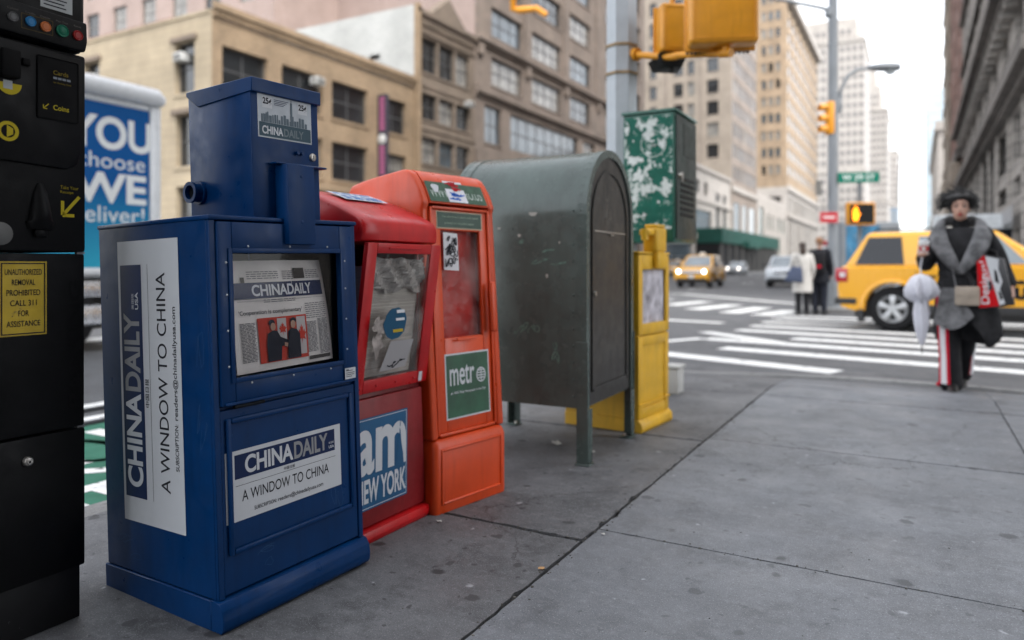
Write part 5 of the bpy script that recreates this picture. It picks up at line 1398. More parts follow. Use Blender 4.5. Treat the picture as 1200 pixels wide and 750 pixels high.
q.put("bracket_arm", M_sigy, pole, 40)
def ped_head(label, loc, rz, w, d, h):
    t = thing("pedestrian_signal", label, "pedestrian signal", loc, (0, 0, R(rz)), "pedestrian signals on the pole")
    q = MB(); q.box(-w/2, w/2, 0, d, 0, h, .028, 3); q.ring(-w/2+.03, w/2-.03, .03, h-.03, .006, -.004, .002, .002); q.put("housing", M_sigy, t, 40)
    q = MB(); q.box(-w/2-.012, w/2+.012, d+.0005, d+.02, -.012, h+.012, .006); q.put("front_frame", M_sigy, t, 40)
    q = MB(); q.box(-w/2+.03, w/2-.03, d+.0205, d+.024, .03, h-.03); q.put("lens", M_sigd, t)
    q = MB()
    for i in range(16): 
        x = -w/2+.02+(w-.04)*i/15; q.box(x-.006, x+.006, d+.0245, d+.10, -.005, h)
    for i in range(9): q.box(-w/2+.012, w/2-.012, d+.03, d+.098, .01+(h-.02)*i/8-.003, .01+(h-.02)*i/8+.003)
    q.put("louvre_visor", M_sigd, t); return t
ped_head("large yellow pedestrian signal back with ribbed dark visor at the right end of the arm", (-1.135, 4.97, 2.513), 24, .46, .17, .47)
t2 = ped_head("smaller yellow signal housing next to the grey pole, above the arm elbow", (-1.565, 5.29, 2.60), 35, .215, .16, .36)
q = MB(); q.hexa([(-.11, .02, -.015), (.10, .02, -.015), (.10, .30, -.015), (-.11, .30, -.015), (-.11, .02, -.004), (.10, .02, -.004), (.10, .30, -.004), (-.11, .30, -.004)], .002)
q.cyl((0, .10, -.14), (0, .10, -.016), .02, seg=12); q.hexa([(-.07, .06, -.10), (.07, .06, -.10), (.10, .26, -.10), (-.10, .26, -.10), (-.11, .05, -.016), (.11, .05, -.016), (.13, .29, -.016), (-.13, .29, -.016)], .004); q.put("hanger", M_sigd, t2, 40)
hd_ = MB(); hd_.cyl((0, .08, .3705), (0, .08, .55), .02, seg=12); hd_.box(-.05, .05, .04, .14, .43, .47, .01); hd_.put("hanger_pipe", M_sigy, t2, 40)
# control cabinet hung on the pole
cab = thing("control_cabinet", "green signal control cabinet covered in white scraped sticker residue, beside the grey pole", "control cabinet", (-1.945, 5.205, 1.175))
q = MB(); q.box(0, .392, 0, .575, 0, .962, .012, 2); q.put("cabinet", M_ctl, cab, 40)
q = MB(); q.hexa([(-.014, -.014, .9625), (.410, -.014, .9625), (.410, .59, .9625), (-.014, .59, .9625), (-.010, -.010, .985), (.400, -.010, .985), (.400, .585, .995), (-.01, .585, .995)], .004); q.put("lid", M_ctl, cab, 40)
q = MB(); q.box(.3925, .406, .035, .565, .03, .945, .004); sd = q.put("side_door", M_ctld, cab, 40)
q = MB()
for i in range(7):
    for j in range(4): q.prism([(.4065, .20+.045*i), (.4165, .206+.045*i), (.4065, .226+.045*i)], lambda u, v, w: (u, w, v), .12+.095*j, .195+.095*j)
q.put("louvres", M_sigd, sd)
q = MB(); q.box(.4065, .410, .20, .50, .66, .90, .002, 1); q.put("door_panel", M_ctld, sd)
q = MB(); q.cyl((.407, .08, .5), (.43, .08, .5), .018); q.box(.43, .438, .07, .09, .45, .52, .003); q.put("latch", M_steel, sd, 40)
M_res = mat("white sticker residue", (.60, .63, .62), .75, var=.15, scale=30)
rr = random.Random(17)
q = MB()
def splat(mb, x, z, rx, rz, seed, y=-.0008):
    r_ = random.Random(seed); k = 34; ph = [r_.uniform(0, 6.28) for _ in range(4)]
    P_ = []
    for i in range(k):
        a = 2*math.pi*i/k; f = 1+.22*math.sin(3*a+ph[0])+.18*math.sin(5*a+ph[1])+.14*math.sin(9*a+ph[2])+r_.uniform(-.12, .12)
        P_.append((min(.386, max(.006, x+rx*f*math.cos(a))), y, min(.95, max(.01, z+rz*f*math.sin(a)))))
    mb.poly(P_)
big = ((.09, .62, .10, .05), (.20, .60, .10, .055), (.29, .56, .06, .05), (.12, .50, .07, .07), (.06, .54, .05, .05), (.20, .50, .08, .05), (.04, .40, .04, .06), (.13, .42, .07, .04), (.24, .45, .05, .04), (.03, .85, .03, .05), (.27, .90, .08, .035), (.35, .87, .03, .05), (.19, .80, .05, .045), (.25, .80, .06, .03), (.36, .78, .02, .03), (.30, .73, .04, .05), (.2, .70, .05, .03), (.05, .75, .04, .02), (.34, .40, .02, .018), (.29, .37, .03, .018), (.36, .60, .018, .012), (.09, .33, .04, .03), (.03, .30, .025, .04), (.35, .52, .01, .014))
M_resn = mat("torn sticker paint", (.008, .10, .07), .6, var=.25, scale=9, chip=(.56, .60, .58), chipamt=.175, chipscale=6.5)
q.box(.012, .380, -.0012, -.0004, .10, .94); q.put("torn_stickers", M_resn, cab); q = MB()
for i, (x, z, a, b_) in enumerate(big[::3]): splat(q, x, z, a*.62, b_*.62, 100+i, -.0016-.00012*i)
for i in range(40): splat(q, rr.gauss(.18, .11), rr.uniform(.15, .93), rr.uniform(.004, .013), rr.uniform(.004, .012), 200+i, -.0045-.0001*i)
res = q.put("sticker_residue", M_res, cab)
q = MB(); disc_ring(q, .24, .73, .092, .098, -.012, 30)
scribble(q, (.18, -.012, .69), DX, UP, .12, .08, 3, .003, 2); q.put("painted_tag", flat("pale paint", (.5, .56, .53), .7), cab)

wb_ = thing("paper_bin", "low white box standing on the pavement behind the yellow newspaper box", "box", (-1.70, 5.62, 0))
q = MB(); q.box(-.08, .08, -.08, .08, 0, .20, .012); q.put("body", M_acw, wb_, 40); q = MB(); q.box(-.09, .09, -.09, .09, .2005, .225, .008); q.put("lid", M_acw, wb_, 40)

# far-corner mast with signal, lamp and signs
mast = thing("street_lamp", "tall grey street lamp mast on the far corner, cobra-head lamp on a curved arm", "street lamp", (-1.80, 19.3, 0), (0, 0, R(29)))
q = MB(); q.lathe([(.22, 0), (.20, .5), (.13, .9), (.12, 5), (.10, 10.5)], seg=10); q.put("pole", M_galvd, mast, 40)
q = MB(); q.tube([(.05, 0, 4.85), (.14, 0, 5.0), (.19, 0, 5.3), (.36, 0, 5.66), (.60, 0, 5.80), (.92, 0, 5.84)], [.06, .055, .045, .042, .04, .04], 8); q.box(.04, .2, -.06, .06, 4.75, 5.1, .02); q.put("arm", M_galvd, mast, 40)
q = MB(); rings = []
for x, w, h, z in ((.82, .05, .05, 5.84), (.95, .12, .09, 5.84), (1.18, .18, .125, 5.84), (1.42, .19, .14, 5.84), (1.58, .16, .12, 5.84), (1.64, .06, .06, 5.84)):
    rings.append([(x, w*math.cos(a), z+h*math.sin(a)*(1 if math.sin(a) > 0 else .6)) for a in [2*math.pi*i/14 for i in range(14)]])
q.loft(rings); lh = q.put("lamp_head", M_galvd, mast, 50)
q = MB(); q.lathe([(.12, 5.80), (.12, 5.74), (.09, 5.69), (.02, 5.67)], (1.40, 0, 0), 'z', 16); q.put("lens", mat("grey lamp lens", (.4, .44, .46), .2), lh, 40)
q = MB(); q.tube([(-.05, 0, 7.25), (-.3, 0, 7.32), (-1.2, 0, 7.5), (-3, 0, 7.8)], [.06, .05, .045, .04], 8); q.tube([(-.1, 0, 7.1), (-.05, 0, 7.3)], .12, 8); q.put("long_arm", M_galvd, mast, 40)
def signal3(label, loc, rz):
    t = thing("traffic_signal", label, "traffic signal", loc, (0, 0, R(rz)))
    q = MB(); q.box(-.15, .15, 0, .2, 0, 1.02, .03); q.put("housing", M_sigy, t, 40)
    for k in range(3):
        q = MB(); q.lathe([(.0, -.004), (.10, -.004), (.105, -.0005)], (0, 0, .17+.34*k), 'y', 20); q.put("lens", (flat("dark green lens", (.01, .06, .04)), flat("dark amber lens", (.10, .05, .005)), flat("dark red lens", (.08, .008, .006)))[k], t)
        q = MB(); rings = []
        for y in (-.001, -.24): rings.append([(.125*math.cos(a), y, .17+.34*k+.125*math.sin(a)+(.0 if y > -.1 else -.02)) for a in [R(-40)+R(260)*i/14 for i in range(15)]] + [(.115*math.cos(a), y, .17+.34*k+.115*math.sin(a)+(.0 if y > -.1 else -.02)) for a in [R(220)-R(260)*i/14 for i in range(15)]])
        q.loft(rings); q.put("visor", M_sigy, t, 40)
    return t
signal3("yellow three-lens traffic signal on the street lamp mast at the far corner", (-1.93, 19.22, 4.22), -58).scale = (.78, .78, .78)
gs = thing("street_sign", "green street name sign on the far-corner mast", "sign", (-1.66, 19.20, 3.02), (0, 0, R(20)))
q = MB(); q.box(-.02, .92, 0, .02, 0, .25, .006); q.put("panel", flat("street sign green", (.006, .15, .10), .45), gs)
q = MB(); q.text("W 29 ST", (.08, -.002, .06), DX, UP, .74, .13, .012); q.put("lettering", flat("sign white", (.7, .72, .7), .5), gs)
rs = thing("red_sign", "small red regulatory sign on the far-corner mast", "sign", (-1.86, 19.02, 2.05), (0, 0, R(28)))
q = MB(); q.box(-.22, .22, 0, .015, 0, .26, .005); q.put("panel", flat("sign red", (.42, .008, .02), .45), rs)
q = MB(); q.rect((-.14, -.002, .11), DX, UP, .28, .045); q.ring(-.205, .205, .015, .245, .004, -.002, -.0015); q.put("white_bar", flat("sign white", (.7, .72, .7), .5), rs)
bsn = thing("sign_back", "small dark sign back on the left of the far-corner mast", "sign", (-2.10, 19.1, 2.72), (0, 0, R(70)))
q = MB(); q.box(-.15, .15, 0, .015, 0, .38, .004); q.put("panel", M_lframe, bsn); q = MB(); q.box(-.05, .05, .016, .04, .1, .28); q.put("clamp", M_steel, bsn)
ph2 = thing("pedestrian_signal", "lit pedestrian signal showing an orange hand on a short post by the taxi", "pedestrian signal", (-1.22, 19.55, 0), (0, 0, R(26)))
q = MB(); q.cyl((.05, .15, -.02), (.05, .15, 3.05), .05, seg=10); q.put("post", M_galvd, ph2, 40)
q = MB(); q.box(-.33, .33, -.1, .08, 2.0, 2.55, .03); q.put("housing", M_sigy, ph2, 40)
q = MB(); q.box(-.29, .29, -.104, -.1005, 2.04, 2.51); q.put("lens", M_sigd, ph2)
q = MB()   # raised palm
P_ = [(-.20, 2.10), (-.10, 2.10), (-.075, 2.2), (-.03, 2.27), (-.045, 2.29), (-.085, 2.25), (-.085, 2.40), (-.105, 2.41), (-.11, 2.30), (-.118, 2.30), (-.118, 2.45), (-.14, 2.46), (-.145, 2.30), (-.152, 2.30), (-.155, 2.44), (-.177, 2.44), (-.18, 2.29), (-.187, 2.29), (-.197, 2.38), (-.215, 2.37), (-.21, 2.2)]
q.prism(P_, lambda u, v, w: (u, w, v), -.112, -.105); q.put("orange_hand", flat("lit orange hand", (1.0, .26, .01), .5, emit=1.5), ph2)
bn = thing("ad_panel", "dark blue poster kiosk panel standing behind the far-corner mast", "ad panel", (-1.55, 21.6, 0), (0, 0, R(27)))
q = MB(); q.box(-.25, 1.3, 0, .5, 0, 2.2, .03); q.put("cabinet", M_galvd, bn); q = MB(); q.box(-.15, .75, -.012, -.002, .4, 2.1); q.put("poster", mat("blue poster", (.02, .12, .22), .5, var=.7, scale=2.2, chip=(.35, .42, .45), chipamt=.12, chipscale=2.4), bn)

# litter basket piled with refuse
tb = thing("litter_basket", "dark wire litter basket heaped with pale refuse on the far corner", "litter basket", (-2.12, 19.75, 0))
q = MB()
for i in range(20):
    a = 2*math.pi*i/20; q.cyl((.24*math.cos(a), .24*math.sin(a), .03), (.31*math.cos(a), .31*math.sin(a), .82), .012, seg=5)
for z, r_ in ((.04, .245), (.3, .265), (.55, .288), (.82, .31)): q.tube([(r_*math.cos(a), r_*math.sin(a), z) for a in [2*math.pi*i/24 for i in range(25)]], .014, 5, cap=False)
q.put("basket", M_sigd, tb); q = MB(); q.lathe([(.23, .03), (.29, .75), (.2, .85)], seg=16); q.put("liner", mat("black liner", (.015, .015, .016), .4), tb, 40)
rf = MB()
for i in range(14): rf.ball((rnd.uniform(-.24, .24), rnd.uniform(-.2, .2), .86+rnd.uniform(0, .10)), (rnd.uniform(.06, .14), rnd.uniform(.06, .12), rnd.uniform(.04, .09)), 1)
o = rf.put("refuse", mat("pale refuse", (.5, .52, .54), .7, var=.4, scale=8), None); o.location = tb.location; tag(o, "heap of pale refuse bulging out of the litter basket", "refuse"); o["kind"] = "stuff"

# billboard truck side standing in the avenue
tk = thing("billboard_truck", "white rounded box truck with blue lettered side panel and chrome skirt in the avenue", "truck", (-9.4, 0.6, -.12), (0, 0, R(90)))
TL = 6.0
M_tw = mat("white truck gel coat", (.62, .64, .66), .3, var=.05, scale=2, streak=.15, coat=.3)
q = MB(); q.box(0, TL, 0, 2.4, .95, 3.62, .16, 5); q.put("box_body", M_tw, tk, 50)
q = MB(); q.ring(.06, TL-.05, 1.0, 3.36, (.1, .17, .1, .08), -.05, -.002, .03); q.tube([(.1, -.05, 3.48), (TL-.14, -.05, 3.48), (TL-.05, .0, 3.46)], [.13, .13, .10], 14); q.put("panel_frame", M_tw, tk, 50)
M_bp = bpy.data.materials.new("blue gradient print"); M_bp.use_nodes = True
_n, _l = M_bp.node_tree.nodes, M_bp.node_tree.links; _p = _n["Principled BSDF"]; _p.inputs["Roughness"].default_value = .5; _p.inputs["Specular IOR Level"].default_value = .12
_tc = _n.new("ShaderNodeTexCoord"); _s = _n.new("ShaderNodeSeparateXYZ"); _r = _n.new("ShaderNodeValToRGB"); _m = _n.new("ShaderNodeMapRange"); _m.inputs[1].default_value = 1; _m.inputs[2].default_value = 3.2
_l.new(_tc.outputs["Object"], _s.inputs[0]); _l.new(_s.outputs[2], _m.inputs[0]); _l.new(_m.outputs[0], _r.inputs[0]); _l.new(_r.outputs[0], _p.inputs["Base Color"])
_r.color_ramp.elements[0].color = (.03, .34, .48, 1); _r.color_ramp.elements[1].color = (.002, .075, .26, 1); _r.color_ramp.elements[1].position = .55      # the print itself runs from deep blue to cyan
q = MB(); q.box(.16, TL-.225, -.03, -.001, 1.1, 3.28); pn = q.put("printed_panel", M_bp, tk)
q = MB(); XR = TL-.32
q.text("YOU", (4.66, -.032, 2.67), DX, UP, 1.15, .44, .03); q.text("choose", (4.78, -.032, 2.42), DX, UP, .93, .20, .0); q.text("WE", (4.72, -.032, 1.96), DX, UP, 1.01, .40, .03); q.text("deliver!", (4.70, -.032, 1.70), DX, UP, 1.00, .22, .0)
q.put("lettering", flat("print white", (.66, .68, .68), .5), pn)
q = MB(); q.poly([(TL-.9, -.0325, 1.1), (TL-.228, -.0325, 1.1), (TL-.228, -.0325, 1.45)]); q.put("corner_print", flat("pale yellow print", (.5, .5, .3), .5), pn)
q = MB(); q.box(.1, TL-.1, -.02, .1, .34, .62, .05, 3); q.box(.1, TL-.1, .0, .1, .72, .93, .02); q.put("chrome_skirt", mat("brushed chrome", (.62, .64, .68), .25, metal=.9), tk, 40)
q = MB(); q.box(.15, TL-.15, .12, 2.3, .3, .94); q.put("chassis", M_sigd, tk)
for x in (1.1, 4.6):
    for y in (.0, 2.1):
        q = MB(); q.lathe([(.2, 0), (.42, .01), (.48, .06), (.48, .24), (.42, .29), (.2, .3)], (x, y+.005, .48), 'y', 20); w = q.put("wheel", flat("tyre rubber", (.015, .015, .016), .8), tk, 40)
cn = thing("traffic_cone", "lime yellow traffic delineator standing beyond the truck", "traffic cone", (-15.2, 11.9, -.12))
q = MB(); q.lathe([(.30, .06), (.28, .3), (.22, 1.2), (.16, 2.6), (.10, 3.1), (.02, 3.13)], seg=16); q.put("cone", flat("lime plastic", (.45, .62, .02), .5), cn, 40); q = MB(); q.box(-.4, .4, -.4, .4, 0, .06, .01); q.put("base", M_sigd, cn)
# hanging lamp arm end far above, left
ya = thing("hanging_signal", "yellow curled end of a hung traffic signal fitting high above the brown gable", "signal", (-13.9, 25.5, 11.25))
q = MB(); q.tube([(-.2, -.2, .5), (-.3, 0, .1), (0, 0, 0), (.6, .3, .05), (1.0, .4, -.25)], [.12, .13, .14, .13, .12], 8); q.put("arm", M_sigy, ya, 40); q = MB(); q.tube([(-.2, -.2, .5), (-.4, -.4, 3.5)], .09, 8); q.put("hanger", M_sigy, ya, 40)
# ------------------------------------------------------------------ vehicles; local x forward, y left, z up
M_tire = mat("tyre rubber", (.016, .016, .017), .75, var=.2, scale=20)
M_alloy = mat("alloy wheel", (.48, .49, .50), .35, metal=.55, var=.1, scale=10)
M_cglass = mat("car window glass", (.010, .012, .016), .06, var=.3, scale=1, spec=.45)
M_cglass_l = mat("car glass with painted reflection", (.16, .19, .21), .06, var=.3, scale=1, spec=.9)  # pale base colour stands in for a bright reflection
M_trim = mat("black car trim", (.018, .018, .019), .55)
M_lens_r = mat("red tail lamp", (.40, .006, .016), .15, var=.3, scale=12, coat=.5)
M_lens_w = mat("clear lamp lens", (.66, .68, .70), .12, var=.1, scale=9, coat=.5)
M_lamp_on = flat("lit headlamp", (1.0, .92, .8), .3, emit=6.0)
M_chrome = mat("car chrome", (.62, .63, .65), .15, metal=.95)
M_taxi = mat("taxi yellow paint", (.76, .36, .006), .25, var=.04, scale=1.2, coat=.6)
M_wvan = mat("silver white car paint", (.50, .53, .56), .28, var=.04, scale=1.2, coat=.5)
M_grc = mat("charcoal car paint", (.05, .053, .058), .28, coat=.5)
def wheel(parent, x, y, r, side):
    q = MB(); w = .22
    q.lathe([(r*.62, -w*.48), (r*.90, -w*.5), (r*.985, -w*.36), (r, -w*.2), (r, w*.2), (r*.985, w*.36), (r*.90, w*.5), (r*.62, w*.48)], (x, y, r), 'y', 32, cap=False); wo = q.put("wheel", M_tire, parent, 40)
    q = MB(); o = side*w*.40
    q.lathe([(r*.62, 0), (r*.60, -side*.02), (r*.50, -side*.05), (r*.50, -side*.10)], (x, y+o+side*.012, r), 'y', 32, cap=False)
    q.lathe([(0, .02*side), (.055, .02*side), (.07, 0), (.07, -.05*side)], (x, y+o, r), 'y', 16, cap=False)
    for k in range(5):
        a = 2*math.pi*k/5+.3; u = Vector((math.cos(a), 0, math.sin(a))); t = Vector((-math.sin(a), 0, math.cos(a)))
        c = Vector((x, y+o, r)); n_ = Vector((0, side, 0))
        q.hexa([c+u*.05-t*.042-n_*.03, c+u*r*.61-t*.062-n_*.03, c+u*r*.61+t*.062-n_*.03, c+u*.05+t*.042-n_*.03, c+u*.05-t*.035+n_*.012, c+u*r*.61-t*.052+n_*.006, c+u*r*.61+t*.052+n_*.006, c+u*.05+t*.035+n_*.012], .006)
    q.put("rim", M_alloy, wo, 40)
    q = MB(); q.cyl((x, y-.05*side, r), (x, y+o-.06*side, r), r*.6); q.put("brake_disc", M_trim, wo)
def suv(label, paint, loc, rz, lit=True, taxi=False, rest=True, wr=.37):
    t = thing("taxi" if taxi else "car", label, "taxi" if taxi else "car", loc, (0, 0, R(rz)))
    Lr, Lf, Wd = -2.18, 2.2, .895; xr, xf = -1.28, 1.34; zb = .34; ar = wr+.075
    # side outline with wheel arches (x, z)
    def arc(cx, n=12): return [(cx+ar*math.cos(math.pi-math.pi*i/n) , wr+ar*math.sin(math.pi*i/n)*1.0) for i in range(n+1)]
    out = [(Lr+.02, .52), (Lr+.06, .40), (Lr+.25, zb)] + [(xr-ar, zb)] + arc(xr) + [(xr+ar, zb)] + [(xf-ar, zb)] + arc(xf) + [(xf+ar, zb), (Lf-.2, zb), (Lf-.03, .42), (Lf, .60), (Lf-.01, .86), (Lf-.10, .98), (1.75, 1.07), (.98, 1.13), (Lr+.08, 1.12), (Lr+.03, 1.0), (Lr, .75)]
    q = MB(); tmp = bmesh.new()
    rings = []
    for y, ins in ((-Wd+.05, .0), (-Wd, .035)): pass
    def at(y, sc_): 
        return [tmp.verts.new((x*(1 if sc_ == 0 else 1-sc_*.018), y, z if z < 1.02 else z-sc_*.03)) for x, z in out]
    ys = [(-Wd, 1), (-Wd+.03, .35), (-Wd+.10, 0), (Wd-.10, 0), (Wd-.03, .35), (Wd, 1)]
    RV = [at(y, s_) for y, s_ in ys]; k = len(out)
    for a, b_ in zip(RV, RV[1:]):
        for i in range(k): tmp.faces.new((a[i], a[(i+1) % k], b_[(i+1) % k], b_[i]))
    tmp.faces.new(RV[0][::-1]); tmp.faces.new(RV[-1]); bmesh.ops.recalc_face_normals(tmp, faces=tmp.faces[:]); q._add(tmp)
    # greenhouse
    zr = 1.68 if not taxi else 1.72
    B_ = [(Lr+.10, -.855, 1.08), (1.02, -.855, 1.10), (1.02, .855, 1.10), (Lr+.10, .855, 1.08)]
    T_ = [(Lr+.48, -.68, zr), (.18, -.69, zr), (.18, .69, zr), (Lr+.48, .68, zr)]
    q.hexa(B_+T_, .07, 3)
    # arch flares
    for cx in (xr, xf):
        for s_ in (-1, 1):
            pts_ = [(cx+(ar+.02)*math.cos(math.pi*i/14), s_*(Wd+.002), wr+(ar+.02)*math.sin(math.pi*i/14)) for i in range(15)]; q.tube(pts_, .035, 6)
    body = q.put("body", paint, t, 38)
    Bv, Tv = [Vector(p) for p in B_], [Vector(p) for p in T_]
    def sidept(side, u, v, off=.006):
        a, b_, c, d = (Bv[0], Bv[1], Tv[0], Tv[1]) if side < 0 else (Bv[3], Bv[2], Tv[3], Tv[2])
        p = (a*(1-u)+b_*u)*(1-v)+(c*(1-u)+d*u)*v; p.y += side*off; return p
    for s_ in (-1, 1):
        for (u0, u1, u2, u3, g) in ((.055, .315, .29, .035, M_cglass), (.375, .60, .60, .42, M_cglass_l if s_ < 0 and taxi else M_cglass), (.635, .90, .955, .635, M_cglass_l if s_ < 0 and taxi else M_cglass)):
            q = MB(); P_ = [sidept(s_, u0, .10), sidept(s_, u1, .10), sidept(s_, u2, .86), sidept(s_, u3, .86)]
            in_ = [p-Vector((0, s_*.02, 0)) for p in P_]; q.hexa(in_+P_ if s_ > 0 else in_+P_); q.put("side_window", g, t)
    def fpt(u, v, off=.006):
        p = (Bv[1]*(1-u)+Bv[2]*u)*(1-v)+(Tv[1]*(1-u)+Tv[2]*u)*v; return p+Vector((.55, 0, .83)).normalized()*off
    q = MB(); P_ = [fpt(.06, .06), fpt(.94, .06), fpt(.92, .9), fpt(.08, .9)]; q.hexa([p-Vector((.02, 0, .02)) for p in P_]+P_); q.put("windscreen", M_cglass_l, t)
    def rpt(u, v, off=.006):
        p = (Bv[0]*(1-u)+Bv[3]*u)*(1-v)+(Tv[0]*(1-u)+Tv[3]*u)*v; return p+Vector((-.85, 0, .5)).normalized()*off
    q = MB(); P_ = [rpt(.08, .1), rpt(.92, .1), rpt(.9, .85), rpt(.1, .85)]; q.hexa([p+Vector((.02, 0, 0)) for p in P_]+P_); q.put("rear_window", M_cglass, t)
    q = MB()
    for s_ in (-1, 1): q.box(xr+ar+.03, xf-ar-.03, s_*Wd-.01 if s_ > 0 else -Wd-.014, s_*Wd+.014 if s_ > 0 else -Wd+.01, zb-.02, zb+.13, .006)
    q.box(Lr-.03, Lr+.34, -.902, .902, .44, .56, .02); q.box(Lf-.12, Lf+.015, -.80, .80, .36, .50, .02)
    split_put(q, "black_trim", M_trim, t, 40)
    q = MB()
    for s_ in (-1, 1): 
        q.box(xr-ar-.08, xr-ar+.01, s_*.86-.1, s_*.86+.03 if s_ > 0 else -.86+.1, .14, .36, .01)
    split_put(q, "mud_flap", M_trim, t)
    q = MB()
    for s_ in (-1, 1):
        for x0 in (.95, -.10): q.box(x0-.004, x0+.004, s_*Wd-.004, s_*Wd+.0025, .48, 1.06)
        q.box(-.92, -.912, s_*Wd-.004, s_*Wd+.0025, .85, 1.06)
    split_put(q, "door_seam", M_trim, t)
    q = MB()
    for s_ in (-1, 1):
        for x0 in (-.78, .28): q.box(x0-.02, x0+.17, s_*(Wd+.018)-.014, s_*(Wd+.018)+.014, .93, .965, .008)
    split_put(q, "door_handle", M_trim, t, 40)
    for s_ in (-1, 1):
        q = MB(); q.box(Lr-.014, Lr+.19, min(s_*.68, s_*.905), max(s_*.68, s_*.905), .84, 1.09, .012); tl = q.put("tail_lamp", M_lens_r, t, 40)
        q = MB(); q.box(Lr+.06, Lr+.15, s_*.9065-.002, s_*.9065+.002, .93, 1.0, .0005); q.put("clear_lens", M_lens_w, tl)
        q = MB(); q.hexa([(Lf-.22, s_*.56, .76), (Lf+.015, s_*.56, .76), (Lf-.10, s_*.885, .76), (Lf-.30, s_*.885, .76), (Lf-.22, s_*.56, .93), (Lf+.005, s_*.56, .92), (Lf-.12, s_*.88, .95), (Lf-.30, s_*.88, .95)], .008); hl = q.put("headlight", M_lens_w, t, 40)
        if lit:
            q = MB(); q.lathe([(0, .0), (.07, .0), (.075, -.01)], (Lf+.012, s_*.66, .845), 'x', 16); q.put("bulb", M_lamp_on, hl)
        q = MB(); q.ball((.72, s_*1.0, 1.16), (.08, .11, .085), 2); q.box(.68, .76, s_*.90-.05, s_*.90+.05, 1.10, 1.14); q.put("wing_mirror", M_trim, t, 40)
        for x in (xr, xf): wheel(t, x, s_*(Wd-.115), wr, s_)
    q = MB(); q.box(Lf-.06, Lf+.012, -.54, .54, .70, .90, .02); gr = q.put("grille", M_chrome, t, 40)
    q = MB()
    for i in range(3): q.box(Lf+.0125, Lf+.016, -.5, .5, .72+.06*i, .755+.06*i)
    q.put("grille_slots", M_trim, gr)
    q = MB(); q.box(Lf+.0155, Lf+.024, -.15, .15, .52, .66, .003); q.put("number_plate", M_lens_w, t)
    q = MB(); q.box(Lr-.014, Lr-.002, -.2, .2, .62, .78, .003); q.put("number_plate", M_lens_w, t)
    q = MB(); q.box(-1.9, 1.8, -.76, .76, .22, .50); q.put("underbody", M_trim, t)
    q = MB()
    for s_ in (-1, 1): q.tube([(Lr+.55, s_*.58, zr+.0), (Lr+.62, s_*.58, zr+.05), (-.1, s_*.58, zr+.05), (.02, s_*.58, zr)], .018, 6)
    split_put(q, "roof_rail", M_trim, t, 40)
    if taxi:
        q = MB(); q.prism([(-.18, zr+.012), (-.13, zr+.15), (.13, zr+.15), (.18, zr+.012)], lambda u, v, w: (w-.45, u, v), -.07, .07, .015); q.put("roof_light", mat("white roof light", (.72, .72, .68), .3), t, 40)
        for s_ in (-1, 1):
            q = MB(); q.lathe([(0, .0), (.155, .0), (.155, .004)], (.54, s_*(Wd+.0065), .74), 'y', 28) if s_ > 0 else q.lathe([(.155, -.004), (.155, 0), (0, 0)], (.54, -(Wd+.0025), .74), 'y', 28)
            dc = q.put("door_emblem", flat("emblem black", (.012, .012, .013), .4), t)
            q = MB(); xd = (-s_, 0, 0) if s_ > 0 else (1, 0, 0)
            q.text("T", (.54, s_*(Wd+.009), .655), xd, UP, .15, .17, .03, ctr=True); q.text("NYC", (.42-.0 + (.38 if s_ < 0 else .38), s_*(Wd+.006), .64), xd, UP, .34, .14, .03, ctr=True) if False else None
            q.put("lettering", paint, dc)
    return t
suv("yellow taxi SUV crossing behind the woman, side on with silver wheels", M_taxi, (1.0, 14.85, -.12), -7, taxi=True, wr=.385)
suv("yellow taxi SUV facing us with lit headlamps, far left by the yellow box", M_taxi, (-10.3, 39.5, -.12), -88, taxi=True)
suv("pale silver SUV facing us behind the waiting pedestrians", M_wvan, (-6.3, 42.0, -.12), -84, lit=False)
suv("silver car parked by the green shed far down the avenue", M_wvan, (-19.5, 92, -.12), -90, lit=True)
suv("charcoal car behind the silver one near the green shed", M_grc, (-16.0, 104, -.12), -90, lit=False)
suv("yellow taxi far down the avenue in front of the shops", M_taxi, (-23.0, 78, -.12), -90, lit=True, taxi=True)
# delivery van with red roof band near the mast
dv = thing("delivery_van", "white delivery van with red roof band beyond the far corner", "van", (-5.2, 60, -.12), (0, 0, R(-90)))
q = MB(); q.prism([(-3, .4), (2.6, .4), (2.75, 1.0), (2.4, 1.5), (1.8, 2.6), (-3, 2.7)], lambda u, v, w: (u, w, v), -1.05, 1.05, .08, 3); q.put("body", mat("white van paint", (.62, .63, .64), .3, coat=.4), dv, 40)
q = MB(); q.box(-2.9, 1.7, -1.0, 1.0, 2.705, 3.0, .05); q.put("roof_band", flat("red band", (.5, .02, .04), .4), dv)
q = MB(); q.hexa([(2.43, -.9, 1.52), (2.43, .9, 1.52), (2.3, .9, 1.5), (2.3, -.9, 1.5), (1.87, -.8, 2.5), (1.87, .8, 2.5), (1.75, .8, 2.5), (1.75, -.8, 2.5)]); q.put("windscreen", M_cglass, dv)
for x in (-2, 1.9):
    for s_ in (-1, 1): wheel(dv, x, s_*.95, .37, s_)
# bus crossing far behind the taxi
bus = thing("bus", "long grey white bus roof showing behind the taxi", "bus", (6.5, 33, -.12), (0, 0, R(0)))
q = MB(); q.box(-6, 6, -1.25, 1.25, .35, 3.05, .12, 3); q.put("body", mat("bus paint", (.46, .48, .49), .3), bus, 40)
q = MB(); q.box(-5.7, 5.6, -1.262, -1.2505, 1.3, 2.5, .004); q.put("window_band", M_cglass, bus)
for x in (-3.8, 3.6):
    for s_ in (-1, 1): wheel(bus, x, s_*1.13, .48, s_)
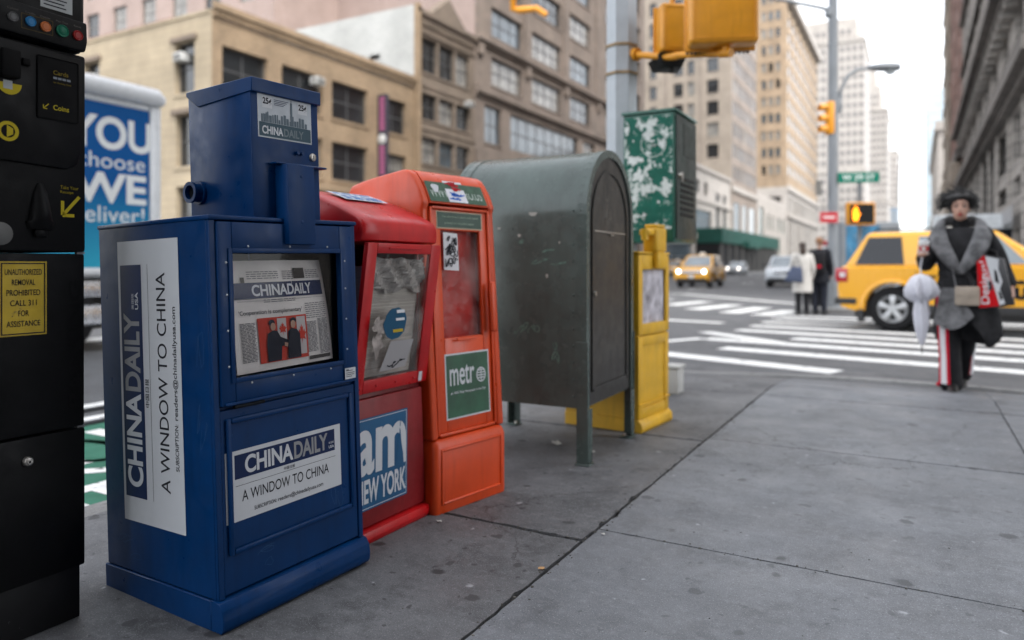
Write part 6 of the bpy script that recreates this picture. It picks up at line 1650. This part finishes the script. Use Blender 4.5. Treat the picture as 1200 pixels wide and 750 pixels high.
# bicycle couriers' row reduced to one parked motor scooter with a lit lamp
ms = thing("motor_scooter", "motor scooter with a single lit headlamp down the avenue", "scooter", (-8.2, 52, -.12), (0, 0, R(-90)))
for x in (-.62, .62):
    q = MB(); q.lathe([(.14, -.05), (.25, -.05), (.27, 0), (.25, .05), (.14, .05)], (x, 0, .27), 'y', 20); q.put("wheel", M_tire, ms, 40)
q = MB(); q.hexa([(-.8, -.16, .35), (.1, -.16, .28), (.1, .16, .28), (-.8, .16, .35), (-.8, -.14, .72), (-.1, -.14, .72), (-.1, .14, .72), (-.8, .14, .72)], .04); q.hexa([(.42, -.2, .3), (.55, -.2, .3), (.55, .2, .3), (.42, .2, .3), (.38, -.16, .95), (.47, -.16, .95), (.47, .16, .95), (.38, .16, .95)], .03); q.box(.05, .5, -.14, .14, .24, .30, .02); q.put("body", M_grc, ms, 40)
q = MB(); q.tube([(.62, 0, .27), (.42, 0, 1.0)], .03, 8); q.tube([(.38, -.32, 1.02), (.40, 0, 1.0), (.38, .32, 1.02)], .018, 8); q.put("handlebar", M_trim, ms, 40)
q = MB(); q.lathe([(0, .0), (.09, .0), (.10, -.06)], (.56, 0, .82), 'x', 16); q.put("headlight", flat("warm lit lamp", (1, .72, .4), .3, emit=12.0), ms)
# ------------------------------------------------------------------ people (local: x to the viewer's right, y away from the viewer, z up)
M_skin = mat("skin", (.43, .25, .185), .5, var=.08, scale=14, spec=.35)
M_hair = mat("black hair", (.008, .007, .007), .45, var=.4, scale=50)
M_coat = mat("charcoal wool coat", (.022, .022, .024), .9, var=.4, scale=9, bump=.3, bscale=300)
M_coatl = mat("grey wool lining", (.135, .135, .14), .9, var=.55, scale=13, bump=.3, bscale=300)
M_knit = mat("black knit", (.010, .010, .011), .9, var=.3, scale=60)
M_trou = mat("black track trousers", (.010, .010, .012), .7, var=.3, scale=12)
M_strw = flat("white cloth stripe", (.66, .66, .68), .8)
M_strr = flat("red cloth stripe", (.48, .010, .03), .8)
M_shoe = mat("black leather shoe", (.010, .010, .010), .4)
def remeshed(mb, name, m, parent, vox=.009, it=4):
    o = mb.put(name, m, None); md = o.modifiers.new("r", 'REMESH'); md.mode = 'VOXEL'; md.voxel_size = vox; md.use_smooth_shade = True
    sm = o.modifiers.new("s", 'SMOOTH'); sm.iterations = it; sm.factor = .5
    bpy.context.view_layer.update()
    me = bpy.data.meshes.new_from_object(o.evaluated_get(bpy.context.evaluated_depsgraph_get())); old = o.data
    o.modifiers.clear(); o.data = me; bpy.data.meshes.remove(old); me.name = name
    if not me.materials: me.materials.append(m)
    for p in me.polygons: p.use_smooth = True
    o.parent = parent; return o
def limb(mb, pts, rr, seg=12):
    """smooth tapered limb with round ends through the joints"""
    P_ = [Vector(p) for p in pts]; L_, S_ = [], []
    for i in range(len(P_)-1):
        for k in range(6):
            t = k/6; p0, p1, p2, p3 = P_[max(0, i-1)], P_[i], P_[i+1], P_[min(len(P_)-1, i+2)]
            L_.append(.5*((2*p1)+(p2-p0)*t+(2*p0-5*p1+4*p2-p3)*t*t+(3*p1-p0-3*p2+p3)*t**3)); S_.append(rr[i]+(rr[i+1]-rr[i])*t)
    L_.append(P_[-1]); S_.append(rr[-1]); mb.tube(L_, S_, seg); mb.ball(P_[0], rr[0], 2); mb.ball(P_[-1], rr[-1], 2); return L_, S_
def hand(mb, wrist, palm_dir, thumb_dir, curl_dir, s=1.0, curl=.8):
    """palm, four unequal bent fingers and a thumb leaving the palm's side"""
    w = Vector(wrist); d = Vector(palm_dir).normalized(); t = Vector(thumb_dir); t = (t-d*t.dot(d)).normalized(); c = Vector(curl_dir); c = (c-d*c.dot(d)-t*c.dot(t)).normalized()
    for k in range(5): mb.ball(w+d*.018*k*s, (.022*s, .022*s, .022*s), 1)
    for i, (off, ln) in enumerate(((.028, .068), (.010, .078), (-.009, .072), (-.027, .056))):
        b0 = w+d*.055*s+t*off*s; limb(mb, [w+d*.02*s+t*off*.7*s, b0+d*.018*s, b0+d*(.018+ln*.42*(1-curl*.3))*s+c*ln*.38*curl*s, b0+d*(.020+ln*.30*(1-curl*.5))*s+c*ln*.85*curl*s], [.0105*s, .0095*s, .0085*s, .007*s], 8)
    limb(mb, [w+d*.015*s+t*.012*s, w+d*.030*s+t*.038*s+c*.012*s, w+d*.050*s+t*.046*s+c*.035*s], [.012*s, .0105*s, .008*s], 8)
def person_body(parent, J, face=True, vox=.009):
    q = MB()
    pel, ch_, nk, hd_ = (Vector(J[k]) for k in ("pelvis", "chest", "neck", "head"))
    def ell(c, w, d, n=20): return [(c.x+w*math.cos(2*math.pi*i/n), c.y+d*math.sin(2*math.pi*i/n), c.z) for i in range(n)]
    tz = [(pel+Vector((0, 0, -.08)), .13, .10), (pel, .165, .115), (pel.lerp(ch_, .4), .125, .095), (pel.lerp(ch_, .75), .15, .11), (ch_, .165, .115), (ch_+Vector((0, 0, .09)), .13, .085), (nk+Vector((0, 0, -.02)), .06, .06)]
    q.loft([ell(*a) for a in tz])
    limb(q, [nk+Vector((0, .01, -.05)), nk+Vector((0, 0, .04)), hd_+Vector((0, .015, -.03))], [.052, .047, .045])
    q.ball(hd_+Vector((0, .012, .025)), (.074, .092, .098), 3); q.ball(hd_+Vector((0, -.025, -.045)), (.056, .062, .075), 3); q.ball(hd_+Vector((0, -.045, -.095)), (.028, .028, .022), 2)
    f = hd_
    if face:
        limb(q, [f+Vector((0, -.082, .015)), f+Vector((0, -.100, -.022)), f+Vector((0, -.098, -.032))], [.009, .012, .013]); 
        for s_ in (-1, 1):
            q.ball(f+Vector((s_*.011, -.092, -.033)), .008, 1); q.ball(f+Vector((s_*.040, -.058, -.025)), (.022, .018, .02), 1); q.ball(f+Vector((s_*.076, .015, -.008)), (.009, .018, .030), 1); q.ball(f+Vector((s_*.030, -.075, .026)), (.020, .010, .008), 1)
        q.ball(f+Vector((0, -.085, -.058)), (.022, .010, .007), 1); q.ball(f+Vector((0, -.083, -.071)), (.018, .010, .007), 1)
    for a in ("R", "L"):
        limb(q, [J["sh"+a], J["el"+a], J["wr"+a]], [.052, .038, .026]); limb(q, [J["hip"+a], J["kn"+a], J["an"+a]], [.085, .055, .036])
        an = Vector(J["an"+a]); limb(q, [an+Vector((0, .015, -.02)), an+Vector((0, -.04, -.035))], [.026, .022])
        if "palm"+a in J: hand(q, J["wr"+a], *J["palm"+a])
    return remeshed(q, "body", M_skin, parent, vox)
def rings_loft(mb, spec, n=28, ripple=None):
    """spec: (cx, cy, z, w, d); ripple(i_ring, angle)->factor"""
    R_ = []
    for k, (cx, cy, z, w, d) in enumerate(spec):
        r = []
        for i in range(n):
            a = 2*math.pi*i/n; f = ripple(k, a) if ripple else 1; zz = z + (ripple(k, a, True) if ripple else 0)
            r.append((cx+w*f*math.cos(a), cy+d*f*math.sin(a), zz))
        R_.append(r)
    return mb.loft(R_)
def strip(mb, path, widths, wdir, ndir, th=.012):
    """thick soft ribbon along a path; wdir, ndir per point"""
    rings = []
    for p, w, wd, nd in zip(path, widths, wdir, ndir):
        p, wd, nd = Vector(p), Vector(wd).normalized(), Vector(nd).normalized()
        rings.append([p+wd*(w*.5*math.cos(a))+nd*(th*math.sin(a)+th*.8*math.cos(a)**2*0) for a in [2*math.pi*i/14 for i in range(14)]])
    mb.loft(rings)
def leg_patch(mb, L_, S_, a0, a1, off, i0=0):
    n = 5; prev = None
    for i in range(i0, len(L_)):
        row = [L_[i]+Vector((math.cos(a0+(a1-a0)*k/n), math.sin(a0+(a1-a0)*k/n), 0))*(S_[i]+off) for k in range(n+1)]
        if prev:
            for k in range(n): mb.poly([prev[k], prev[k+1], row[k+1], row[k]])
        prev = row

# ---- the woman walking towards us
wz = walk_z(.28, 7.49)
wo = thing("person", "woman striding forward in a charcoal wrap coat with wide grey lapels and striped trousers", "person", (.28, 7.45, wz), (0, 0, R(-2)))
J = dict(pelvis=(.05, .02, .93), chest=(.055, .02, 1.27), neck=(.052, .01, 1.425), head=(.046, -.015, 1.595), shR=(-.105, .02, 1.365), shL=(.215, .02, 1.365), elR=(-.205, .02, 1.115), wrR=(-.232, -.20, 1.165), elL=(.335, .05, 1.10), wrL=(.415, -.05, .90),
         hipR=(-.025, .0, .90), hipL=(.12, .02, .90), knR=(-.035, -.10, .50), knL=(.09, .05, .50), anR=(-.012, -.14, .115), anL=(.055, .27, .15), toeR=(-.005, -.30, .035), toeL=(.06, .15, .035),
         palmR=((-.15, -.9, .55), (.6, -.3, .7), (.9, -.2, -.2)), palmL=((.1, -.35, -1), (-.3, -.9, .2), (-1, 0, 0)))
person_body(wo, J)
f = Vector(J["head"])
q = MB()
for s_ in (-1, 1): q.ball(f+Vector((s_*.031, -.0835, .006)), (.0125, .006, .0055), 2)
q.put("eyes", flat("eye white dim", (.30, .27, .25), .3), wo)
q = MB()
for s_ in (-1, 1): 
    q.ball(f+Vector((s_*.031, -.088, .0055)), (.006, .003, .0052), 1)
    q.tube([f+Vector((s_*.014, -.091, .0115)), f+Vector((s_*.031, -.0905, .0155)), f+Vector((s_*.047, -.079, .0095))], [.0018, .0028, .002], 6)
    q.tube([f+Vector((s_*.012, -.093, .032)), f+Vector((s_*.030, -.091, .040)), f+Vector((s_*.052, -.074, .033))], [.003, .0042, .002], 6)
q.put("lashes_and_brows", M_hair, wo)
q = MB(); q.tube([f+Vector((-.025, -.079, -.062)), f+Vector((-.010, -.0935, -.058)), f+Vector((0, -.0945, -.060)), f+Vector((.010, -.0935, -.058)), f+Vector((.025, -.079, -.062))], [.0015, .0048, .0044, .0048, .0015], 8)
q.tube([f+Vector((-.022, -.080, -.064)), f+Vector((0, -.093, -.071)), f+Vector((.022, -.080, -.064))], [.0015, .0062, .0015], 8); q.put("lips", flat("muted red lips", (.34, .045, .045), .4), wo)
# hair: cap plus wind-blown locks
q = MB(); q.ball(f+Vector((-.005, .04, .030)), (.095, .092, .095), 3); q.ball(f+Vector((-.015, .018, .082)), (.128, .095, .062), 3); q.ball(f+Vector((-.060, .03, .050)), (.075, .08, .060), 3); q.ball(f+Vector((.050, .04, .045)), (.062, .08, .075), 3); q.ball(f+Vector((-.01, -.035, .092)), (.085, .052, .028), 3)
hr = random.Random(4)
for i in range(520):
    a = hr.uniform(-.5, math.pi+.5); base = f+Vector((.085*math.cos(a), hr.uniform(-.05, .09), .05+.075*math.sin(a)))
    side = -1 if hr.random() < .68 else 1
    dr_ = Vector((math.cos(a)*.7+side*.35, hr.uniform(-.15, .35), math.sin(a)*.4+hr.uniform(-.28, .25))).normalized(); ln = hr.uniform(.02, .06)*(1.7 if side < 0 else .8)
    q.tube([base, base+dr_*ln*.45+Vector((0, 0, hr.uniform(-.01, .015))), base+dr_*ln*.8+Vector((side*.015, 0, hr.uniform(-.02, .01))), base+dr_*ln+Vector((side*.03, .0, hr.uniform(-.05, .01)))], [.0035, .003, .002, .0006], 4)
q.put("hair", M_hair, wo, 60)
q = MB(); rings_loft(q, [(.052, .015, 1.36, .085, .075), (.052, .012, 1.42, .066, .066), (.05, .008, 1.47, .059, .062), (.05, .004, 1.495, .060, .063), (.05, .004, 1.50, .052, .055)], 24); q.put("roll_neck", M_knit, wo, 60)
rp = lambda k, a, dz=False: (.022*math.sin(3*a+.6)*max(0, k-4) if dz else 1+(.018+.014*max(0, k-4))*math.sin(6*a+k*.35)+.02*math.sin(3*a+1.0+k*.3))
q = MB(); rings_loft(q, [(.055, .02, 1.425, .075, .07), (.055, .02, 1.41, .155, .095), (.055, .015, 1.36, .195, .12), (.055, .01, 1.25, .205, .145), (.055, .01, 1.12, .185, .145), (.055, .01, 1.03, .160, .135), (.06, .01, .93, .19, .16), (.075, .01, .80, .215, .18), (.09, .01, .66, .235, .195), (.10, .015, .53, .245, .205), (.10, .015, .525, .22, .18)], 40, rp); coat = q.put("coat", M_coat, wo, 70)
q = MB(); limb(q, [J["shR"], (-.205, .015, 1.12), (-.222, -.10, 1.13), (-.232, -.175, 1.155)], [.078, .066, .060, .056]); q.put("sleeve", M_coat, wo, 70)
q = MB(); limb(q, [J["shL"], (.31, .04, 1.20), (.35, .045, 1.09), (.40, -.02, .945)], [.080, .070, .064, .056]); q.put("sleeve", M_coat, wo, 70)
# lapels: wide shawl collar rolling from the nape to the belt
q = MB(); Pth = [(.055, .115, 1.48), (-.045, .085, 1.49), (-.105, .0, 1.455), (-.125, -.085, 1.38), (-.105, -.145, 1.28), (-.05, -.175, 1.17), (.02, -.170, 1.06), (.05, -.160, 1.03)]
W1 = [.085, .10, .12, .14, .145, .125, .085, .04]; WD = [(0, .2, -1), (-.3, .3, -1), (-.6, .1, -.8), (-.9, -.1, -.45), (-.95, -.1, -.3), (-.9, .1, -.3), (-.8, .1, -.3), (-.8, 0, -.3)]; ND = [(0, 1, .2), (-.6, .7, .3), (-.75, -.3, .5), (-.5, -.8, .3), (-.3, -.9, .2), (-.15, -1, .1), (0, -1, .1), (0, -1, 0)]
strip(q, Pth, W1, WD, ND, .034)
Pt2 = [(.055, .115, 1.475), (.15, .085, 1.485), (.205, .0, 1.45), (.215, -.085, 1.375), (.19, -.145, 1.28), (.135, -.180, 1.17), (.07, -.185, 1.06), (.05, -.172, 1.02)]
strip(q, Pt2, W1, [(-a, b_, c_) for a, b_, c_ in WD], [(-a, b_, c_) for a, b_, c_ in ND], .034); q.put("lapels", M_coatl, wo, 70)
q = MB(); rings_loft(q, [(.055, .01, 1.05, .168, .150), (.055, .01, 1.045, .176, .160), (.055, .01, 1.00, .178, .164), (.057, .01, .995, .17, .155)], 32); q.tube([(.10, -.16, 1.02), (.14, -.19, .95), (.13, -.20, .86)], [.03, .026, .02], 8); q.put("belt", M_coat, wo, 60)
# grey-lined coat front blowing open
q = MB(); b = q.bm; rows = []
for j in range(9):
    v = j/8; row = []
    for i in range(11):
        u = i/10; x = -.095-.06*v+ u*(.10+.20*v); z = .90-.30*v-.10*math.sin(u*math.pi*.9)*v+.10*u*v; y = -.150-.09*v-.055*math.sin(u*2.6)*v
        row.append(Vector((x, y, z)))
    rows.append(row)
F_ = [[b.verts.new(p) for p in r] for r in rows]; K_ = [[b.verts.new(p+Vector((0, .012, 0))) for p in r] for r in rows]
for j in range(8):
    for i in range(10): b.faces.new((F_[j][i], F_[j+1][i], F_[j+1][i+1], F_[j][i+1])); b.faces.new((K_[j][i], K_[j][i+1], K_[j+1][i+1], K_[j+1][i]))
for j in range(8): b.faces.new((F_[j][0], K_[j][0], K_[j+1][0], F_[j+1][0])); b.faces.new((F_[j][10], F_[j+1][10], K_[j+1][10], K_[j][10]))
for i in range(10): b.faces.new((F_[8][i], K_[8][i], K_[8][i+1], F_[8][i+1])); b.faces.new((F_[0][i], F_[0][i+1], K_[0][i+1], K_[0][i]))
q.put("coat_front_flap", M_coatl, wo, 70)
q = MB(); L1, S1_ = limb(q, [(-.03, .0, .88), (-.036, -.095, .52), (-.030, -.13, .30), (-.022, -.125, .075)], [.115, .088, .083, .092], 20); tr1 = q.put("trouser_leg", M_trou, wo, 60)
q = MB(); L2, S2_ = limb(q, [(.12, .02, .88), (.095, .05, .52), (.078, .15, .32), (.06, .24, .12)], [.112, .085, .078, .082], 20); tr2 = q.put("trouser_leg", M_trou, wo, 60)
q = MB(); leg_patch(q, L1, S1_, R(-140), R(-108), .004); q.put("white_stripe", M_strw, tr1, 60)
q = MB(); leg_patch(q, L1, S1_, R(-108), R(-92), .0042); leg_patch(q, L1, S1_, R(-158), R(-140), .0042); q.put("red_stripe", M_strr, tr1, 60)
q = MB(); leg_patch(q, L2, S2_, R(-42), R(5), .004); q.put("white_stripe", M_strw, tr2, 60)
q = MB(); leg_patch(q, L2, S2_, R(-64), R(-42), .0042); q.put("red_stripe", M_strr, tr2, 60)
q = MB(); q.tube([(-.07, -.15, .10), (-.11, -.13, .06), (-.13, -.12, .055)], [.02, .022, .01], 8); q.put("red_hem", M_strr, tr1, 60)
def shoe(ax, ay, tx, ty, z0=0, hz=.06):
    q = MB(); a, t = Vector((ax, ay, 0)), Vector((tx, ty, 0)); d = (t-a).normalized(); s_ = Vector((-d.y, d.x, 0)); rings = []
    for u, w, zb_, zt in ((-.05, .028, hz, hz+.05), (-.03, .036, hz, hz+.085), (.03, .038, hz*.7, hz+.075), (.09, .042, .004, .075), (.15, .046, .0, .058), (.20, .038, .004, .045), (.235, .015, .012, .03)):
        c = a+d*u; rings.append([c+s_*(w*math.cos(p))+Vector((0, 0, z0+(zb_+zt)/2+(zt-zb_)/2*math.sin(p))) for p in [2*math.pi*i/14 for i in range(14)]])
    q.loft(rings); h = a-d*.03; q.hexa([h-s_*.02-d*.02+Vector((0, 0, z0)), h-s_*.02+d*.02+Vector((0, 0, z0)), h+s_*.02+d*.02+Vector((0, 0, z0)), h+s_*.02-d*.02+Vector((0, 0, z0)), h-s_*.028-d*.026+Vector((0, 0, z0+hz+.02)), h-s_*.028+d*.03+Vector((0, 0, z0+hz+.02)), h+s_*.028+d*.03+Vector((0, 0, z0+hz+.02)), h+s_*.028-d*.026+Vector((0, 0, z0+hz+.02))], .004); return q
shoe(-.012, -.13, -.005, -.36).put("shoe", M_shoe, wo, 60); shoe(.055, .26, .06, .03, .01).put("shoe", M_shoe, wo, 60)
def carried(name, label, cat): return thing(name, label, cat, (.28, 7.45, wz), (0, 0, R(-2)))
cp = carried("coffee_cup", "red and white paper coffee cup with white lid in the woman's raised hand", "cup")
cc_ = (-.222, -.268, 1.185)
q = MB(); q.lathe([(.029, 0), (.041, .105)], cc_, 'z', 24); q.put("cup", flat("white paper cup", (.60, .58, .56), .6), cp, 40)
q = MB(); q.lathe([(.0340, .03), (.0385, .075)], cc_, 'z', 24, cap=False); q.put("red_band", flat("cup red", (.42, .03, .03), .6), cp, 40)
q = MB(); q.lathe([(0, .114), (.034, .114), (.037, .122), (.040, .120), (.043, .108), (.0435, .100)], cc_, 'z', 24); q.put("lid", flat("white lid", (.68, .68, .68), .4), cp, 40)
q = MB(); q.ball((cc_[0], cc_[1]-.036, cc_[2]+.052), (.016, .004, .018), 2); q.put("round_mark", flat("white mark", (.66, .64, .6), .5), cp)
um = carried("umbrella", "folded white umbrella with loose ruffled top dangling from the woman's wrist", "umbrella")
UX, UY = -.245, -.24
q = MB(); n_ = 28; R_ = []
for z, r_, am in ((1.02, .012, 0), (1.005, .05, .15), (.97, .085, .28), (.90, .105, .30), (.84, .100, .32), (.80, .075, .22), (.79, .05, .15), (.76, .052, .12), (.68, .060, .12), (.58, .052, .14), (.48, .035, .16), (.41, .016, .1), (.40, .008, 0)):
    R_.append([(UX+.012*(1-z)+r_*(1+am*math.sin(7*a+z*9)+.4*am*math.sin(11*a))*math.cos(a), UY+r_*(1+am*math.sin(7*a+z*9))*math.sin(a), z+(.02*math.sin(5*a) if .78 < z < .98 else 0)) for a in [2*math.pi*i/n_ for i in range(n_)]])
q.loft(R_); q.put("canopy", mat("white umbrella nylon", (.62, .62, .68), .5, var=.12, scale=6), um, 70)
q = MB(); q.cyl((UX+.007, UY, .41), (UX+.008, UY, .33), .006, .004, 8); q.put("tip", M_trim, um); q = MB(); q.tube([(UX, UY, 1.01), (UX-.004, UY, 1.08), (UX+.01, UY-.01, 1.16)], .008, 6); q.put("strap", M_strw, um)
sb_ = carried("shopping_bag", "red white and black paper shopping bag with white brand script, under the woman's arm", "shopping bag")
A = [(.175, -.215, .725), (.435, -.10, .76), (.445, .0, .76), (.20, -.10, .725)]; T4 = [(.155, -.19, 1.20), (.355, -.12, 1.15), (.37, -.03, 1.15), (.175, -.09, 1.20)]
q = MB(); q.hexa(A+T4, .006, 1); q.put("bag", mat("black printed paper", (.020, .021, .025), .4, var=.2, scale=6), sb_, 40)
A, T4 = [Vector(p) for p in A], [Vector(p) for p in T4]
def bagp(u, v, off=.003): 
    p = (A[0]*(1-u)+A[1]*u)*(1-v)+(T4[0]*(1-u)+T4[1]*u)*v; n0 = (A[1]-A[0]).cross(T4[0]-A[0]).normalized(); return p+n0*off
q = MB()
def bq(mb, P_, off): mb.poly([bagp(u, v, off) for u, v in P_])
bq(q, [(0.02, .02), (.58, .02), (.5, .35), (.40, .65), (.32, .97), (0.02, .97)], .004); q.put("red_print", flat("bag red", (.52, .010, .015), .35), sb_)
q = MB(); bq(q, [(.58, .03), (.74, .06), (.66, .35), (.78, .5), (.72, .75), (.80, .97), (.33, .97), (.41, .65), (.51, .35)], .0045); q.put("white_print", flat("bag white", (.58, .60, .62), .4), sb_)
q = MB(); bq(q, [(.55, .5), (.68, .45), (.66, .7), (.58, .75)], .005); bq(q, [(.62, .12), (.70, .16), (.66, .3), (.6, .3)], .005); q.put("black_print", flat("bag black", (.02, .02, .022), .4), sb_)
q = MB(); xd = (T4[0]-A[0]).normalized(); yd = (A[0]-A[1]); yd = (yd-xd*yd.dot(xd)).normalized(); q.text("Desigual", bagp(.38, .07, .006), xd, yd, .36, .085, .012); q.put("lettering", M_strw, sb_)
q = MB(); q.tube([bagp(.3, .98), bagp(.35, 1.12)+Vector((.03, .02, 0)), bagp(.7, 1.1)+Vector((.02, .02, 0)), bagp(.75, .98)], .005, 6); q.put("handle", M_trim, sb_)
hb = carried("handbag", "small taupe box handbag hanging at the front of the woman's coat", "handbag")
q = MB(); q.box(.005, .185, -.275, -.215, .755, .915, .012, 2); q.put("bag", mat("taupe leather", (.36, .30, .24), .5, var=.12, scale=12), hb, 40); q = MB(); q.box(.012, .178, -.281, -.2755, .83, .908, .004); q.box(.085, .105, -.286, -.2815, .815, .84, .003); q.put("flap", mat("taupe leather", (.36, .30, .24)), hb, 40)
q = MB(); q.tube([(.015, -.245, .91), (.0, -.22, 1.0), (-.03, -.20, 1.2)], .006, 6); q.put("strap", M_coatl, hb)

# ---- waiting pair and distant walkers
def bystander(label, loc, rz, coatm, legm, hairm, s=1.0, coat_hem=.55, longhair=False, face=False, group=None, step=.0):
    p = thing("person", label, "person", loc, (0, 0, R(rz)), group); p.scale = (s, s, s)
    J = dict(pelvis=(0, .0, .93), chest=(0, .0, 1.29), neck=(0, .0, 1.44), head=(0, -.01, 1.60), shR=(-.17, .0, 1.39), shL=(.17, .0, 1.39), elR=(-.23, .02, 1.12), wrR=(-.22, -.07, .90), elL=(.23, .02, 1.12), wrL=(.22, -.07, .90), hipR=(-.085, 0, .90), hipL=(.085, 0, .90), knR=(-.09, -.02-step*.4, .49), knL=(.09, -.01+step*.3, .49), anR=(-.09, .02-step, .085), anL=(.09, .03+step, .085+abs(step)*.2),
             palmR=((0, -.2, -1), (.3, -.9, 0), (.9, 0, 0)), palmL=((0, -.2, -1), (-.3, -.9, 0), (-.9, 0, 0)))
    person_body(p, J, face, .014)
    q = MB(); h = coat_hem
    rings_loft(q, [(0, 0, 1.47, .07, .07), (0, 0, 1.44, .15, .09), (0, 0, 1.38, .20, .115), (0, 0, 1.2, .19, .13), (0, 0, 1.03, .175, .13), (0, 0, max(h+.05, .85), .21, .155), (0, 0, h, .225, .165), (0, 0, h-.004, .2, .14)], 24, lambda k, a, dz=False: 0 if dz else 1+.02*math.sin(5*a+k))
    limb(q, [J["shR"], J["elR"], J["wrR"]], [.075, .062, .048]); limb(q, [J["shL"], J["elL"], J["wrL"]], [.075, .062, .048]); q.put("coat", coatm, p, 70)
    q = MB(); limb(q, [J["hipR"], J["knR"], (J["anR"][0], J["anR"][1], .10)], [.10, .075, .062], 14); limb(q, [J["hipL"], J["knL"], (J["anL"][0], J["anL"][1], .10+abs(step)*.2)], [.10, .075, .062], 14); q.put("trousers", legm, p, 60)
    for a in ("anR", "anL"): x, y, z = J[a]; q = MB(); q.box(x-.045, x+.045, y-.18, y+.07, z-.085, z+.005, .025, 3); q.put("shoe", M_shoe, p, 60)
    q = MB(); q.ball((0, .018, 1.645), (.086, .10, .088), 2)
    if longhair: q.ball((0, .07, 1.52), (.08, .05, .15), 2)
    q.put("hair", hairm, p, 60); return p
M_beige = mat("pale beige coat", (.50, .48, .45), .85, var=.1, scale=5)
M_dnv = mat("black wool jacket", (.014, .015, .020), .85, var=.2, scale=5)
M_brn = mat("dark brown hair", (.030, .016, .010), .5)
M_gng = mat("ginger brown hair", (.22, .10, .04), .5)
pa = bystander("woman in a pale beige coat waiting with a slate shoulder bag at the far kerb", (-2.30, 17.75, -.12), 195, M_beige, M_trou, M_brn, .97, .55, True)
pb_ = bystander("person in a black jacket and black backpack waiting beside the pale-coated woman", (-1.98, 18.2, -.12), 170, M_dnv, mat("navy trousers", (.018, .02, .03), .8), M_gng, 1.04, .72)
bg_ = thing("shoulder_bag", "slate blue shoulder bag on the pale-coated woman at the far kerb", "bag", (-2.30, 17.75, -.12), (0, 0, R(15)))
q = MB(); q.hexa([(-.42, -.28, .78), (-.02, -.30, .74), (.0, -.18, .74), (-.42, -.16, .78), (-.26, -.26, 1.12), (-.04, -.28, 1.10), (-.04, -.18, 1.10), (-.26, -.16, 1.12)], .03, 3); q.put("bag", mat("slate fabric", (.06, .075, .12), .7), bg_, 50); q = MB(); q.tube([(-.25, -.21, 1.11), (-.14, -.12, 1.40), (-.05, -.21, 1.10)], .012, 6); q.put("strap", M_trim, bg_)
bk_ = thing("backpack", "black backpack with small red patch worn by the waiting person", "backpack", (-1.98, 18.2, -.12), (0, 0, R(-10)))
q = MB(); q.box(-.17, .19, -.32, -.135, .96, 1.46, .06, 3); q.put("bag", M_trou, bk_, 50); q = MB(); q.box(.02, .12, -.328, -.319, 1.08, 1.15, .003); q.put("patch", M_strr, bk_)
M_c1 = mat("grey blue jacket", (.14, .17, .21), .85); M_c2 = mat("rust jacket", (.28, .09, .06), .85); M_c3 = mat("pale shirt", (.5, .48, .46), .85)
for lab, x, y, rz, cm, st in (("distant walker in a rust jacket by the green shed posts", -24.6, 96, 5, M_c2, .12), ("distant walker in a pale shirt by the green shed posts", -25.0, 101, 10, M_c3, .1), ("distant walker in a black jacket by the green shed posts", -24.4, 105, -10, M_dnv, .14), ("distant walker in a grey blue jacket by the green shed", -25.4, 110, 180, M_c1, .1), ("distant walker in a beige coat past the green shed", -24.2, 118, 0, M_beige, .1)):
    bystander(lab, (x, y, 0), rz, cm, M_trou, M_brn, 1.02, .75, group="walkers far down the avenue", step=st)
